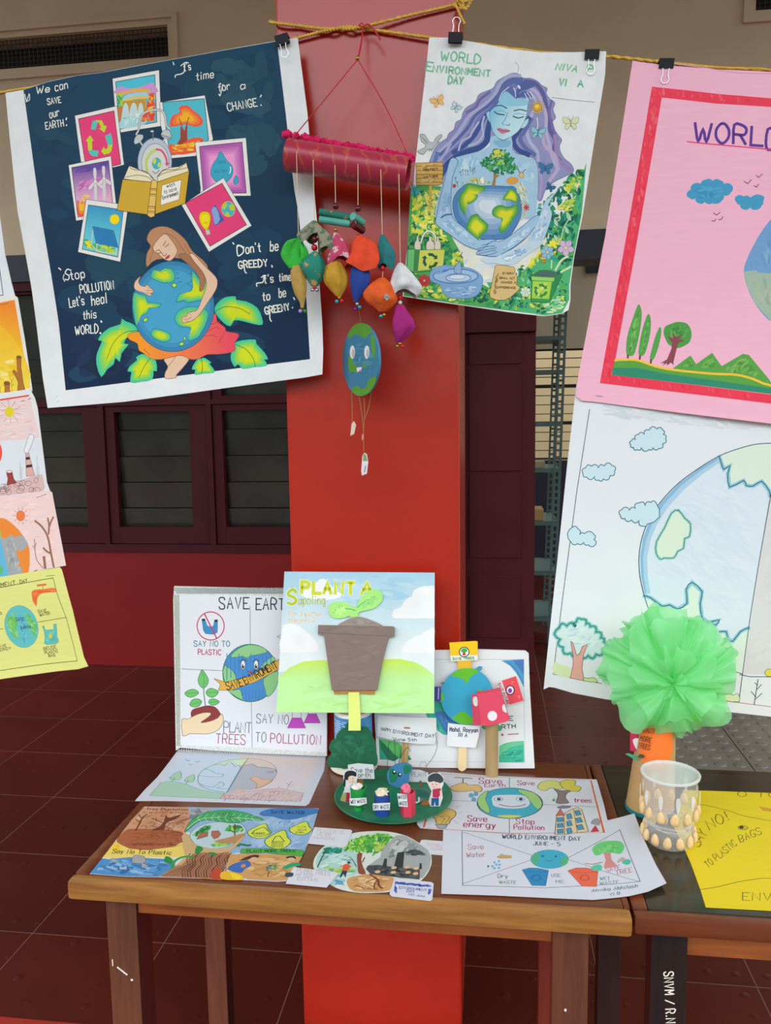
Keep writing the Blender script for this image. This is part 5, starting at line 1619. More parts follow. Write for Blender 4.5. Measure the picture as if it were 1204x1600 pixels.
# paint chips on the front leg
M_chip = mat('white_paint_chip', 'e0d8cc', 0.7)
for px, py, w, h in ((176,1504,2,14),(191,1517,26,3),(206,1531,5,4),(883,1578,4,5)):
    p = at(px, py, Y0 + 0.0352)
    c, s_ = (.80, -.60) if w > 9 else (1, 0)
    obj('paint_chip', obox(NB(), p, Vector((c, 0, s_)), Vector((0, 1, 0)), Vector((-s_, 0, c)), w * .0005, .0006, h * .0005), M_chip, t)

# second table, darker, to the right
A0 = onz(990, 1428, TZ - 0.003).x
t2 = thing('table', (A0 + 0.5, 1.65, FZ), 'darker polished table at the right edge carrying the paper tree and plastic cup', 'table')
AX1 = A0 + 1.05
B0, B1 = Y0 + 0.012, Y1 + 0.01
Z2 = TZ - 0.003
obj('table_top', box(NB(), A0 + 0.028, AX1 - 0.02, B0 + 0.022, B1 - 0.004, Z2 - 0.034, Z2, bev=0.002), W_top2, t2)
obj('front_edge', box(NB(), A0, AX1, B0, B0 + 0.0222, Z2 - 0.036, Z2 + 0.0004, bev=0.007), W_edge2, t2, True)
obj('side_edge', box(NB(), A0, A0 + 0.0282, B0 + 0.0222, B1, Z2 - 0.036, Z2 + 0.0004, bev=0.006), W_edge2, t2, True)
lx0 = at(1016, 1520, B0 + 0.03).x; lx1 = at(1073, 1520, B0 + 0.03).x
L2 = Z2 - 0.0365
lg = obj('leg', box(NB(), lx0, lx1, B0 + 0.03, B0 + 0.08, FZ, L2, bev=0.003), W_leg2, t2)
obj('leg', box(NB(), AX1 - 0.09, AX1 - 0.035, B0 + 0.03, B0 + 0.08, FZ, L2, bev=0.003), W_leg2, t2)
obj('leg', box(NB(), lx0 - 0.02, lx0 + 0.035, B1 - 0.09, B1 - 0.04, FZ, L2, bev=0.003), W_leg2, t2)
obj('leg', box(NB(), AX1 - 0.09, AX1 - 0.035, B1 - 0.09, B1 - 0.04, FZ, L2, bev=0.003), W_leg2, t2)
obj('apron', box(NB(), lx1, AX1 - 0.09, B0 + 0.045, B0 + 0.065, L2 - 0.062, L2, bev=0.002), W_apron, t2)
obj('side_rail', box(NB(), lx0 + 0.006, lx0 + 0.03, B0 + 0.08, B1 - 0.09, L2 - 0.06, L2, bev=0.002), W_leg2, t2)
bm = NB()
pp = at(1042, 1403 + 55, B0 + 0.0298)
lathe(bm, [(0.004,0),(0.004,0.0012),(0.0025,0.002),(0,0.002)], pp, 12, axis=(0,-1,0))
pq = at(885, 1449, Y0 + 0.0348)
obj('screw_cap', bm, mat('brass_screw', '8a6a3a', .4, metal=.6), t2)
# stencilled number running down the leg
S = Sheet(at(1044, 1560, B0 + 0.0295), FACING, thick=0.0001)
S.outline([(1040,1519),(1040.2,1519),(1040.2,1519.2)],'1d1514')
S.text('SNVM / R.No: 8'[:-2],(1037,1519),(1041,1612),14,'e2ddd6',2.0, smooth=True, jitter=0, gap=.3)
o = S.finish('stencil_lettering', M_paper, t2)
o['label'] = 'white stencilled lettering SNVM / R.No: running down the leg'
# ---------------------------------------------------------------- craft boards leaning on the pillar
def lean(pt_px, y, tilt):
    """plane through a picture point at depth y, top leaning away from the camera by tilt degrees"""
    a = math.radians(tilt)
    return at(pt_px[0], pt_px[1], y), Vector((0, -math.cos(a), math.sin(a)))
M_card = pigment_mat('painted_card', 0.6, noise=0.05, nscale=18, bump=0.10, spec=0.3)
M_foil = pigment_mat('silver_mesh_tape', 0.35, noise=0.25, nscale=260, bump=0.2, spec=0.7)

# SAVE EARTH board with silver mesh border
P_, N_ = lean((390, 1179), onz(390, 1179, TZ + 0.0012).y, 4)
t = thing('craft_board', P_, 'white board with silver mesh border, a smiling globe and a seedling in a hand', 'board')
S = Sheet(P_, N_, thick=0.005)
S.crop(265, 905, 515)
S.outline([(34,52),(440,62),(860,72),(1190,90),(1182,1332),(700,1312),(300,1288),(80,1268),(46,1290),(26,150)],'cfd5d6')
rr = random.Random(2)
for k in range(150):
    x = 30 + k * 7.7
    S.line([(x, 62 + rr.uniform(0,6)),(x + 26,108)],'8f9c9c',1.0)
for k in range(95):
    y = 120 + k * 12
    for j in range(3):
        S.line([(34 + j * 13 + y * .018, y),(40 + j * 13 + y * .018, y + 6)],'a39f86' if k % 2 else '8f9c9c',1.6)
for k in range(60):
    S.line([(90 + k * 18,1262 + k * .9),(90 + k * 18,1310 + k * .3)],'bcc4c6', .6)
obj_b = S.finish('mesh_border', M_foil, t)
S = Sheet(P_ + N_ * 0.0008, N_, thick=0.0004, white=(238, 243, 250))
S.crop(265, 905, 515)
S.outline([(74,115),(600,124),(1186,140),(1178,1305),(620,1268),(82,1250)],'e2e6f0')
S.line([(604,200),(606,500),(620,1266)],'6a7080', .8); S.line([(90,675),(420,690)],'6a7080', .8)
dk = '2c3a44'
S.text('SAVE',(372,222),(590,222),84, dk, 2.0); S.text('EARTH',(650,228),(920,232),84, dk, 2.0)
S.ell((308, 352), 102, 106, None, line='c23a66', lw=1.7)
S.poly([(242,300),(264,298),(280,348),(308,362),(330,350),(338,306),(360,305),(358,400),(330,414),(270,410),(254,385)],'3f8ec4', line='2a5a86', lw=.7)
S.poly([(240,299),(264,297),(268,312),(244,316)],'22303a'); S.poly([(336,306),(360,304),(360,320),(336,322)],'22303a')
S.line([(262,262),(352,442)],'c23a66',2.0)
S.text('SAY NO TO',(182,504),(450,506),40,'3f7a94',1.3); S.text('PLASTIC',(214,566),(384,570),38,'b83a66',1.4)
S.ell((605, 706), 206, 216, '4a8ed2', n=40, line='2c7a5c', lw=1.4)
gr = '8fcc8c'
for q in ([(455,580),(520,520),(600,492),(680,505),(735,540),(700,560),(650,570),(600,580),(585,600),(545,580),(500,590)],[(400,700),(415,650),(440,665),(475,690),(500,750),(440,775),(415,770)],[(425,820),(480,835),(530,830),(545,880),(560,915),(500,885),(450,850)],
          [(775,580),(800,620),(740,650),(700,670),(680,660),(720,620)],[(705,750),(810,690),(812,780),(780,850),(735,885),(718,830)]):
    S.poly(q, gr, smooth=2, line='2c7a5c', lw=.8)
for i in range(12):
    S.line([(430 + i * 30,560 + (i % 3) * 12),(430 + i * 30,760 - (i % 4) * 20)],'3f80c6',1.4)
for i in range(7):
    S.line([(545 + i * 26,830),(550 + i * 24,905)],'3f80c6',1.3)
S.poly([(332,748),(420,775),(440,770),(600,730),(812,610),(850,576),(870,660),(815,680),(640,775),(460,835),(365,836),(382,790)],'e0b24a', line='7a5a2a', lw=.8)
S.text('SAVE',(432,832),(548,802),56,'2a2418',1.5, gap=.2); S.text('ENVIROMENT',(572,792),(815,664),56,'2a2418',1.5, gap=.2)
for ex in (552, 650):
    S.ell((ex, 645), 16, 34, 'f0f2f4', line='22303a', lw=.7); S.ell((ex, 655), 9, 18, '22303a'); S.ell((ex + 3, 646), 4, 7, 'f0f2f4')
    S.line([(ex - 26,622),(ex, 602),(ex + 24,618)],'22303a', .8, smooth=3)
S.line([(585,688),(608,708),(632,682)],'22303a', .9, smooth=3); S.poly([(592,694),(625,694),(608,712)],'c23a56')
lf = '6fc46c'
S.line([(258,790),(256,850),(262,900),(268,955)],'3a6a5a',1.4, smooth=3)
for q, v in (([(244,682),(275,720),(292,760),(280,800),(250,820),(220,790),(214,750),(228,710)],[(246,690),(262,760),(252,815)]),
             ([(112,858),(150,832),(190,830),(218,855),(180,885),(140,886)],[(120,858),(218,855)]),([(368,850),(335,826),(300,822),(272,850),(290,880),(330,888)],[(362,850),(272,855)]),
             ([(150,945),(170,908),(210,900),(240,920),(220,955),(180,962)],[(158,944),(240,922)]),([(374,922),(340,902),(305,904),(292,925),(310,945),(345,946)],[(368,922),(292,926)])):
    S.poly(q, lf, smooth=3, line='2c6a4a', lw=.8); S.line(v, '2c6a4a', .5)
S.poly([(162,1030),(170,985),(225,965),(290,952),(345,965),(380,1010),(385,1040),(300,1085),(200,1060)],'8f3a3a', smooth=3, line='5a2a2a', lw=.7)
S.poly([(92,1052),(130,1055),(190,1025),(250,1005),(308,1005),(300,1030),(250,1065),(235,1080),(300,1070),(360,1045),(385,1015),(402,1030),(400,1080),(370,1130),(310,1160),(240,1165),(150,1162),(98,1180)],'ecd6b4', smooth=2, line='7a6048', lw=.8)
S.text('PLANT',(406,1150),(612,1158),78,'6a7078',1.3, gap=.15); S.text('TREES',(348,1234),(566,1244),72,'a8546c',1.4)
S.text('SAY NO',(652,1080),(892,1090),66,'6a7078',1.3); S.text('TO',(646,1222),(722,1226),70,'6a7078',1.3); S.text('POLLUTION',(758,1230),(1134,1244),68,'a8447a',1.4)
for dx, s in ((955,1.0),(1072,.9)):
    y0 = 1005
    S.line([(dx - 34 * s, 960),(dx - 34 * s, 1045)],'5a5a6a', .8); S.line([(dx + 34 * s, 960),(dx + 34 * s, 1045)],'5a5a6a', .8)
    b = 1120 if s == 1 else 1082
    S.poly([(dx - 34 * s, b - 76 * s),(dx + 34 * s, b - 76 * s),(dx + 68 * s, b),(dx - 70 * s, b)],'c24ac4', line='6a2a6a', lw=.7)
S.line([(840,418),(806,432),(840,446)],'4a5058', .9)
S.finish('drawing', M_paper, t)

# black folder and the board with swirls behind the earth placard
P_, N_ = lean((700, 1200), onz(700, 1200, TZ + 0.0012).y, 3)
S = Sheet(P_ - N_ * 0.0075, N_, thick=0.002)
S.outline([(577,1020),(690,1018),(690,1199),(590,1198),(588,1180)],'23202a')  # thin black board set just behind the swirl board
o = S.finish('black_backboard', M_card); tag(o, 'black folder showing as a dark strip behind the swirl board, beside the white jar', 'backboard')
t = thing('craft_board', P_, 'white board with blue and green swirls and a green leaf, behind the red mushroom', 'board')
S = Sheet(P_, N_, thick=0.006)
S.crop(560, 980, 860)
S.outline([(100,560),(112,150),(475,146),(750,140),(1045,148),(1066,165),(1074,400),(1104,885),(900,886),(500,882),(118,882)],'dfe3ea')
S.crop(670, 990, 840, 1183)
S.line([(60,282),(780,282),(1030,280),(1040,1400)],'b3b9c2', .7); S.line([(-300,1390),(600,1396),(1030,1404)],'bcc2ca', .5)
S.poly([(785,292),(1030,280),(1030,590),(990,500),(940,420),(880,350)],'4a9ac8'); S.poly([(905,288),(1030,280),(1030,450),(980,380)],'4a78bc'); S.line([(850,300),(950,400),(1020,540)],'3a6aac',1.0, smooth=3)
S.poly([(-400,500),(100,720),(200,840),(340,980),(205,1105),(100,1060),(0,960),(-120,700)],'3fae9a', smooth=2); S.poly([(60,860),(160,850),(260,930),(320,990),(200,1090),(110,960)],'3f78b8', smooth=2)
S.dabs([(0,880),(60,900),(160,1080),(60,1020)],['4fc0a8','35a090'],14,40, seed=1, ang=40, aspect=4); S.dabs([(80,870),(240,930),(210,1060),(120,960)],['4a86c4','3a6cae','5590c8'],14,36, seed=2, ang=35, aspect=4)
S.text('RTH',(792,1036),(940,1026),42,'2c3a34',1.3); S.text('E',(872,945),(908,943),46,'2f4a7a',1.3)
S.poly([(570,1005),(620,990),(775,1000),(778,1060),(600,1044)],'3fae8a', smooth=2)
S.ell((796,1100),16,13,'b05a7a'); S.line([(856,1096),(970,1090)],'b05a7a',1.6)
S.poly([(762,1226),(820,1195),(900,1175),(1030,1165),(1036,1400),(760,1400)],'3fb89a'); S.poly([(764,1230),(900,1178),(1030,1168),(1030,1200),(880,1240),(762,1330)],'6cc89a')
S.dabs([(770,1300),(1030,1200),(1030,1395),(770,1395)],['35a890','4fc0a4','2f9a86'],24,40, seed=3, ang=-25, aspect=4)
S.crop(575, 1120, 695)
S.poly([(165,345),(470,400),(540,480),(660,640),(680,670),(640,680),(480,650),(400,700),(300,670),(180,668)],'2f9a72')
S.poly([(175,350),(470,400),(530,470),(490,640),(380,560),(260,430)],'5fc06a'); S.poly([(178,480),(300,660),(180,666)],'2fa892'); S.poly([(180,360),(330,500),(470,660),(400,690),(310,660),(200,500)],'2c7a58')
S.line([(800,780),(830,715),(870,705),(910,730),(900,780)],'8a929c', .7, smooth=3)
S.finish('board', M_paper, t)

# PLANT A sapling board on a yellow strip
JC = onz(545, 1219, TZ); JC = Vector((JC.x, JC.y + 0.074, TZ))
P_, N_ = lean((550, 1112), JC.y - 0.060, 16)
t = thing('craft_board', P_, 'painted board with raised brown flower pot and sprout under the words PLANT A', 'board')
S = Sheet(P_, N_, thick=0.004, white=(240, 246, 250))
S.crop(430, 890, 690)
S.outline([(66,14),(600,18),(1152,22),(1148,1040),(600,1036),(6,1032)],'c5dde6')
S.poly([(66,14),(1152,22),(1149,760),(26,740)], S.grad('a9d3e6','e2eeee',(600,40),(600,640)))
S.dabs([(80,30),(1140,36),(1140,330),(70,330)],['b0d6e6','a4d0e6','bcdce8'],30,90, seed=2, ang=3, aspect=5)
for q in ([(845,320),(860,290),(910,270),(930,230),(960,205),(990,190),(1000,150),(1060,122),(1100,120),(1149,118),(1150,180),(1150,280),(1149,350),(1100,352),(900,354),(850,345)],[(918,570),(945,530),(980,500),(1050,470),(1100,440),(1149,420),(1150,480),(1150,540),(1149,604),(1100,604),(930,602)],[(60,400),(140,395),(200,430),(250,470),(300,530),(310,570),(270,595),(40,598),(48,470)],[(180,180),(270,120),(320,70),(370,75),(430,150),(480,180),(440,210),(300,220)]):
    S.poly(q, 'eef2f2', smooth=2)
S.poly([(26,770),(100,710),(200,665),(330,655),(600,680),(780,650),(900,645),(1010,670),(1100,720),(1148,765),(1148,1040),(600,1036),(6,1032)], S.grad('c6e84a','bdf0a0',(600,650),(600,800)))
S.dabs([(60,820),(1120,820),(1130,1020),(30,1020)],['baee98','b2ea8c','c2f2a8'],30,90, seed=4, ang=2, aspect=6)
def block(s, p0, p1, h, w):
    S.text(s, p0, p1, h, 'f0f4d8', w + 1.8, smooth=False, gap=.35, jitter=0); S.text(s, p0, p1, h, 'cbd92a', w, smooth=False, gap=.35, jitter=0)
block('PLANT',(190,170),(570,176),82,5.2); block('A',(622,176),(700,178),80,5.0)
S.line([(150,165),(130,145),(100,160),(95,185),(140,205),(148,232),(120,250),(88,240)],'eef2d0',7, smooth=4); S.line([(150,165),(130,145),(100,160),(95,185),(140,205),(148,232),(120,250),(88,240)],'b6cc3a',4.6, smooth=4)
S.line([(122,125),(130,148)],'b6cc3a',1.4)
S.text('apoling',(168,250),(358,250),62,'b8c85a',1.7)
S.text('For a better',(98,334),(336,340),38,'ecd8b8',1.6); S.text('tomorrow',(96,384),(284,384),36,'ecd8b8',1.5)
S.finish('board', M_card, t)
S = Sheet(P_ + N_ * 0.006, N_, thick=0.0055)
S.crop(430, 890, 690)
S.outline([(556,350),(535,335),(500,348),(440,354),(400,335),(385,290),(400,250),(450,230),(520,245),(570,275),(595,250),(620,200),(680,150),(730,142),(765,165),(775,210),(750,250),(700,285),(605,308),(596,350)],'9fdc7a', smooth=3)
S.line([(420,310),(450,285),(540,285),(580,300)],'4fae6a',1.4, smooth=3); S.line([(590,275),(640,235),(720,195)],'4fae6a',1.4, smooth=3)
S.dabs([(400,290),(460,245),(560,280),(460,340)],['aee486','8fd27a','c0e68e'],14,20, seed=1); S.dabs([(600,285),(650,210),(750,170),(760,220),(680,280)],['aee486','8fd27a','6cc878'],16,22, seed=2)
sp = S.finish('sprout', M_card, t); sp['label'] = 'pale green two leaf paper sprout'
S = Sheet(P_ + N_ * 0.008, N_, thick=0.0075)
S.crop(430, 890, 690)
S.outline([(448,404),(500,372),(560,345),(620,342),(690,365),(745,388),(776,412),(700,425),(500,422)],'8f857e', smooth=2)
S.dabs([(470,402),(560,352),(680,370),(760,408)],['867c78','9a918a'],16,24, seed=1, ang=10, aspect=4)
S.finish('soil', M_card, t)
S = Sheet(P_ + N_ * 0.006, N_, thick=0.0055)
S.crop(430, 890, 690)
S.outline([(416,860),(722,858),(716,904),(610,898),(528,886),(514,900),(426,902)],'a8783e')
S.finish('cardboard_base', M_card, t)
S = Sheet(P_ + N_ * 0.013, N_, thick=0.0065)
S.crop(430, 890, 690)
S.outline([(310,400),(560,405),(850,410),(862,420),(860,485),(820,490),(812,520),(770,680),(735,872),(560,872),(408,874),(380,680),(352,480),(308,468)],'7c6a66')
S.dabs([(315,405),(855,415),(850,470),(350,470)],['7a6a66','746562','7e6e6a'],20,60, seed=4, ang=2, aspect=6); S.dabs([(360,490),(800,500),(730,860),(412,862)],['7e6d69','786763','826f6a','7a6965'],50,60, seed=5, ang=3, aspect=5)
S.line([(312,455),(560,470),(812,480)],'5a5250', .8)
S.finish('flower_pot', M_card, t)
S = Sheet(P_ + N_ * 0.009, N_, thick=0.0035)
S.crop(430, 890, 690)
S.outline([(528,888),(606,888),(616,1070),(616,1165),(528,1165),(530,1070)],'d3e07a')
so = S.finish('support_strip', M_card, t)

# white plastic jar with a blue printed label
jc, jr = JC, 0.060
t = thing('plastic_jar', jc, 'white plastic jar with a blue printed label behind the dark green bush cut-out', 'jar')
bm = NB(); lathe(bm, [(0,0),(jr - .006,0),(jr, .004),(jr + .001,.02),(jr - .005,.035),(jr - .012,.042),(jr - .013,.05),(jr - .013,.145),(jr - .018,.152),(0,.152)], jc, 40)
obj('jar_body', bm, mat('white_jar_plastic', 'e6e2d0', .35), t, True)
bm = NB(); lathe(bm, [(jr - .0128,.058),(jr - .0122,.0585),(jr - .0122,.1435),(jr - .0128,.144)], jc, 40)
lbm = obj('printed_label', bm, mat('blue_jar_label', '3f86bc', .4), t, True); lbm['label'] = 'blue printed label'
bm = NB(); bm.from_mesh(lbm.data)
for f in bm.faces: f.material_index = 0
n0 = len(bm.faces)
for k in range(14):
    z = .066 + k * .0052
    for a0, a1 in ((-2.6,-2.1),(-2.0,-1.75)) if k % 3 else ((-2.5,-1.9),):
        n = 6
        for j in range(n):
            p, q = a0 + (a1 - a0) * j / n, a0 + (a1 - a0) * (j + 1) / n
            r = jr - .0118
            vs = [bm.verts.new(jc + Vector((r * math.cos(x), r * math.sin(x), zz))) for x, zz in ((p, z),(q, z),(q, z + .0018),(p, z + .0018))]
            bm.faces.new(vs)
n = 8
for j in range(n):
    p, q = -1.25 + .45 * j / n, -1.25 + .45 * (j + 1) / n
    r = jr - .0118
    bm.faces.new([bm.verts.new(jc + Vector((r * math.cos(x), r * math.sin(x), zz))) for x, zz in ((p, .068),(q, .068),(q, .104),(p, .104))])
bm.faces.ensure_lookup_table()
for f in bm.faces[n0:]: f.material_index = 1
lbm.data.materials.append(mat('pale_label_print', 'd3dfe8', .5))
bm.to_mesh(lbm.data); bm.free()

# dark green bush cut-out
P_, N_ = lean((550, 1200), jc.y - jr - 0.008, 0)
S = Sheet(P_, N_, thick=0.003)
S.crop(495, 1100, 600)
S.outline([(630,308),(700,330),(760,350),(775,430),(800,420),(850,405),(910,425),(950,480),(975,530),(1000,600),(1040,680),(1060,760),(1050,840),(1075,920),(1085,1010),(1070,1090),(1000,1120),(900,1100),(700,1110),(560,1150),(490,1165),(430,1150),(380,1145),(300,1140),(230,1130),(190,1080),(185,1000),(210,940),(265,905),(240,850),(212,790),(235,710),(270,650),(330,630),(345,560),(400,490),(450,440),(500,445),(510,380),(560,335)],'1f6046', smooth=2)
S.dabs([(330,640),(620,330),(900,430),(1040,800),(1060,1060),(560,1130),(220,1080),(250,800)],['236649','1b5a40','2a6e50','1d5e46'],60,90, seed=3)
o = S.finish('bush_cutout', M_card); tag(o, 'dark green paper bush standing below the flower pot board', 'cutout')
# ---------------------------------------------------------------- sheets lying on the tables
UP = Vector((0, 0, 1))
WH = (242, 245, 252)
# split earth landscape, back left
S = Sheet(onz(360, 1220, TZ + 0.0008), UP, thick=0.0003, white=WH)
S.crop(210, 1165, 520)
S.outline([(268,22),(700,40),(1160,62),(1150,150),(1105,250),(1060,352),(1035,366),(850,358),(500,344),(200,336),(2,336),(60,270),(140,190),(210,100)],'cdd2e0')
S.poly([(300,45),(690,60),(520,320),(90,300),(160,225)],'c6d4e8'); S.poly([(690,60),(1120,80),(1020,300),(1000,340),(520,322)],'d8ced4')
S.poly([(640,60),(760,64),(1110,80),(1090,130),(900,110),(690,100)],'decdca', smooth=2)
S.poly([(92,303),(125,265),(160,225),(220,216),(300,230),(380,262),(460,282),(545,290),(518,322)],'a9cdbc', smooth=0, line='4f9a86', lw=.9)
S.poly([(545,292),(700,275),(820,262),(900,262),(1025,290),(1005,340),(518,322)],'d2bcc0', line='8a5a60', lw=.8)
rr = random.Random(9)
for k in range(60):
    x, y = rr.uniform(540, 1010), rr.uniform(270, 332)
    if y > 294 - (x - 540) * .08 and y > 262 + max(0, x - 900) * .25:
        S.line([(x, y),(x + rr.uniform(20,50), y + rr.uniform(-4,4))],'9a6a70', .5); S.line([(x, y),(x - rr.uniform(4,10), y + rr.uniform(10,18))],'9a6a70', .5)
E_ = [(690,77),(560,92),(450,130),(395,170),(385,210),(400,240),(460,270),(560,285)]
S.poly(E_, 'c3d6ea'); S.poly([(690,77),(560,92),(480,118),(560,115),(600,100),(640,125),(660,118)],'cfe2c4', smooth=0)
S.poly([(690,77),(780,88),(850,125),(862,165),(840,205),(780,245),(700,268),(560,285),(640,130)],'b3b6c4'); S.poly([(690,77),(780,88),(850,125),(862,150),(800,130),(740,130),(720,112),(660,122)],'d8c9c4')
S.poly([(700,200),(740,185),(775,205),(842,208),(790,244),(735,262),(745,235),(720,215)],'d9b49a', smooth=2, line='a05a4a', lw=.7); S.poly([(600,275),(640,262),(670,270),(660,278)],'d9b49a')
for q, c in (([(478,118),(520,112),(545,122),(580,98),(610,128),(636,118),(642,134)],'3f9a80'),([(425,140),(470,155),(490,168),(535,172),(530,190),(440,188),(392,182)],'3f9a80'),([(398,232),(430,245),(480,252),(520,220),(545,240),(500,258),(560,262)],'3f9a80'),
             ([(660,122),(715,112),(745,130),(800,134),(850,142),(860,160)],'6a4a50'),([(800,160),(835,156),(838,166),(805,168)],'6a5a6a')):
    S.line(q, c, 1.0, smooth=2)
S.line([(690,77),(640,150),(560,285)],'2f7a9c',1.6); S.line([(690,77),(655,128)],'9a9a4a',1.6)
S.line(E_ , '4f9a86',1.0, smooth=3); S.line([(690,77),(780,88),(850,125),(862,165),(840,205),(780,245),(700,268)],'9a7a7a', .9, smooth=3)
for x, y, s in ((255,185,1.1),(338,200,.95)):
    S.poly([(x - 40 * s, y + 12),(x + 20 * s, y - 28 * s),(x + 25 * s, y + 12 * s),(x, y + 22 * s)],'a9d0b4', smooth=2, line='2f8a6a', lw=.9); S.line([(x - 10, y + 8),(x - 28, y + 34)],'2f8a6a',1.0)
for q in ([(310,84),(325,94),(338,88)],[(368,98),(382,102),(396,94)],[(328,112),(338,116),(352,112)]):
    S.line(q, '4a5a78', 1.0)
for q in ([(925,262),(940,235),(955,215)],[(940,240),(920,228)],[(945,245),(965,240)],[(870,260),(875,248),(885,258)]):
    S.line(q, '8a5a60', .8)
o = S.finish('drawing', M_paper); tag(o, 'pale pencil drawing of a split earth, below the silver bordered board', 'drawing')

# bright watercolour, front left
S = Sheet(onz(320, 1320, TZ + 0.0009), UP, thick=0.0003, white=WH)
S.crop(140, 1250, 320)
R2 = lambda pts: [(936.4 + x * 1.2779, y * 1.2779) for x, y in pts]      # right hand crop in the same units
S.outline([(0,770),(130,610),(290,400),(440,210),(570,70)] + R2([(75,58),(640,66),(1140,68),(1060,340),(900,660),(800,668),(560,655),(160,640)]) + [(720,805),(360,800)],'d9dde4')
S.poly([(565,75),(1100,72),(1010,330),(940,470),(600,520),(290,400),(440,205)],'c99676')
S.dabs([(560,85),(1090,82),(960,330),(420,260)],['d0a284','c48e6c','d8ae92','bd8564'],40,60, seed=1, ang=0, aspect=3)
S.poly([(280,420),(360,330),(480,300),(960,330),(960,460),(860,500),(600,525),(420,510),(330,470)],'a9603f', smooth=3)
S.poly([(270,430),(330,470),(420,510),(600,525),(880,490),(960,440),(1060,540),(1000,600),(450,600),(130,605),(200,520)],'e6cd6a')
S.dabs([(210,520),(280,440),(330,480),(300,560)],['efc92a','ecc02e'],14,40, seed=2)
rr = random.Random(11)
for k in range(90):
    x, y = rr.uniform(420, 960), rr.uniform(230, 480)
    if x > 600 - (y - 230) * .9:
        w = rr.uniform(22, 50)
        S.line([(x - w, y + 6),(x - w * .4, y - 10),(x + w * .4, y - 8),(x + w, y + 6),(x + w * .3, y + 16)],'7f4028', .7, smooth=3)
def bare(pts, w, c='6e3a28'):
    S.line(pts, c, w, smooth=3)
bare([(480,320),(520,250),(550,190),(600,150)],2.6); bare([(545,195),(510,150)],1.4); bare([(550,195),(650,160)],1.2); bare([(530,235),(480,200)],1.2)
S.poly([(640,318),(720,285),(770,235),(800,150),(815,185),(880,175),(960,150),(900,200),(830,225),(790,260),(775,310)],'6e3a28', smooth=2)
bare([(770,240),(700,215),(650,190)],1.8); bare([(700,215),(690,180)],1); bare([(800,170),(740,170),(770,150)],1.0); bare([(870,180),(890,150)],1.0)
S.text('Tree Plantation',(590,108),(1020,112),26,'6a2f24',1.0, slant=.2)
S.text('Stop Global Warming',(560,135),(1020,142),16,'7a4030', .7, slant=.2)
S.dabs([(1030,90),(1180,80),(1200,150),(1100,180),(1040,170)],['6a6a70','7d7c80','58585e'],34,34, seed=3)
for y in range(3):
    S.line([(910 + y * 20,240 - y * 14),(1060 + y * 40,190 - y * 10)],'5a4a44',1.0)
S.line([(780,360),(880,340),(970,350),(990,365),(860,365)],'4a3428', .9, smooth=2)
S.text('save water save life',(450,470),(870,474),22,'5a2a1e', .7, slant=.2)
S.text('Say No To Plastic',(236,556),(850,572),42,'3f4a1e',1.3, slant=.25)
S.poly([(0,768),(130,610),(200,618),(420,598),(860,620),(860,720),(720,803),(360,798)],'4f8cc4')
S.dabs([(60,740),(140,620),(420,605),(840,630),(830,710),(700,795),(360,790)],['6aa2d4','3f7ab4','8cb8de','2f6aa8','5a96cc'],110,60, seed=4, ang=0, aspect=4)
S.poly([(445,660),(450,600),(480,575),(560,590),(590,640),(560,665),(620,690),(540,710),(540,665)],'a3a3aa', smooth=2, line='5a5a66', lw=.7)
S.poly([(216,645),(225,612),(270,610),(300,655)],'a3a3aa', line='6a6a76', lw=.6)
S.poly([(305,730),(312,695),(345,705),(390,685),(392,730)],'9ab8d8', line='2a3a5a', lw=.8)
# sky on the right and sea of trees
S.poly(R2([(75,60),(1138,70),(1020,440),(500,430),(420,440),(300,300),(40,260),(90,190)]),'8fb0d6')
S.dabs(R2([(560,90),(1120,100),(1020,430),(560,410)]),['9dbbdc','84a8d2','a8c3e0'],60,60, seed=5, ang=-30, aspect=3)
S.dabs(R2([(75,62),(330,62),(200,120),(80,190)]),['7d8088','96999e','6a6c72','a8aaae'],40,40, seed=6, ang=-15, aspect=2.5)
S.poly(R2([(655,110),(720,80),(800,70),(1000,70),(1128,76),(1130,105),(1060,125),(960,155),(850,160),(760,135),(690,132)]),'3f78b8', smooth=2, line='2f5f9a', lw=.7)
S.text('SAVE WATER', R2([(752,110)])[0], R2([(1020,118)])[0],30,'1c3a6a',1.5)
for q in ([(812,190),(828,175),(822,192)],[(896,184),(906,170),(904,186)]):
    S.poly(R2(q), '2a4a7a')
for x, y in ((850,205),(880,215),(920,210),(960,190),(700,180),(1000,150),(1060,140),(930,250)):
    S.line(R2([(x, y),(x - 10, y + 18)]),'c6d6ea', .8)
def drop(cx, cy, w, h, px):
    q = [(px, cy - h),(cx + w * .75, cy - h * .2),(cx + w, cy + h * .2),(cx + w * .6, cy + h * .8),(cx, cy + h),(cx - w * .7, cy + h * .75),(cx - w, cy + h * .2),(cx - w * .6, cy - h * .3)]
    S.poly(R2(q), 'd3da4e', smooth=3, line='2f7a5a', lw=1.5)
drop(655, 255, 98, 62, 700); drop(805, 325, 108, 78, 855); drop(992, 232, 92, 55, 1035)
S.line(R2([(590,280),(620,250),(690,225),(720,250),(740,270),(690,295),(610,295)]),'2f6a3a',1.6, smooth=3)
S.text('ENERGY', R2([(604,284)])[0], R2([(700,282)])[0],18,'2f4a3a', .9)
S.line(R2([(760,340),(790,300),(820,295),(860,340),(760,342)]),'3a5a2a',1.6)
for i, w in enumerate(('REDUCE', 'REUSE', 'RECYCLE')):
    S.text(w, R2([(754,358 + i * 15)])[0], R2([(850,358 + i * 15)])[0],13,'4a6a3a', .7)
S.text('SAVE', R2([(970,254)])[0], R2([(1040,252)])[0],16,'4a5a3a', .8); S.text('FUEL', R2([(955,274)])[0], R2([(1020,272)])[0],15,'4a5a3a', .8)
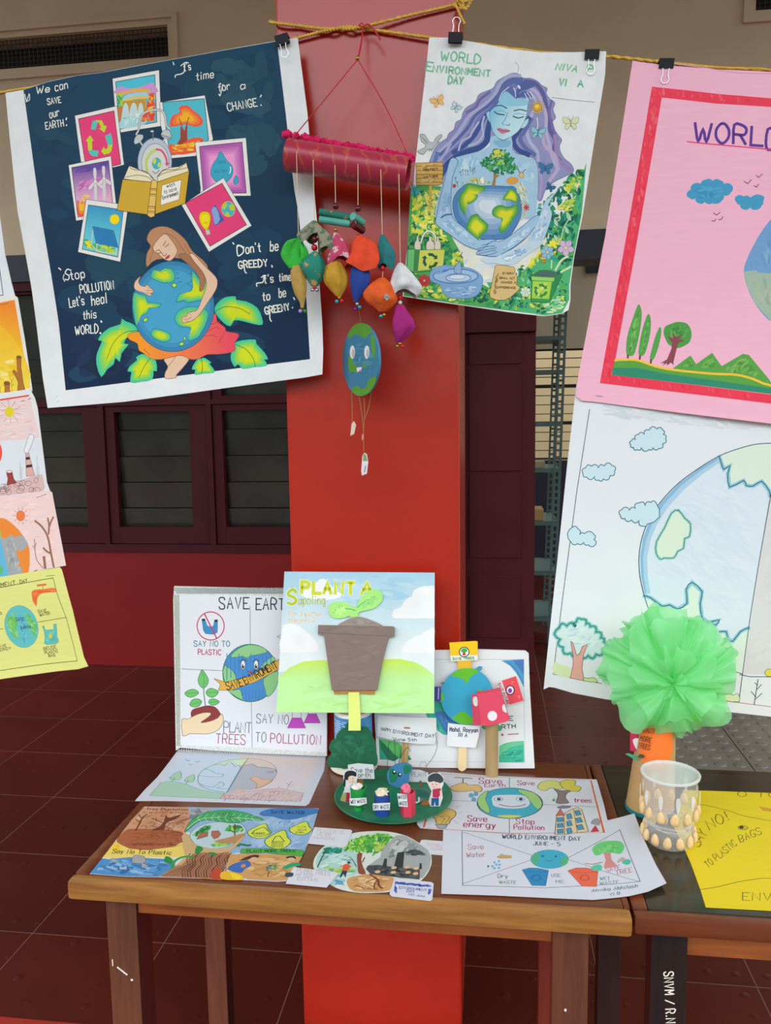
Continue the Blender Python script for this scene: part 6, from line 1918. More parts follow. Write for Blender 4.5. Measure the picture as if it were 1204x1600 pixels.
S.line(R2([(960,222),(1020,215),(1036,226),(970,232)]),'4a5a3a', .8)
# earth window held by the tree trunk
S.poly(R2([(85,300),(110,250),(200,200),(330,180),(480,190),(540,230),(540,270),(500,320),(420,370),(300,400),(160,380),(110,340)]),'b7cfd8', smooth=3, line='4a7a8a', lw=.9)
S.dabs(R2([(100,290),(200,205),(300,200),(240,260),(120,310)]),['2f9a5a','4fae5a','8cc850','1f7a4e','b9d45a'],40,30, seed=7)
S.dabs(R2([(360,255),(400,205),(520,205),(530,260),(440,270)]),['2f9a5a','4fae5a','2a8a52','1f7a4e','b9d45a'],46,30, seed=8)
S.line(R2([(452,290),(455,200)]),'5a3a24',1.8); S.line(R2([(175,300),(200,250)]),'5a3a24',1.2)
for q in ([(140,325),(170,275),(235,262),(230,300)],[(262,290),(265,255),(320,250),(340,280),(320,310),(285,322)]):
    S.poly(R2(q), 'a86a52', line='6a3a2c', lw=.6)
S.dabs(R2([(240,360),(330,335),(440,345),(420,375),(280,395)]),['7cc04a','5aae4a','9cd05a'],26,26, seed=9, ang=0)
S.poly(R2([(280,340),(400,310),(500,280),(535,280),(480,340),(400,360)]),'b58a62', smooth=2)
# leaf roof
S.poly(R2([(45,262),(80,190),(150,130),(260,95),(400,84),(520,100),(610,130),(700,165),(640,168),(560,165),(500,185),(420,190),(320,178),(220,165),(140,190),(80,240)]),'3fa566', smooth=2, line='1f6a46', lw=1.0)
for k in range(9):
    x = 150 + k * 55
    S.line(R2([(x, 150 - k * 1.0),(x + 30,108 + abs(k - 4) * 4)]),'b7dfae', .9); S.line(R2([(x, 150),(x + 26,178)]),'b7dfae', .9)
S.line(R2([(60,240),(160,165),(300,145),(500,150),(660,165)]),'cfe8c0',1.2, smooth=3)
S.text('SAVE', R2([(320,126)])[0], R2([(420,122)])[0],26,'2a6a44',1.0); S.text('NATURE', R2([(342,156)])[0], R2([(450,152)])[0],22,'2a6a44',1.0)
# trunk with roots
S.poly(R2([(20,300),(40,270),(80,290),(100,340),(160,380),(300,405),(420,385),(520,300),(545,290),(480,370),(420,420),(415,470),(370,540),(350,600),(340,660),(160,642)]) + [(730,800),(860,720),(1000,600)],'c9a878', smooth=0)
S.poly([(730,803),(800,760),(880,700),(960,680),(1100,560)] + R2([(200,430),(300,440),(405,425),(410,470),(370,540),(345,660),(160,640)]),'a8765a', smooth=0)
for k in range(17):
    x = 30 + k * 22
    S.line(R2([(x + 60,440 + (k % 3) * 8),(x + 30,490),(x + 40,530),(x - 5,580),(x, 635)]),('6a3f2c','8a5a42','5a3424')[k % 3],1.6 + (k % 2) * .6, smooth=3)
for k in range(7):
    S.line([(760 + k * 40,800),(900 + k * 30,730 - k * 6),(1010 + k * 20,690 - k * 10)],'6a4a34',1.2, smooth=3)
S.poly(R2([(255,640),(270,580),(320,555),(350,600),(345,655)]),'b84a2c', smooth=3); S.poly(R2([(340,600),(390,585),(440,595),(520,630),(510,658),(350,652)]),'e3b52a', smooth=3); S.poly(R2([(420,600),(500,620),(500,650),(440,645)]),'ecd02e', smooth=3)
for q in ([(130,430),(150,385),(195,395),(180,425)],[(228,440),(260,430),(305,440),(290,458)]):
    S.poly(R2(q), '2a8a44', smooth=2)
for q in ([(780,625),(800,590),(850,610),(868,640),(830,670),(790,655)],[(1100,560),(1120,485),(1180,500),(1150,560)]):
    S.poly(q, '2a8a44', smooth=2)
S.line([(870,710),(875,660),(920,620),(1000,595),(1080,600)],'2a9a48',5.0, smooth=4); S.line(R2([(480,380),(500,365),(560,375),(580,370)]),'1f7a4e',5.0, smooth=3)
# planting scene
S.poly(R2([(415,450),(600,440),(1010,460),(960,545),(900,655),(800,664),(560,652),(520,630),(430,590),(380,560)]),'c99a62')
S.dabs(R2([(430,460),(1000,470),(900,640),(560,640)]),['d3a872','bd8c54','d9b484','b98650'],44,60, seed=12, ang=0, aspect=4)
S.poly(R2([(500,440),(510,405),(560,400),(800,402),(1000,412),(1020,425),(1005,465),(900,455),(700,436)]),'4fa84a', smooth=0, line='1f6a3a', lw=.9)
S.text('PLANT MORE TREES', R2([(552,432)])[0], R2([(945,430)])[0],26,'1f4a2a',1.3)
S.poly(R2([(398,572),(440,530),(520,505),(560,500),(585,540),(530,570),(500,600)]),'3a6ab4', smooth=2, line='2a3a6a', lw=.7)
S.poly(R2([(490,500),(560,465),(620,452),(655,460),(640,478),(600,470),(570,490)]),'4a3428', smooth=2); S.poly(R2([(575,490),(610,472),(640,480),(620,510),(585,510)]),'d9ae90', smooth=2); S.poly(R2([(500,545),(530,525),(545,545),(520,560)]),'cf8a5a', smooth=2)
S.line(R2([(720,632),(735,590)]),'5a3a24',1.6); S.dabs(R2([(690,560),(760,520),(815,545),(790,590),(720,590)]),['3f8a5a','2f6a5a','4a7aa4','5aa85a'],26,14, seed=13)
S.poly(R2([(870,480),(890,465),(940,464),(955,485),(920,480)]),'2c2420', smooth=2); S.ell(R2([(915,492)])[0],40,22,'d9ae90')
S.poly(R2([(840,560),(870,540),(920,520),(990,520),(985,545),(940,545),(880,570)]),'2f9a72', smooth=2); S.poly(R2([(870,600),(930,600),(925,630),(868,632)]),'3a4a5a', smooth=2)
o = S.finish('watercolour_painting', M_wcol); tag(o, 'bright watercolour of a tree holding the earth, front left on the table', 'painting')

# World Environment Day sheet, front right, over the gap of the tables
curl = (lambda u: max(0, u - 0.10) ** 2 * 0.5, lambda v: max(0, -v - 0.06) ** 2 * 0.5)
S = Sheet(onz(850, 1350, TZ + 0.0010), UP, thick=0.0003, white=WH, disp=curl, cell=0.03)
S.crop(680, 1270, 1050)
S.outline([(40,60),(880,40),(1010,16),(1060,150),(1120,280),(1174,376),(1080,410),(980,428),(800,446),(600,438),(300,424),(30,416)],'d2d5e4')
k_ = '4a525c'
S.line([(135,92),(138,370),(560,382),(1040,356),(936,90)], k_, 1.0); S.line([(140,98),(490,216)], k_, .9); S.line([(138,362),(485,240)], k_, .9); S.line([(936,92),(676,228)], k_, .9); S.line([(676,238),(1040,358)], k_, .9)
S.text('WORLD ENVIRONMENT DAY',(340,130),(735,142),20,'24405a',1.5); S.text('JUNE - 5',(498,164),(634,168),18,'24405a',1.4)
S.text('Save',(166,186),(244,184),26,'b0788c',1.4); S.text('Water',(158,226),(254,222),24,'b0788c',1.3)
S.text('Dry',(318,330),(366,332),20,'6c8c80',1.3); S.text('WASTE',(324,360),(408,362),16,'6c8c80',1.2); S.text('USE',(590,326),(634,326),16,'6c8c80',1.1); S.text('ME',(612,358),(652,358),16,'6c8c80',1.1)
S.text('WET',(836,342),(886,342),16,'6c8c80',1.1); S.text('WASTE',(836,366),(930,362),16,'6c8c80',1.1)
S.text('SAVE',(868,302),(938,290),22,'b0607c',1.2); S.text('TREE',(918,318),(998,306),22,'b0607c',1.2)
S.text('Anvika Abhilash',(795,404),(1026,384),17,'3f6a74',1.1, slant=.15); S.text('VI B',(886,424),(938,418),14,'3f6a74',1.0)
S.ell((580,236),96,48,'3fa8c8', line='3a8a9a', lw=.7); S.poly([(486,240),(495,212),(520,200),(530,230),(515,262),(500,264)],'4fb08a', smooth=2); S.poly([(676,236),(668,260),(640,272),(632,250),(650,225),(668,218)],'4fb08a', smooth=2)
S.ell((545,220),6,4,'2a4a6a'); S.ell((612,222),6,4,'2a4a6a'); S.line([(560,242),(580,247),(596,242)],'2a4a6a',1.0)
S.poly([(440,290),(480,280),(520,281),(575,292),(560,372),(490,370)],'2f86bc', line='2a6a9a', lw=.7); S.line([(445,296),(500,302),(572,298)],'236a9c',1.0); S.poly([(672,294),(715,280),(770,280),(826,296),(818,376),(745,374)],'e0684e', line='b04a3a', lw=.7); S.line([(676,298),(745,306),(822,300)],'b84a38',1.0)
recycle_ = None
for cx, cy, c in ((512,328,'1f5a8c'),(758,328,'b04030')):
    S.line([(cx - 24, cy + 6),(cx - 10, cy - 12),(cx + 12, cy - 12),(cx + 24, cy + 6),(cx + 8, cy + 16),(cx - 12, cy + 16)], c, 1.4, closed=True)
S.poly([(855,280),(865,240),(850,190),(880,200),(890,196),(895,240),(925,272),(890,280)],'d08a8a', smooth=2)
S.poly([(800,200),(800,175),(840,150),(890,145),(940,150),(960,180),(940,212),(900,206),(860,204),(820,218)],'6cc878', smooth=3); S.dabs([(810,190),(860,150),(940,160),(940,200),(830,208)],['7cd286','5cba6a'],18,18, seed=3)
S.poly([(790,275),(830,262),(848,275),(838,296),(800,292)],'5fc0a8', smooth=2); S.line([(760,258),(800,262),(848,252)],'9a6a3a',1.8); S.poly([(945,252),(980,240),(995,258),(970,270)],'4fb8a8', smooth=2); S.dabs([(915,262),(930,232),(975,222),(970,248)],['c9a0a8','b0b8a0'],8,12, seed=2)
S.poly([(312,225),(330,215),(385,218),(385,230),(330,232)],'c9a05a', line='6a5a3a', lw=.6); S.line([(328,212),(345,210)],'6a5a3a',1)
for x, y in ((300,252),(322,246),(310,264),(290,272),(326,264),(300,282),(322,280)):
    S.ell((x, y), 6, 6, '5fb0d4')
S.ell((268, 272), 6, 6, '5a7a9a')
o = S.finish('drawing', M_paper); tag(o, 'white sheet with blue and red bins drawn on it, front right of the table', 'drawing')

# SAVE EARTH SAVE TREES sheet
S = Sheet(onz(800, 1255, TZ + 0.0019), UP, thick=0.0003, white=WH)
S.crop(640, 1195, 960)
S.outline([(40,345),(130,120),(170,40),(440,62),(700,74),(1098,86),(1140,230),(1180,408),(1000,412),(600,398),(150,380),(60,372)],'d3d6e2')
S.line([(80,368),(110,240),(172,52),(440,70),(1062,92),(1145,398),(590,404),(90,370)],'d9734a',1.3); S.line([(1064,92),(1140,398)],'d9602c',2.2); S.line([(82,366),(100,300)],'e0602c',3.0)
S.line([(585,75),(585,400)],'4a525c', .9); S.line([(120,204),(400,216)],'4a525c', .9); S.line([(780,234),(1096,248)],'4a525c', .9)
mg = 'a83a6a'
S.text('Save',(406,108),(538,112),32, mg, 1.8); S.text('Earth',(440,130),(560,130),20, mg, 1.3); S.text('Save',(634,118),(730,120),26, mg, 1.6); S.text('trees',(966,220),(1066,222),26, mg, 1.6)
S.text('Save',(340,332),(452,334),34, mg, 1.9); S.text('energy',(316,364),(502,372),36, mg, 1.9); S.text('Stop',(624,346),(730,348),30, mg, 1.7); S.text('Pollution',(612,380),(788,382),28, mg, 1.6)
S.ell((588, 226), 192, 90, '3fa8c4', n=40, line='2a3a4a', lw=1.5)
S.poly([(460,152),(445,200),(462,240),(470,285),(430,268),(402,235),(400,200),(425,168)],'9acb7a', smooth=2, line='4a5a7a', lw=.8); S.poly([(632,145),(700,155),(750,180),(778,225),(760,262),(725,240),(690,190),(650,165)],'9acb7a', smooth=2, line='4a5a7a', lw=.8); S.poly([(510,302),(560,295),(620,296),(660,302),(590,314)],'c9d06a', smooth=2)
S.poly([(485,190),(520,178),(650,178),(690,195),(705,225),(680,250),(590,258),(500,245),(485,220)],'cfdae6', smooth=3)
for ex in (521, 650):
    S.ell((ex, 202), 24, 12, 'e6ecf2', line='2a2a3a', lw=.9); S.ell((ex + 2, 202), 13, 9, '3a6a9a'); S.ell((ex + 2, 202), 6, 5, '1a1a2a')
S.line([(525,232),(560,242),(610,246),(660,240),(680,232)],'8a2f5a',2.0, smooth=3)
S.poly([(235,135),(270,118),(300,108),(330,108),(345,120),(400,118),(425,140),(415,160),(380,158),(370,150),(320,158),(260,156)],'d9b878', smooth=2, line='4a3a20', lw=1.1)
S.line([(312,108),(312,82)],'6a4a30',1.8); S.line([(262,74),(366,80)],'7a3a34',2.2)
for x, y in ((360,178),(388,170),(376,202)):
    S.poly([(x, y - 12),(x + 14, y + 4),(x, y + 14),(x - 14, y + 4)],'5aa8cc', smooth=2, line='2a6a8c', lw=.6)
S.poly([(125,290),(160,262),(220,256),(262,270),(270,296),(240,325),(225,348),(160,346),(150,320)],'dcb86a', smooth=3, line='4a3a20', lw=1.2); S.line([(185,345),(205,315),(180,305),(210,300),(235,310),(205,345)],'4a3a20', .9, smooth=3); S.poly([(150,350),(222,352),(210,372),(185,378),(165,370)],'a3a8ae', line='3a3a44', lw=1.0)
for q in ([(270,258),(290,240)],[(285,285),(310,280)],[(262,330),(285,345)],[(110,300),(96,306)],[(280,310),(302,318)]):
    S.line(q, '8a8a94', .8)
S.poly([(860,225),(870,190),(868,165),(845,140),(880,150),(930,150),(985,140),(925,165),(915,195),(935,222),(905,228)],'8a7a7a', smooth=2, line='3a2a2a', lw=1.0)
for q, c in (([(750,130),(775,100),(830,92),(890,105),(905,130),(870,145),(830,135),(800,152),(770,148)],'cfd07a'),([(880,105),(930,88),(975,95),(970,120),(1005,130),(990,158),(940,152),(905,140)],'d3c658')):
    S.poly(q, c, smooth=3, line='4a5a2a', lw=1.0)
S.poly([(835,205),(850,195),(855,215),(838,215)],'4fa87a')
S.poly([(852,408),(862,300),(905,295),(915,280),(950,262),(985,250),(1010,262),(1050,392),(905,410)],'dccba8', line='2a2a30', lw=1.1); S.poly([(858,300),(885,255),(908,298)],'c96a6a', line='2a2a30', lw=.8)
for i in range(3):
    S.poly([(866,312 + i * 34),(900,308 + i * 34),(902,334 + i * 34),(868,336 + i * 34)],'4a92bc', line='2a2a30', lw=.8)
    S.poly([(920,292 + i * 42),(945,284 + i * 42),(955,314 + i * 42),(926,322 + i * 42)],'4a92bc', line='2a2a30', lw=.8)
    S.poly([(968 + i * 6,272 + i * 42),(994 + i * 8,266 + i * 42),(1008 + i * 8,294 + i * 42),(978 + i * 6,300 + i * 42)],'4a92bc', line='2a2a30', lw=.8)
S.line([(905,296),(910,408)],'2a2a30', .8); S.line([(962,262),(985,402)],'2a2a30', .8)
S.poly([(862,250),(900,240),(950,244),(930,256),(880,258)],'7d8088', smooth=2); S.poly([(1062,395),(1090,355),(1112,392)],'c2384a', line='7a2a34', lw=.6); S.poly([(1065,345),(1075,325),(1105,315),(1118,335),(1110,356),(1085,350)],'9a9ca4', smooth=2, line='5a5a64', lw=.6)
o = S.finish('drawing', M_paper); tag(o, 'white sheet with smiling globe, bulb and buildings in four panels, behind the bins drawing', 'drawing')

# oval painting and the little cards round it
S = Sheet(onz(585, 1345, TZ + 0.0010), UP, thick=0.0004, white=WH)
S.crop(480, 1285, 700)
S.outline([(50,350),(70,290),(130,215),(250,140),(400,90),(560,74),(700,80),(830,110),(930,160),(1030,230),(1062,300),(1050,390),(990,480),(880,550),(720,590),(560,602),(400,596),(250,560),(130,480),(60,400)],'d3dcd8', smooth=3)
S.poly([(70,340),(120,240),(200,200),(420,260),(440,430),(330,470),(230,545),(130,470)],'a9d0d0', smooth=2)
S.dabs([(80,330),(130,240),(420,270),(440,420),(250,540),(140,460)],['8cc0c4','bcdcd8','7ab4c0','cfe4dc'],40,40, seed=1, ang=0, aspect=4)
S.dabs([(90,300),(140,215),(300,210),(320,270),(180,270)],['1f8a6a','2f9a8a','4fb0a0','1a7a60'],40,26, seed=2)
S.dabs([(100,385),(260,375),(430,390),(420,430),(250,440)],['a9c86a','8cc05a','c6d67a','4fa890'],30,30, seed=3, ang=0, aspect=4)
S.dabs([(225,490),(340,480),(320,540),(240,550)],['6aa8cc','8fc0d8','5a9ac4'],14,26, seed=4, ang=-10, aspect=3)
S.poly([(620,300),(640,220),(760,110),(830,112),(930,165),(1030,235),(1058,300),(1045,390),(985,475),(800,480),(500,380)],'a3aaac', smooth=0)
S.dabs([(640,280),(770,125),(920,175),(1040,270),(900,280),(700,310)],['8f9698','b7bcbc','7d8486','c3c8c6'],60,46, seed=5, ang=-40, aspect=2.5)
S.dabs([(800,250),(920,225),(1050,280),(900,290)],['4a5054','5f666a','3f4448'],22,34, seed=6, ang=0, aspect=3)
S.dabs([(290,250),(340,160),(480,100),(640,82),(770,110),(700,170),(640,240),(570,290),(400,260)],['3f9a3a','5ab44a','8cc850','2f8a4a','b3d65a','4fae3a'],170,24, seed=7)
S.dabs([(560,220),(690,140),(660,220),(600,270)],['a9c85a','c6d66a','8cc050'],24,20, seed=8)
S.poly([(425,270),(470,265),(460,320),(475,380),(500,440),(440,440),(430,380)],'8a4a38', smooth=2); S.line([(470,340),(490,300)],'8a4a38',2); S.line([(420,380),(385,320),(355,296)],'6a4038',1.2, smooth=3)
S.line([(85,385),(120,310),(160,240)],'3a5a58',2.0, smooth=3); S.line([(115,330),(180,290)],'3a5a58',1.0)
S.poly([(345,480),(440,455),(560,440),(700,465),(740,490),(700,580),(560,596),(400,590),(345,540)],'c99a66', smooth=2)
S.dabs([(360,490),(560,450),(710,480),(690,570),(420,580)],['d9b484','bd8650','e0c49c','c08c58'],40,40, seed=9, ang=10, aspect=4)
S.poly([(500,400),(520,370),(600,365),(720,380),(800,390),(960,400),(960,490),(760,470),(540,445)],'4a4d50', smooth=0)
for q in ([(720,460),(770,260),(830,250),(810,460)],[(640,380),(660,310),(680,312),(676,384)],[(955,400),(960,350),(975,350),(978,400)]):
    S.poly(q, '34373c')
S.dabs([(520,380),(720,385),(960,400),(950,480),(560,440)],['2c2f34','5a5d60','6a6a66','3f4246'],60,22, seed=10, ang=0, aspect=3)
for x, y in ((600,425),(740,390),(850,385),(930,395),(860,430),(735,430),(925,440)):
    S.ell((x, y), 24, 12, 'd9b488', rot=-8)
S.poly([(300,410),(310,365),(345,355),(365,375),(345,415)],'d9603a', smooth=2); S.line([(280,380),(320,375),(375,380)],'d9603a',2.2); S.ell((355,345),14,10,'4a3a34'); S.poly([(300,412),(340,416),(325,475),(310,440),(285,475),(275,470)],'2c3a5a')
S.line([(535,450),(600,490),(610,540),(640,565)],'7a3f30',3.4, smooth=3); S.line([(600,490),(570,540),(575,575)],'7a3f30',2.2, smooth=2); S.line([(590,480),(540,495),(500,515)],'7a3f30',1.8, smooth=2); S.line([(400,545),(460,555),(520,570),(600,575)],'8a4a38',1.8, smooth=3); S.line([(460,555),(490,580)],'8a4a38',1.4)
o = S.finish('oval_painting', M_wcol); tag(o, 'oval watercolour with a green tree and a smoking factory, surrounded by small caption cards', 'painting')
CG = 'small white caption cards round the oval painting'
S = Sheet(onz(520, 1305, TZ + 0.0018), UP, thick=0.0003, white=WH)
S.crop(480, 1285, 700)
S.outline([(60,40),(370,62),(384,75),(330,205),(300,210),(5,180)],'d6d8e6')
S.text('PLASTIC IS',(85,84),(310,98),26,'c0b6bc', .9); S.text('NEVER',(85,112),(200,118),24,'c0b6bc', .9); S.text('FANTASTIC',(55,140),(230,152),22,'b6b0c4', .9)
o = S.finish('caption_card', M_paper); tag(o, 'white caption card at the upper left of the oval painting, beside the bright watercolour', 'card', CG)
S = Sheet(onz(490, 1368, TZ + 0.0020), UP, thick=0.0003, white=WH)
S.crop(280, 1250, 510)
S.outline([(930,548),(1204,580),(1300,600),(1204,716),(870,684)],'d6d8e6')
S.text('PLANT TREES',(965,584),(1230,620),32,'b3a8b4',1.0); S.text('AFTER',(950,622),(1090,632),28,'b3a8b4',1.0); S.text('CUTTING',(965,654),(1130,668),26,'b3a8b4',1.0)
o = S.finish('caption_card', M_paper); tag(o, 'white caption card overlapping the lower right corner of the bright watercolour', 'card', CG)
S = Sheet(onz(670, 1322, TZ + 0.0006), UP, thick=0.0002, white=WH)
S.crop(480, 1285, 700)
S.outline([(975,150),(1000,148),(1200,165),(1200,285),(1080,275),(925,250),(920,238)],'d3d6e2')
S.text('SMOKE',(1020,190),(1130,200),16,'c6b0b8', .7); S.text('CAUSES',(1030,212),(1150,220),16,'c6b0b8', .7); S.text('HARM',(1060,236),(1150,242),16,'c6b0b8', .7)
o = S.finish('caption_card', M_paper); tag(o, 'white caption card at the right of the oval painting, tucked under the bins drawing', 'card', CG)
S = Sheet(onz(640, 1390, TZ + 0.0020), UP, thick=0.0003, white=WH)
S.crop(480, 1285, 700)
S.outline([(735,500),(765,480),(1060,510),(1080,525),(1068,660),(1050,672),(720,632),(702,610)],'d3d6e6')
S.dabs([(740,500),(1065,535),(1060,560),(745,530)],['3a4fae','4a60b8','2f44a0'],40,20, seed=1, ang=5, aspect=3); S.dabs([(738,510),(765,520),(770,610),(735,600)],['3a4fae','5a70c0'],14,14, seed=2, ang=80); S.dabs([(1035,545),(1066,545),(1055,625),(1025,615)],['3a4fae','5a70c0'],14,14, seed=3, ang=80)
S.text('ENVIRONMENT',(785,566),(1020,590),20,'5a6ab0',1.0); S.text('DAY',(850,594),(915,602),18,'5a6ab0',1.0); S.text('5th June',(860,622),(1000,640),20,'8a92c0', .8, slant=.2)
o = S.finish('caption_card', M_paper); tag(o, 'caption card with a painted blue border at the lower right of the oval painting', 'card', CG)

# yellow poster on the second table
S = Sheet(onz(1130, 1320, Z2 + 0.0009), UP, thick=0.0003, white=(246, 250, 255))
S.crop(970, 1120, 1204)
S.outline([(500,588),(860,600),(1204,612),(1700,640),(2150,1600),(1204,1560),(680,1532),(640,1400),(560,1180),(490,1020),(420,880)],'e6cf1e')
br = '6a6018'
S.line([(590,700),(700,715),(860,755),(1000,800),(1204,838),(1500,900)], br, 1.3, smooth=3); S.line([(640,1388),(760,1370),(930,1330),(1100,1302),(1204,1300),(1600,1330)], br, 1.3, smooth=3)
S.text('SAY',(622,1050),(694,940),78, br, 1.5, gap=.1); S.text('NO!',(712,910),(872,826),80, br, 1.5)
S.text('TO PLASTIC',(700,1216),(930,1030),56, br, 1.3); S.text('BAGS',(960,1010),(1130,940),56, br, 1.3)
S.text('ENV',(975,1474),(1204,1480),62, br, 1.4); S.text('O TO',(938,640),(1250,650),40, br, 1.3)
S.ell((978,892),40,18,'c9b31c', line=br, lw=.9); S.ell((966,888),18,14,'4a4214'); S.poly([(1110,722),(1204,740),(1204,762),(1140,752)],'d9a03a', line='a06a20', lw=.6)
o = S.finish('yellow_poster', M_marker); tag(o, 'yellow poster saying no to plastic bags, lying on the dark second table', 'poster')
# ---------------------------------------------------------------- helper for things standing on a table
def upright_plane(px, py, z):
    return onz(px, py, z), FACING
def craft(name, p, label, cat, group=None):
    return thing(name, p, label, cat, group)

# round green model on the table
c0 = onz(614, 1243, TZ + 0.010)
PR = (onz(706, 1245, TZ + 0.010).x - onz(522, 1241, TZ + 0.010).x) / 2
pc = Vector((c0.x, c0.y, TZ + 0.0024))
D = craft('recycling_model', pc, 'round green painted plate model with three little waste bins and paper children', 'model')
M_plate = mat('green_painted_plate', '15704c', .5, noise=.30, nscale=14, bump=.15, bscale=40)
bm = NB(); lathe(bm, [(0,0),(PR - .02,0),(PR - .004,.008),(PR, .0105),(PR - .003,.0115),(PR - .018,.0055),(PR - .03,.004),(0,.004)], pc, 64)
obj('plate', bm, M_plate, D, True)
GZ = pc.z + 0.0042
M_white = mat('white_card', 'd6d8de', .7)
def bin_(px, ptop, pbot, rpx, color, label, words, lab, seg=24, foot=False):
    b = onz(px, pbot, GZ); r = rpx * b.y / FPX * 1.0
    b = Vector((b.x, b.y + r, GZ))
    h = at(px, ptop, b.y).z - GZ
    bm = NB()
    pr = [(0,0),(r * .55,0),(r * .5, h * .14),(r * .9, h * .3),(r, h),(r * .9, h),(r * .85, h * .8),(0, h * .8)] if foot else [(0,0),(r, 0),(r, h),(r * .9, h),(r * .9, h * .8),(0, h * .8)]
    lathe(bm, pr, b, seg)
    w = obj('waste_bin', bm, mat(label, color, .4), D, seg > 10); w['label'] = label
    S = Sheet(b + Vector((0, -r - .0012, 0)), FACING, thick=.0006, white=WH)
    S.crop(510, 1170, 720)
    S.outline(lab[0], 'dcdee6')
    for s, a, q, hh in lab[1]:
        S.text(s, a, q, hh, '3a404a', .8)
    S.finish('bin_label', M_paper, w)
    return b, r, h, w
def crumple(c, r, color, name, seed, parent, sz=1.0):
    bm = NB(); ball(bm, c, r, 14, sz)
    rn = random.Random(seed)
    for v in bm.verts:
        v.co = Vector(c) + (v.co - Vector(c)) * rn.uniform(.7, 1.25)
    o_ = obj('crumpled_waste', bm, mat(name, color, .8), parent)
b, r, h, w = bin_(558,1229,1271,13.5,'1d8a3a','green waste bin',0,([(205,446),(355,438),(360,488),(290,512),(208,505)],[('WET WASTE',(218,492),(350,480),30)]), foot=True)
crumple(b + Vector((-.003, 0, h)), r * .72, 'd9cfc8', 'off_white_crumple', 1, w, .5)
b, r, h, w = bin_(595.5,1240,1277,12.7,'1c3f8a','blue waste bin',0,([(414,490),(568,484),(566,548),(416,552)],[('DRY WASTE',(424,540),(560,536),34)]))
crumple(b + Vector((0, 0, h + .003)), r * .8, 'd6cdb0', 'cream_crumple', 2, w, .7)
b, r, h, w = bin_(636,1236,1278,12.7,'d03a52','pink red waste bin',0,([(632,400),(718,410),(728,522),(648,515)],[('WATER',(642,448),(714,450),34),('WASTE',(652,504),(720,508),34)]), seg=6)
crumple(b + Vector((-.004, 0, h + .005)), r * .6, 'e0708a', 'pink_crumple', 3, w, 1.1)
# paper children and signs
def cut(name, base, pts, col, draw, thick=.0008, label=None, smooth=0, parent=None, crop=(510, 1170, 720)):
    p = onz(base[0], base[1], GZ)
    S = Sheet(Vector((p.x, p.y, GZ + .001)), FACING, thick=thick, white=WH)
    S.crop(*crop)
    S.outline(pts, col, smooth)
    draw(S)
    o_ = S.finish(name, M_paper, parent or D)
    if label: o_['label'] = label
    return o_
def kid_l(S):
    S.poly([(158,260),(165,215),(200,195),(245,200),(268,220),(262,250),(230,240),(200,250),(195,280),(165,275)],'22242c', smooth=2)
    S.poly([(152,270),(172,275),(168,345),(152,335)],'22242c'); S.poly([(195,255),(230,242),(262,255),(255,295),(225,312),(198,300)],'e6c8b8', smooth=2)
    S.ell((236,266),4,5,'22242c'); S.line([(228,292),(242,292)],'a04040', .8); S.poly([(170,310),(220,312),(215,390),(165,400)],'e6e6ea'); S.poly([(150,395),(185,390),(170,478),(120,470)],'a9a86a'); S.poly([(178,390),(210,395),(205,478),(172,476)],'b03048')
cut('paper_child',(538,1253),[(150,285),(150,220),(190,188),(250,190),(278,225),(270,300),(235,320),(222,400),(215,482),(118,474),(160,360)],'dcdce2', kid_l, label='paper cut-out child with black hair and olive skirt')
def kid_r(S):
    S.poly([(908,290),(910,250),(950,222),(1000,220),(1040,255),(1045,290),(1010,310),(960,290),(930,300)],'3a444a', smooth=2)
    S.poly([(925,300),(965,295),(1020,310),(1015,350),(970,362),(935,345)],'e8c8ba', smooth=2); S.ell((950,318),4,5,'22242c'); S.ell((985,322),4,5,'22242c'); S.line([(955,342),(972,344)],'a04040', .8)
    S.poly([(948,362),(1020,352),(1030,395),(1000,440),(950,435)],'b8305a'); S.poly([(940,440),(1005,440),(1005,510),(975,510),(970,470),(960,512),(935,508)],'2a5a96'); S.line([(940,400),(925,470)],'e8c8ba',2.4); S.line([(1020,380),(1025,440)],'e8c8ba',2.4)
cut('paper_child',(681,1260),[(900,300),(905,240),(950,214),(1010,214),(1050,260),(1045,320),(1030,355),(1040,440),(1015,515),(930,515),(912,470),(940,380)],'dcdce2', kid_r, label='paper cut-out boy with grey black hair, pink shirt and blue trousers')
cut('soil_heap',(664,1258),[(840,505),(860,475),(900,470),(930,480),(930,505)],'a8683a', lambda S: None, thick=.006)
cut('sign_card',(562,1228),[(190,145),(280,130),(418,142),(430,270),(300,268),(195,262)],'d9dce4', lambda S: (S.text('Save the',(220,212),(410,214),44,'4a525c',1.0), S.text('Earth',(250,256),(392,256),42,'4a525c',1.0)), label='white card reading Save the Earth')
cut('sign_stick',(564,1228),[(282,262),(330,262),(328,340),(284,340)],'8a5a3c', lambda S: None, thick=.003)
cut('sign_card',(654,1228),[(738,185),(840,190),(910,215),(905,300),(735,295)],'d3d6de', lambda S: S.text('PLANT',(762,248),(895,250),40,'8a929c',1.0), label='white card reading PLANT')
cut('sign_stick',(657,1229),[(830,290),(850,290),(850,345),(830,345)],'8a5a3c', lambda S: None, thick=.003)
def earth_f(S):
    for q in ([(560,190),(600,180),(640,230),(620,290),(570,300)],[(690,150),(740,150),(760,190),(700,230)]):
        S.poly(q, '1f7a5a', smooth=2)
    for x, y in ((604,208),(655,232)):
        S.ell((x, y), 16, 20, '1a2026'); S.ell((x + 3, y - 5), 8, 9, 'e8ecf0')
cut('earth_figure',(624,1232),[(540,230),(560,185),(620,145),(690,132),(750,150),(770,180),(740,240),(735,300),(700,340),(640,352),(580,325),(550,300)],'3f80b0', earth_f, thick=.006, smooth=2, label='blue earth figure with two eyes')
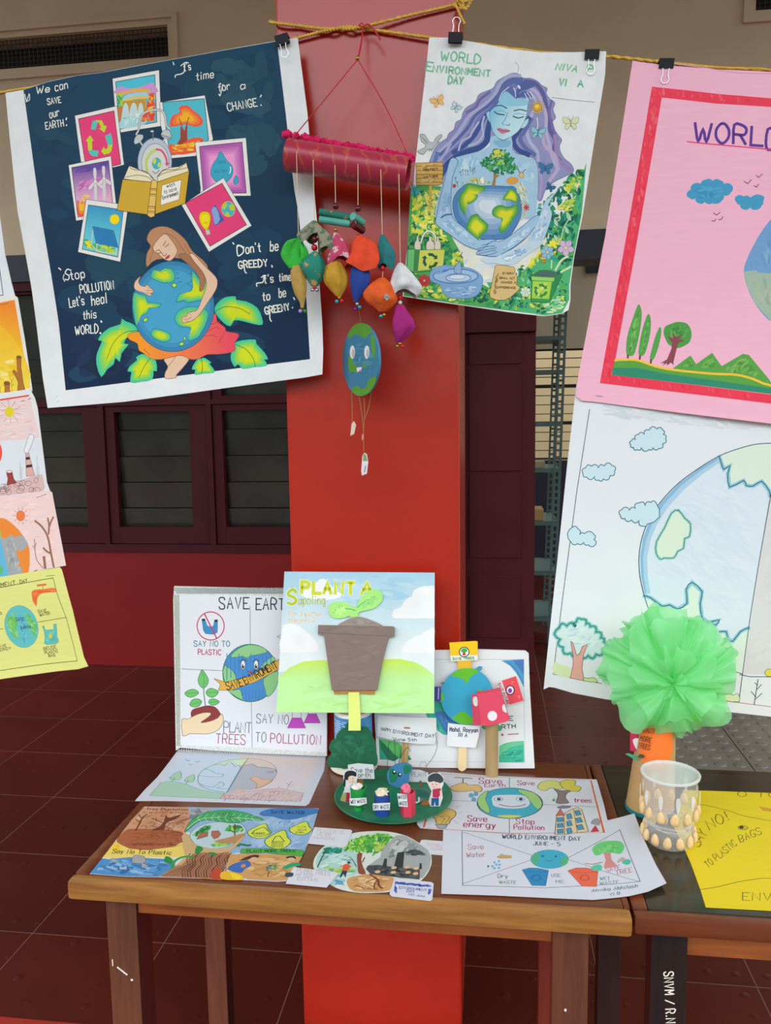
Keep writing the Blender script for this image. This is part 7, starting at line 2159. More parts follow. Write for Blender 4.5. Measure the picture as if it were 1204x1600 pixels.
pp = onz(656, 1246, GZ)
bm = NB(); lathe(bm, [(.028,0),(.026,.008),(.018,.015),(.008,.019),(0,.0195)], pp, 28)
obj('green_mound', bm, mat('dark_teal_mound', '1d5f50', .4), D, True)
bm = NB(); q = onz(653, 1248, GZ) + Vector((0, -.024, .003))
tube(bm, [q + Vector((-.008, 0, 0)), q, q + Vector((.004, 0, .003)), q + Vector((.004, 0, .012))], .0022, 8)
obj('white_hook', bm, M_white, D, True)
M_wire = mat('green_black_wire', '2c4034', .5)
for pts in ([(606,1226),(605,1190),(607,1165),(609,1158)],[(617,1205),(617,1180),(616,1157),(613,1152)],[(618,1207),(624,1188),(632,1172),(637,1168),(641,1174)]):
    yb = onz(*pts[0], GZ).y
    bm = NB(); tube(bm, smooth_line([at(x, y, yb) for x, y in pts], 4), .0007, 6)
    obj('wire_stem', bm, M_wire, D)

# environment day sign standing behind the plate
p = onz(634, 1196, TZ); ys = p.y - .016
t = craft('paper_sign', Vector((p.x, ys, TZ)), 'white paper sign reading HAPPY ENVIRONMENT DAY on a wooden stick', 'sign')
S = Sheet(Vector((p.x, ys, TZ)), FACING, thick=.0025)
S.crop(575, 1120, 695)
S.outline([(545,200),(640,200),(620,760),(512,760)],'b79a62')
S.line([(560,400),(550,740)],'9a8050',1); S.line([(600,420),(585,740)],'c9ae7a',1)
S.finish('stick', M_card, t)
bend = (lambda u: -u * u * 1.5, lambda v: 0.0)
S = Sheet(Vector((p.x, ys - .006, TZ + .06)), FACING, thick=.0004, disp=bend, cell=.01)
S.crop(575, 1120, 695)
S.outline([(140,-20),(500,0),(900,20),(1060,40),(1068,300),(1040,448),(800,432),(540,398),(330,360),(130,325)],'dde1e8')
S.text('HAPPY',(200,222),(350,246),48,'6a727c',1.1); S.text('ENVIRONMENT',(388,252),(845,322),50,'6a727c',1.2); S.text('DAY',(895,330),(1030,345),50,'6a727c',1.2)
S.text('June 5th',(395,372),(755,385),44,'6a727c',1.1)
S.poly([(548,176),(575,160),(655,165),(662,190),(575,186)],'9a6a60')
S.finish('paper', M_paper, t)
bm = NB()
tube(bm, smooth_line([at(575 + x * .09967,1120 + y * .09967, ys - .018) for x, y in ((1058,240),(1060,310),(1080,400),(1068,520),(1000,660),(930,750),(905,790))],4), .0006,6)
obj('wire_stem', bm, M_wire, t)

# earth placard on an ice cream stick
p = onz(720, 1207, TZ); p.y += .010
a = math.radians(3); N_ = Vector((0, -math.cos(a), math.sin(a)))
t = craft('earth_placard', p, 'blue and green paper earth on an ice cream stick with yellow, red and purple cards', 'placard')
def pl(name, off, thick, pts, col, draw=None, label=None, m=None, smooth=0):
    S = Sheet(p + N_ * off * .6, N_, thick=thick * .6)
    S.crop(670, 990, 840, 1183)
    S.outline(pts, col, smooth)
    if draw: draw(S)
    o_ = S.finish(name, m or M_card, t)
    if label: o_['label'] = label
pl('stick', .004,.002,[(325,1120),(410,1120),(408,1440),(400,1475),(370,1495),(345,1495),(318,1475),(312,1440)],'e6cfa4')
pl('yellow_strip', .0065,.0008,[(308,280),(458,290),(462,420),(315,420)],'e9b92e')
circ = [(415 + 287 * math.cos(k * math.pi / 28),684 + 308 * math.sin(k * math.pi / 28)) for k in range(56)]
def disc(S):
    g = '62bb2e'
    S.poly([(232,460),(290,410),(360,380),(450,376),(520,390),(545,420),(490,440),(440,490),(410,548),(375,500),(320,480)], g, smooth=0); S.poly([(250,920),(300,880),(340,850),(385,845),(420,880),(470,910),(560,930),(540,955),(460,988),(380,985),(310,965)], g); S.poly([(130,650),(150,640),(165,690),(150,740),(136,720)], g); S.poly([(528,610),(570,605),(570,640),(530,640)], g)
pl('paper_earth', .010, .003, circ, '3aa5cc', disc)
pl('blue_tip', .0075,.0008,[(500,385),(540,355),(580,358),(570,395),(540,410)],'3f9ab0'); pl('blue_tip', .0075,.0008,[(122,530),(180,528),(160,560)],'3f7fa0')
def ycard(S):
    S.poly([(230,240),(525,232),(527,288),(238,300)],'e6e9e4'); S.ell((382,200),52,52,'eef0ee', line='3a4a5a', lw=1.6); S.poly([(345,195),(360,165),(400,160),(418,190),(390,205),(370,205)],'3fae3a', smooth=2); S.poly([(370,200),(392,200),(400,236),(362,236)],'b83a3a')
    S.text('SAVE TREES',(258,286),(490,276),22,'3a9a5a',1.0)
pl('yellow_card', .009,.0012,[(220,98),(500,80),(528,85),(528,288),(238,302)],'f0c51e', ycard, 'yellow card with a tree emblem')
def rcard(S):
    S.poly([(790,512),(945,462),(1028,728),(880,772)],'e6505c'); S.ell((882,615),44,48,'e9e6ee', line='3a2a5a', lw=1.6); S.ell((880,620),22,26,'8a3aa8')
    S.dabs([(880,520),(920,505),(930,545),(890,555)],['f08a8e'],4,12); S.dabs([(960,690),(990,650),(1000,700),(970,715)],['f08a8e'],4,12); S.text('SAVE FUTURE',(752,545),(850,775),26,'a83a5a',1.0)
pl('red_card', .0085,.0012,[(740,540),(790,512),(945,460),(1030,730),(880,774),(838,790),(790,660)],'dcdee6', rcard, 'red card with a purple emblem')
pl('purple_card', .0085,.0012,[(40,578),(128,576),(122,735),(40,730)],'4a459a', lambda S: S.line([(105,590),(100,710)],'c9c9e0',1.4),'purple card')
def ntag(S):
    S.text('Mohd. Rayyan',(225,1062),(530,1072),44,'5a627a',1.5); S.text('III A',(318,1118),(412,1124),40,'5a627a',1.5)
pl('name_tag', .013,.0006,[(205,972),(350,990),(555,1005),(540,1120),(505,1242),(350,1235),(195,1222)],'e2e4ee', ntag, 'white paper tag', M_paper)

# red paper mushroom on a cardboard tube
p = onz(768, 1214, TZ); rt = 9.8 * p.y / FPX * 1.05
p = Vector((p.x, p.y + rt * .45, TZ)); ht = at(768, 1120, p.y).z - TZ
t = craft('paper_mushroom', p, 'red paper mushroom with white dots on a brown cardboard tube', 'mushroom')
bm = NB(); lathe(bm, [(rt - .0015,0.001),(rt, 0),(rt, ht),(rt - .0015, ht),(rt - .0015,0.001)], p + Vector((0,0,0)),28)
obj('cardboard_tube', bm, mat('brown_tube_card', 'a88a5c', .75, noise=.08, nscale=30), t, True)
S = Sheet(p + Vector((0, -rt - .012, 0)), FACING, thick=.020)
S.crop(670, 990, 840, 1183)
S.outline([(520,660),(620,648),(740,622),(775,615),(800,700),(830,790),(850,870),(875,945),(800,968),(720,985),(640,1005),(540,995),(530,800)],'dd4a66')
S.ell((688,895),52,54,'e9e6ec'); S.poly([(795,790),(820,768),(845,850),(835,860),(805,840)],'dcdae2', smooth=2)
cap = S.finish('cap', M_card, t)
a = math.radians(50)
S = Sheet(at(670 + 525 * .1437, 990 + 800 * .1437, p.y - rt - .0122), Vector((-math.sin(a), -math.cos(a), 0)), thick=.0006)
S.crop(670, 990, 840, 1183)
S.outline([(462,662),(524,660),(545,996),(478,994)],'d9476a'); S.poly([(478,700),(500,684),(524,700),(526,780),(500,788),(480,760)],'e2dfe8', smooth=2)
S.finish('cap_flap', M_card, t)

# paper tree with plastic foliage on the second table
p = onz(1022, 1281, Z2); mp = p.y / FPX * 1.02
rb, rtp = 37 * mp, 27 * mp
p = Vector((p.x, p.y + rb, Z2)); zt_ = at(1027, 1120, p.y).z - Z2
t = craft('craft_tree', p, 'craft tree with ruffled green plastic crown on a brown cardboard trunk', 'tree')
lx = at(1027, 1140, p.y).x - p.x
bm = NB(); lathe(bm, [(0,.004),(rb, .004),(rtp, zt_),(0, zt_)], p, 36)
for v in bm.verts: v.co.x += lx * (v.co.z - Z2) / zt_
obj('trunk', bm, mat('kraft_card_trunk', 'b08a58', .7, noise=.06, nscale=20), t, True)
bm = NB(); lathe(bm, [(0,0),(rb + .001,0),(rb + .0015,.008),(rb - .002,.0085),(0,.0085)], p, 36)
obj('base_ring', bm, mat('teal_base_ring', '237a82', .5), t, True)
bm = NB(); n, mz = 16, 16
def tk(a, z, e): 
    r = rb + (rtp - rb) * z / zt_ + e
    return p + Vector((r * math.cos(a) + lx * z / zt_, r * math.sin(a), z))
zc, zh = at(1022, 1168, p.y - rb).z - Z2, 38 * mp
gr = [[None] * (n + 1) for _ in range(mz + 1)]
for i in range(mz + 1):
    z = zc - zh + 2 * zh * i / mz
    w = math.sqrt(max(0.02, 1 - ((z - zc) / zh) ** 2)) * .95
    for j in range(n + 1):
        gr[i][j] = bm.verts.new(tk(-1.75 + w * (2 * j / n - 1), min(z, zt_), .0008))
for i in range(mz):
    for j in range(n):
        bm.faces.new((gr[i][j], gr[i][j + 1], gr[i + 1][j + 1], gr[i + 1][j]))
obj('orange_label', bm, mat('orange_paper', 'f07020', .6), t, True)
S = Sheet(Vector((p.x + lx * .7, p.y - rb * .86, Z2 + zc)), Vector((-.25, -1, .1)), thick=.0001)
S.outline([(1003,1140),(1003.3,1140),(1003,1140.3)],'f07020')
S.text('PLANT',(1000,1143),(1022,1147),8,'7a3a1a',1.1); S.text('MORE',(999,1157),(1016,1161),8,'7a3a1a',1.1); S.text('TREES',(996,1168),(1014,1172),8,'7a3a1a',1.1)
S.poly([(996,1182),(1001,1178),(1007,1182),(1001,1185)],'3a4a24', smooth=2)
S.finish('lettering', M_paper, t)
S = Sheet(Vector((p.x, p.y - .01, Z2)), FACING, thick=.0006)
S.outline([(984,1120),(1003,1124),(1002,1176),(984,1173)],'c22f5c'); S.poly([(988,1156),(997,1154),(997,1172),(992,1168)],'e6e2ea', smooth=2)
S.finish('pink_card', M_card, t)
S = Sheet(Vector((p.x, p.y - rb * .5, Z2)), FACING, thick=.0006)
S.outline([(976,1178),(982,1177),(995,1182),(997,1190),(990,1186)],'3f9a78'); S.finish('paper_leaf', M_card, t)
fm = bpy.data.materials.new('thin_green_plastic_film'); fm.use_nodes = True
fn, fl_ = fm.node_tree.nodes, fm.node_tree.links
bs = fn['Principled BSDF']; bs.inputs['Base Color'].default_value = (*rgb('a8f2b2'), 1); bs.inputs['Roughness'].default_value = .28
tl = fn.new('ShaderNodeBsdfTranslucent'); tl.inputs['Color'].default_value = (*rgb('b4ffc0'), 1)
mxs = fn.new('ShaderNodeMixShader'); mxs.inputs[0].default_value = .5
tp = fn.new('ShaderNodeBsdfTransparent'); tp.inputs['Color'].default_value = (*rgb('d9f6dc'), 1)
mx2 = fn.new('ShaderNodeMixShader'); mx2.inputs[0].default_value = .36
fl_.new(bs.outputs[0], mxs.inputs[1]); fl_.new(tl.outputs[0], mxs.inputs[2]); fl_.new(mxs.outputs[0], mx2.inputs[1]); fl_.new(tp.outputs[0], mx2.inputs[2]); fl_.new(mx2.outputs[0], fn['Material Output'].inputs[0])
fy = p.y - .035
fc = at(1045, 1056, fy)
R = 104 * fy / FPX
bm = NB(); rn = random.Random(12)
fw = Vector((-.05, -1, -.08)).normalized(); sx_ = fw.cross(Vector((0, 0, 1))).normalized(); sz_ = sx_.cross(fw)
for L, (el, rr_, k1, am) in enumerate(((-28,1.0,9,.16),(-12,1.0,8,.17),(6,.98,9,.18),(24,.92,8,.20),(44,.72,7,.26),(66,.46,5,.34),(80,.30,3,.5))):
    n, m = 128, 12
    ph = [rn.uniform(0, 6.28) for _ in range(6)]
    rows = []
    for i in range(m + 1):
        s = i / m
        row = []
        for j in range(n):
            th = 2 * math.pi * j / n
            ed = 1 + .07 * math.sin(5 * th + ph[0]) + .05 * math.sin(11 * th + ph[1]) + .03 * math.sin(23 * th + ph[2])
            rr2 = R * rr_ * ed * s
            e = math.radians(el) + am * s * math.sin(k1 * th + ph[3]) + .10 * s * s * math.sin(2.7 * k1 * th + ph[4]) + .35 * (1 - s) - .30 * s * s
            d = (sx_ * math.cos(th) + sz_ * math.sin(th)) * math.cos(e) + fw * math.sin(e)
            tw = .10 * s * math.sin(k1 * th + ph[5])
            d2 = (sx_ * -math.sin(th) + sz_ * math.cos(th))
            row.append(bm.verts.new(fc + d * rr2 + d2 * rr2 * tw + fw * (.012 * (L - 2)) * (1 - s)))
        rows.append(row)
    for i in range(m):
        for j in range(n):
            bm.faces.new((rows[i][j], rows[i][(j + 1) % n], rows[i + 1][(j + 1) % n], rows[i + 1][j]))
bmesh.ops.remove_doubles(bm, verts=bm.verts[:], dist=1e-6)
fo = obj_raw('plastic_foliage', bm, fm, t, False)
for q in fo.data.polygons: q.use_smooth = True

# clear plastic cup with pistachio shells glued round it
p = onz(1051, 1331, Z2); mp = p.y / FPX * 1.03
rb, rt2 = 35 * mp, 44.5 * mp
p = Vector((p.x, p.y + rb * .9, Z2)); hc = at(1050, 1206, p.y).z - Z2
t = craft('plastic_cup', p, 'clear plastic cup with rows of pale pistachio shells glued round it', 'cup')
cm = bpy.data.materials.new('clear_plastic'); cm.use_nodes = True
fn, fl_ = cm.node_tree.nodes, cm.node_tree.links
bs = fn['Principled BSDF']; bs.inputs['Base Color'].default_value = (.86, .87, .86, 1); bs.inputs['Roughness'].default_value = .18
tp = fn.new('ShaderNodeBsdfTransparent'); mxs = fn.new('ShaderNodeMixShader'); mxs.inputs[0].default_value = .82
fl_.new(bs.outputs[0], mxs.inputs[1]); fl_.new(tp.outputs[0], mxs.inputs[2]); fl_.new(mxs.outputs[0], fn['Material Output'].inputs[0])
bm = NB()
lathe(bm, [(0,.001),(rb - .003,.001),(rb, .004),(rb + (rt2 - rb) * .35, hc * .38),(rt2 - .006, hc - .012),(rt2 - .003, hc - .004)], p, 48)
for v in bm.verts:                                       # moulded ribs
    pass
obj('cup_wall', bm, cm, t, True)
bm = NB(); lathe(bm, [(rt2 - .004, hc - .006),(rt2, hc - .005),(rt2 + .0005, hc - .001),(rt2 - .002, hc),(rt2 - .005, hc - .001),(rt2 - .004, hc - .006)], p, 48)
rim = obj('rim', bm, mat('milky_plastic_rim', (.80, .80, .78), .25, alpha=.55), t, True)
M_shell = mat('pistachio_shell', 'd9b682', .5, noise=.10, nscale=40)
sb = NB(); ball(sb, (0, 0, 0), 1, 14)
for v in sb.verts: v.co = Vector((v.co.x * .0085 * (1 - .25 * v.co.z), v.co.y * .0055, v.co.z * .0135))
sm = bpy.data.meshes.new('pistachio_shell'); sb.to_mesh(sm); sb.free(); sm.materials.append(M_shell)
for q in sm.polygons: q.use_smooth = True
def stick(mesh, name, z, n, off, tilt=0.0):
    for k in range(n):
        th = off + 2 * math.pi * k / n
        r = rb + (rt2 - rb) * z / hc + .0035
        o_ = bpy.data.objects.new(name, mesh); COL.objects.link(o_); o_.parent = t
        o_.location = (r * math.cos(th), r * math.sin(th), z); o_.rotation_euler = (0.0, tilt * (1 if k % 2 else -1), th + math.pi / 2)
z1, z2 = at(1046, 1317, p.y - rb).z - Z2, at(1046, 1278, p.y - rb).z - Z2
stick(sm, 'pistachio_shell', max(z1, .0145), 13, .1, .08); stick(sm, 'pistachio_shell', z2, 13, .33, .08)
pb_ = NB(); ball(pb_, (0, 0, 0), 1, 12)
for v in pb_.verts: v.co = Vector((v.co.x * .0045 * (1 + .4 * v.co.z), v.co.y * .0012, v.co.z * .017))
pm = bpy.data.meshes.new('white_petal'); pb_.to_mesh(pm); pb_.free(); pm.materials.append(mat('translucent_white_petal', (.8, .8, .8), .3, alpha=.4))
for q in pm.polygons: q.use_smooth = True
stick(pm, 'white_petal', hc * .70, 11, .2)
rn = random.Random(3); bm = NB(); pts = []
for k in range(60):
    th = k * 2.4; z = hc * .26 + rn.uniform(-.012, .012); r = rb + .001
    pts.append(p + Vector((r * math.cos(th * .42), r * math.sin(th * .42), z)))
tube(bm, pts, .0005, 5); obj('glue_thread', bm, mat('glue_white', (.7, .7, .7), .3, alpha=.3), t)
# ---------------------------------------------------------------- ropes, clips and the hanging crafts
M_rope = mat('yellow_nylon_rope', 'd8a93c', .45, noise=.15, nscale=80)
def rope(pts, r, name='rope', tw=420):
    P = smooth_line(pts, 24)
    bm = NB(); rings = []; s = 0.0; ref = Vector((0, 0, 1))
    for i, q in enumerate(P):
        tt = (P[min(i + 1, len(P) - 1)] - P[max(i - 1, 0)]).normalized()
        if i: s += (q - P[i - 1]).length
        a = (ref - tt * ref.dot(tt)).normalized(); b = tt.cross(a); ref = a
        ring = []
        for k in range(10):
            th = 2 * math.pi * k / 10
            rad = r * (1 + .28 * math.cos(2 * (th - s * tw)))
            ring.append(bm.verts.new(q + (a * math.cos(th) + b * math.sin(th)) * rad))
        rings.append(ring)
    for A, B in zip(rings, rings[1:]):
        for k in range(10):
            bm.faces.new((A[k], A[(k + 1) % 10], B[(k + 1) % 10], B[k]))
    bm.faces.new(rings[0][::-1]); bm.faces.new(rings[-1])
    return obj(name, bm, M_rope, None, True)
YR = 1.958
A_ = lambda q: at(q[0], q[1], q[2] if len(q) > 2 else YR)
o = rope([A_(q) for q in ((-260,186),(-100,160),(0,145),(170,116),(300,92),(433,67,1.972),(500,50,1.972),(520,46,1.966),(545,42,1.976),(565,42,1.966),(640,24,1.973),(705,9,1.975),(718,4,1.973),(729,1,2.0),(731,0,2.2))], .0036)
tag(o, 'yellow rope rising across the pillar from the dark blue poster to the top right corner', 'rope')
o = rope([A_(q) for q in ((424,33,2.1),(425,35,1.982),(470,41,1.974),(505,45,1.970),(525,45,1.978),(548,45,1.966),(575,46,1.976),(650,56,1.972),(715,65,1.968),(846,82),(946,88),(1040,98),(1120,106),(1204,110),(1480,130))], .0036)
tag(o, 'yellow rope falling from the pillar to the right, carrying the blue woman and pink posters', 'rope')
t = thing('rope_knot', at(716, 8, 1.968), 'frayed yellow knot of rope ends at the top right of the pillar', 'knot')
for pts in ([(708,10),(716,0),(724,6),(716,14),(710,6)],[(718,8),(728,12),(734,4),(737,0)],[(714,12),(718,22),(726,38)],[(716,6),(726,14),(732,10)]):
    q = rope([at(x, y, 1.962) for x, y in pts], .0028, 'rope_end'); q.parent = t; q.matrix_parent_inverse = Matrix.Translation(-t.location)

M_clip = mat('black_clip_steel', '15151c', .35)
M_chrome = mat('clip_wire_chrome', 'b9bcc2', .25, metal=.9)
CLG = 'black binder clips on the rope'
def clip(px, py, rot, up, label, yy=1.925, w=.016):
    c = at(px, py, yy)
    t = thing('binder_clip', c, label, 'clip', CLG)
    ax = Vector((math.cos(rot), 0, -math.sin(rot))); az = Vector((math.sin(rot), 0, math.cos(rot)))
    bm = NB(); h = .010
    prof = [(-.009, h),(.018, h),(.0035,-h),(.0028,-h),(.0165, h - .0014),(-.0075, h - .0014),(-.0032,-h),(-.004,-h)]
    L = [bm.verts.new(c + ax * -w + Vector((0, 1, 0)) * a + az * b) for a, b in prof]
    Rr = [bm.verts.new(c + ax * w + Vector((0, 1, 0)) * a + az * b) for a, b in prof]
    n = len(prof)
    for i in range(n):
        bm.faces.new((L[i], L[(i + 1) % n], Rr[(i + 1) % n], Rr[i]))
    bm.faces.new(L[::-1]); bm.faces.new(Rr)
    obj('body', bm, M_clip, t)
    sg = 1 if up else -1
    b0 = c + az * (-h) + Vector((0, -.006, 0)) if not up else c + az * h + Vector((0, -.008, 0))
    pts = [b0 + ax * -.007, b0 + ax * -.006 + az * sg * .014, b0 + ax * -.009 + az * sg * .024, b0 + ax * -.004 + az * sg * .031, b0 + ax * .004 + az * sg * .031, b0 + ax * .009 + az * sg * .024, b0 + ax * .006 + az * sg * .014, b0 + ax * .007]
    bm = NB(); tube(bm, smooth_line(pts, 5), .0009, 6); obj('handle', bm, M_chrome, t, True)
clip(441, 63, -.20, False, 'binder clip at the top right corner of the dark blue poster')
clip(711, 60, .10, True, 'binder clip with handles up on the top left corner of the blue woman poster')
clip(924, 87, .06, False, 'binder clip at the top right corner of the blue woman poster')
clip(1040, 101, .08, False, 'binder clip on the top edge of the pink poster')

# wall hanging: brocade roll with strings of cloth pouches
YM = 1.872
e0, e1 = at(449, 242, YM), at(638, 271, YM)
ax = (e1 - e0).normalized(); rl = 24 * YM / FPX
H = thing('wall_hanging', (e0 + e1) / 2, 'red brocade roll hung by a cord with strings of colourful cloth pouches and bells', 'wall hanging')
bro = bpy.data.materials.new('red_brocade'); bro.use_nodes = True
bn_, bl_ = bro.node_tree.nodes, bro.node_tree.links
b = bn_['Principled BSDF']; b.inputs['Roughness'].default_value = .35; b.inputs['Sheen Weight'].default_value = .3
tc = bn_.new('ShaderNodeTexCoord'); mp_ = bn_.new('ShaderNodeMapping'); mp_.inputs['Rotation'].default_value = (0, .149, 0)
bl_.new(tc.outputs['Object'], mp_.inputs[0])
wv = bn_.new('ShaderNodeTexWave'); wv.wave_type = 'BANDS'; wv.bands_direction = 'X'; wv.inputs['Scale'].default_value = 9; wv.inputs['Distortion'].default_value = 7; wv.inputs['Detail'].default_value = 2; wv.inputs['Detail Scale'].default_value = 3
bl_.new(mp_.outputs[0], wv.inputs['Vector'])
rp = bn_.new('ShaderNodeValToRGB'); rp.color_ramp.elements[0].position = .84; rp.color_ramp.elements[0].color = (*rgb('a81e3c'), 1); rp.color_ramp.elements[1].position = .97; rp.color_ramp.elements[1].color = (*rgb('b84838'), 1)
bl_.new(wv.outputs['Fac'], rp.inputs[0]); bl_.new(rp.outputs[0], b.inputs['Base Color'])
bm = NB(); Lr = (e1 - e0).length
lathe(bm, [(rl - .003,.001),(rl, 0),(rl, Lr * .25),(rl * 1.02, Lr * .5),(rl, Lr * .75),(rl, Lr),(rl - .003, Lr - .001),(rl - .003,.001)], e0,40, axis=ax)
obj('brocade_roll', bm, bro, H, True)
rn = random.Random(6); bm = NB()
P = [at(445 + 200 * k / 90, 210 + 37 * k / 90 + rn.uniform(-2.4, 1.6), YM - .012 + rn.uniform(-.006, .006)) for k in range(91)]
tube(bm, P, [rn.uniform(.004, .010) for _ in P], 9)
obj('pink_fringe', bm, mat('hot_pink_fringe', 'f01468', .9, noise=.2, nscale=120, bump=.8, bscale=300), H)
M_cord = mat('red_cord', 'c01830', .6)
M_str = mat('cream_string', 'd9c8a0', .7)
kn = at(565, 42, 1.955); bd = at(558.5, 93, YM + .03)
def cord(name, pts, r, m, par=H, n=6):
    bm = NB(); tube(bm, smooth_line(pts, n), r, 6); return obj(name, bm, m, par)
cord('hanging_cord', [bd, at(563, 70, YM + .055), at(566, 44, 1.952), at(560, 40, 1.948), at(567, 38, 1.95), at(564, 70, YM + .055), bd + Vector((.001, 0, 0))], .0013, M_cord)
cord('hanging_cord', [bd, at(505, 158, YM + .01), at(452, 222, YM - .03)], .0013, M_cord); cord('hanging_cord', [bd, at(601, 165, YM + .01), at(637, 242, YM - .03)], .0013, M_cord)
cord('cord_bow', [at(566, 42, 1.946), at(574, 38, 1.946), at(580, 42, 1.946), at(588, 52, 1.946), at(594, 62, 1.946)], .0022, M_cord)
M_gold = mat('gold_bead', 'b8923a', .25, metal=.8); M_dred = mat('dark_red_bead', '5a0f18', .15); M_red = mat('bright_red_bead', 'c81524', .15); M_pearl = mat('pearl_bead', 'dcd2be', .2)
BELL = [M_gold, mat('turquoise_bead', '2fa6b0', .15, metal=.4), mat('purple_bead', '6a2fa0', .2, metal=.4), mat('green_bead', '3a8a3a', .2, metal=.4), M_red, mat('silver_bead', 'b0b4bc', .2, metal=.8), mat('lilac_bead', 'a88ad0', .2)]
ys_ = YM - rl - .004
mpp = ys_ / FPX
def bead(px, py, r, m, par=H, name='bead'):
    bm = NB(); ball(bm, at(px, py, ys_), r * mpp, 14); return obj(name, bm, m, par, True)
bead(558.5, 91, 3.4, M_gold)
def string(x0, y0, x1, y1):
    cord('string', [at(x0, y0, ys_ if y0 > 300 else ys_ + .003), at((x0 + x1) / 2, (y0 + y1) / 2, ys_), at(x1, y1, ys_)], .0008, M_str)
def pouch(name, rows, color, mname, seed, folds=7, amp=.10, depth=.75, label=None, ruf=0.0, mm=None):
    """cloth body: rows of (centre x, y, half width) in the picture at the strings' distance"""
    rn = random.Random(seed); ph = [rn.uniform(0, 6.28) for _ in range(3)]
    rows = [tuple(q) for q in smooth_line([Vector(q) for q in rows], 4)]
    bm = NB(); rings = []; n = 40
    for i, (cx, cy, hw) in enumerate(rows):
        c = at(cx, cy, ys_); s = i / (len(rows) - 1); ring = []
        for k in range(n):
            th = 2 * math.pi * k / n
            f = 1 + amp * math.sin(folds * th + ph[0] + s * 1.2) * (.35 + .65 * s if ruf else 1) + .05 * math.sin(3 * th + ph[1] + 2 * s)
            rr = max(hw, .4) * mpp * f
            zz = ruf * mpp * math.sin(2 * th + ph[2]) * s * s
            ring.append(bm.verts.new(c + Vector((rr * math.cos(th), rr * depth * math.sin(th), zz))))
        rings.append(ring)
    for A, B in zip(rings, rings[1:]):
        for k in range(n):
            bm.faces.new((A[k], A[(k + 1) % n], B[(k + 1) % n], B[k]))
    bm.faces.new(rings[0]);
    if not ruf: bm.faces.new(rings[-1])
    o_ = obj(name, bm, mm or mat(mname, color, .8, noise=.14, nscale=60, bump=.25, bscale=90), H, True)
    o_['label'] = label
    return o_
def bells(par, lst):
    for px, py, k in lst:
        bead(px, py, 3.1, BELL[k], par, 'bell')
def spotted(name, c0, c1, sc, th=.50):
    if name in MATS: return MATS[name]
    m = bpy.data.materials.new(name); m.use_nodes = True; n_, l_ = m.node_tree.nodes, m.node_tree.links
    b = n_['Principled BSDF']; b.inputs['Roughness'].default_value = .75
    tc = n_.new('ShaderNodeTexCoord'); v = n_.new('ShaderNodeTexNoise'); v.inputs['Scale'].default_value = sc; v.inputs['Detail'].default_value = 3; l_.new(tc.outputs['Object'], v.inputs['Vector'])
    r = n_.new('ShaderNodeValToRGB'); r.color_ramp.elements[0].position = th - .03; r.color_ramp.elements[0].color = (*rgb(c0), 1); r.color_ramp.elements[1].position = th + .03; r.color_ramp.elements[1].color = (*rgb(c1), 1)
    l_.new(v.outputs['Fac'], r.inputs[0]); l_.new(r.outputs[0], b.inputs['Base Color']); MATS[name] = m; return m
for q in ((463,236,466,372),(489,250,491,346),(523,258,524,318),(559,256,559,322),(594.5,265,597,368),(623,272,625,412)): string(*q)
# first string
pouch('cloth_tuft',[(466,372,3),(458,378,12),(452,392,13),(453,404,13),(460,420,8)],'2fae34','bright_green_ribbon',1,3,.3,.7,'bright green ribbon tuft')
pouch('cloth_tuft',[(466,374,3),(472,388,6),(474,402,7),(470,410,4)],'2fae34','bright_green_ribbon',2,3,.2,.6,'bright green ribbon tuft')
q = pouch('pouch',[(463,416,8),(465,428,10.5),(468,446,11),(470,460,8.5),(472,472,4),(472,482,2.5)],'b58e45','gold_cloth',3,6,.06,.8,'gold cloth pouch'); bells(q, [(469,486,6),(476,486,3),(472,480,0)])
# second string
pouch('cloth_tuft',[(490,345,3),(488,352,9),(483,364,15),(480,373,15)],'0','x',4,4,.26,.7,'camouflage cloth tuft',7, spotted('camouflage_cloth','8f8a74','4f6a50',55))
pouch('cloth_tuft',[(494,350,3),(503,362,9),(510,375,12),(511,393,12)],'0','x',5,4,.26,.7,'camouflage cloth tuft',7, spotted('camouflage_cloth','8f8a74','4f6a50',55))
bead(491, 374, 5.4, M_dred); bead(491, 387, 5, M_red)
q = pouch('pouch',[(492,393,3),(490,402,13),(487,412,20),(489,424,19),(491,436,12),(491,447,5)],'0','x',6,5,.07,.7,'teal brocade pouch',0, spotted('teal_brocade','14806e','c0904a',60,.62)); bells(q, [(488,453,5),(495,453,5),(491,449,4)])
# third string
bead(524, 322, 5, M_dred); bead(524.5, 359, 2.8, M_gold)
M_tt = mat('teal_paper_tube', '4fa592', .5, noise=.12, nscale=30); M_tp = spotted('patterned_teal_tube', '1d6f60', 'b07030', 70, .58)
def tubelet(a, b_, r, m, za=0.0, zb=0.0):
    p0, p1 = at(a[0], a[1], ys_ + za), at(b_[0], b_[1], ys_ + zb)
    d = (p1 - p0); L = d.length; bm = NB(); r *= mpp
    lathe(bm, [(r * .78,.0003),(r, 0),(r, L),(r * .78, L),(r * .78,.0003)], p0,20, axis=d); obj('paper_tube', bm, m, H, True)
tubelet((499,331),(547,340),5.4, M_tp); tubelet((499,343),(547,350),5.4, M_tt)
q = pouch('cloth_tuft',[(524,364,3),(527,376,9),(530,390,14),(530,402,17),(531,407,16)],'0','x',7,5,.12,.7,'pink patterned cloth tuft',5, spotted('pink_patterned_cloth','c03a62','d9b8b8',75,.54))
q = pouch('pouch',[(524,406,3),(522,414,12),(523,428,17.5),(524,440,18),(527,452,12),(529,463,4)],'c08f22','mustard_cloth',8,6,.06,.75,'mustard yellow pouch'); bells(q, [(526,471,1),(534,470,4),(530,465,0)])
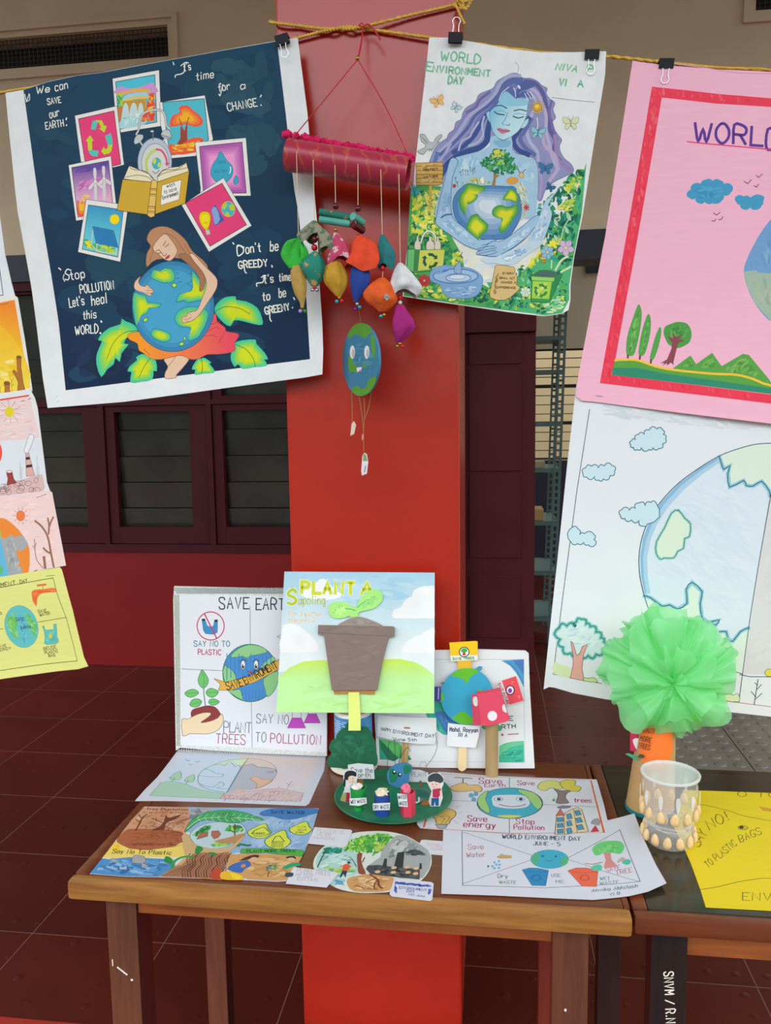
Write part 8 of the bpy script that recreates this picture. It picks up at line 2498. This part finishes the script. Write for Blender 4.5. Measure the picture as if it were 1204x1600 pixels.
# fourth string
bead(559, 326, 5, M_dred); bead(559.5, 369, 2.8, M_gold)
tubelet((551,338),(566,348),6, M_tt, -.012,.022); tubelet((551,350),(566,360),6, M_dred, -.012,.022)
pouch('cloth_tuft',[(560,368,4),(566,380,17),(568,396,22),(566,410,25),(564,417,25)],'e0421a','orange_red_cloth',9,4,.26,.7,'orange red cloth tuft',9)
q = pouch('pouch',[(561,410,4),(562,420,13),(563,434,15.5),(562,448,14),(558,462,8),(556,472,3)],'153a8c','royal_blue_cloth',10,6,.06,.75,'royal blue pouch'); bells(q, [(555,483,2),(562,480,1),(558,475,5)])
# fifth string
pouch('cloth_tuft',[(597,367,3),(600,380,8),(604,396,13),(604,410,13),(603,417,11)],'1a6f70','dark_teal_cloth',11,5,.16,.7,'dark teal cloth tuft',5)
bead(598, 419, 4.6, M_red); string(598, 423, 597, 436)
q = pouch('pouch',[(597,434,4),(595,444,16),(594,458,25),(598,470,24),(600,480,14),(598,487,6)],'e05a14','orange_cloth',12,5,.06,.7,'orange pouch'); bells(q, [(595,494,1),(600,492,0)])
S = Sheet(at(604,464, ys_ - .034), FACING, thick=.001); S.outline([(599,464),(603,458),(609,464),(604,470)],'8f9a9a'); S.line([(601,464),(607,464)],'4a5a5a',1.2); S.finish('mirror_patch', M_card, q)
# sixth string
pouch('cloth_tuft',[(625,411,3),(627,420,10),(631,434,18),(633,449,25),(630,460,19)],'d3d3d2','white_satin',13,4,.14,.75,'white cloth tuft',6)
bead(625, 465, 4.2, M_red); bead(625, 473, 3.2, M_pearl); string(625, 458, 625, 480)
q = pouch('pouch',[(625,477,6),(626,486,10),(629,500,16),(630,512,17),(627,524,12),(623,534,5)],'a01070','magenta_cloth',14,5,.08,.75,'magenta pouch'); bells(q, [(620,541,0),(628,541,4),(624,537,0)])

# smiling earth disc hanging on a thread
a = math.radians(61); YE = 1.875
cE = at(562, 562, YE); NE = Vector((-math.sin(a), -math.cos(a), 0))
t = thing('hanging_earth', cE, 'round cardboard earth with googly eyes hanging sideways in front of the red pillar', 'ornament')
S = Sheet(cE, NE, thick=.006)
pts = [(563 + 28.2 * math.cos(k * math.pi / 24),562 + 57 * math.sin(k * math.pi / 24)) for k in range(48)]
S.outline(pts, '3a83a8')
S.crop(420, 400, 680, 1156)
g = '5aa032'
for q in ([(545,560),(580,490),(620,468),(660,468),(700,490),(715,530),(690,545),(670,570),(640,560),(620,545),(590,545),(565,570)],[(570,930),(615,900),(640,925),(680,900),(690,860),(745,835),(735,890),(700,945),(650,972),(610,965)],[(555,700),(580,690),(585,730),(610,765),(615,800),(590,818),(560,800),(550,750)],[(655,705),(680,710),(676,780),(650,775)],[(708,550),(728,560),(740,640),(736,700),(720,705),(712,640)]):
    S.poly(q, g, smooth=2)
S.dabs([(560,600),(720,600),(730,820),(560,850)],['3f8ab0','347a9e','4a94b8'],40,24, seed=1, ang=0, aspect=3); 
for x in (580, 680):
    S.ell((x, 668), 18, 46, 'e6e9ec'); S.ell((x + 6, 678), 9, 30, 'b9bdc4')
S.poly([(608,775),(645,772),(640,800),(612,806)],'e6e9ec'); S.poly([(620,805),(640,785),(636,806)],'c84a5a'); S.ell((630,720),5,12,'6aa8d8')
S.finish('earth_disc', M_card, t)
M_tw = mat('olive_thread', '8a7a3c', .7)
for pts in ([(561,486),(563,504)],[(549,613),(550,640),(550,662)],[(561,621),(564,640),(567,665),(568,705)],[(569,621),(569,650),(567,685)],[(580,608),(576,635),(568,658)]):
    bm = NB(); tube(bm, smooth_line([at(x, y, YE) for x, y in pts], 4), .0008, 6); obj('thread', bm, M_tw, t)
for pts, c, f in (([(549,662),(553,658),(556,664),(553,678),(547,681)],'d6c3b8', None),([(565,680),(568,676),(568,686),(565,688)],'c98a84', None),
                  ([(566,712),(569,707),(573,710),(575,722),(573,740),(565,743),(564,735)],'d9d3e0',[(567,712),(569,708),(572,712),(574,720),(567,721)])):
    S = Sheet(at(565, 680, YE - .002), FACING, thick=.0006); S.outline(pts, c)
    if f: S.poly(f, '7a9a5a'); S.line([(571,728),(569,738)],'4a3a44',1.2)
    S.finish('paper_tag', M_card, t)
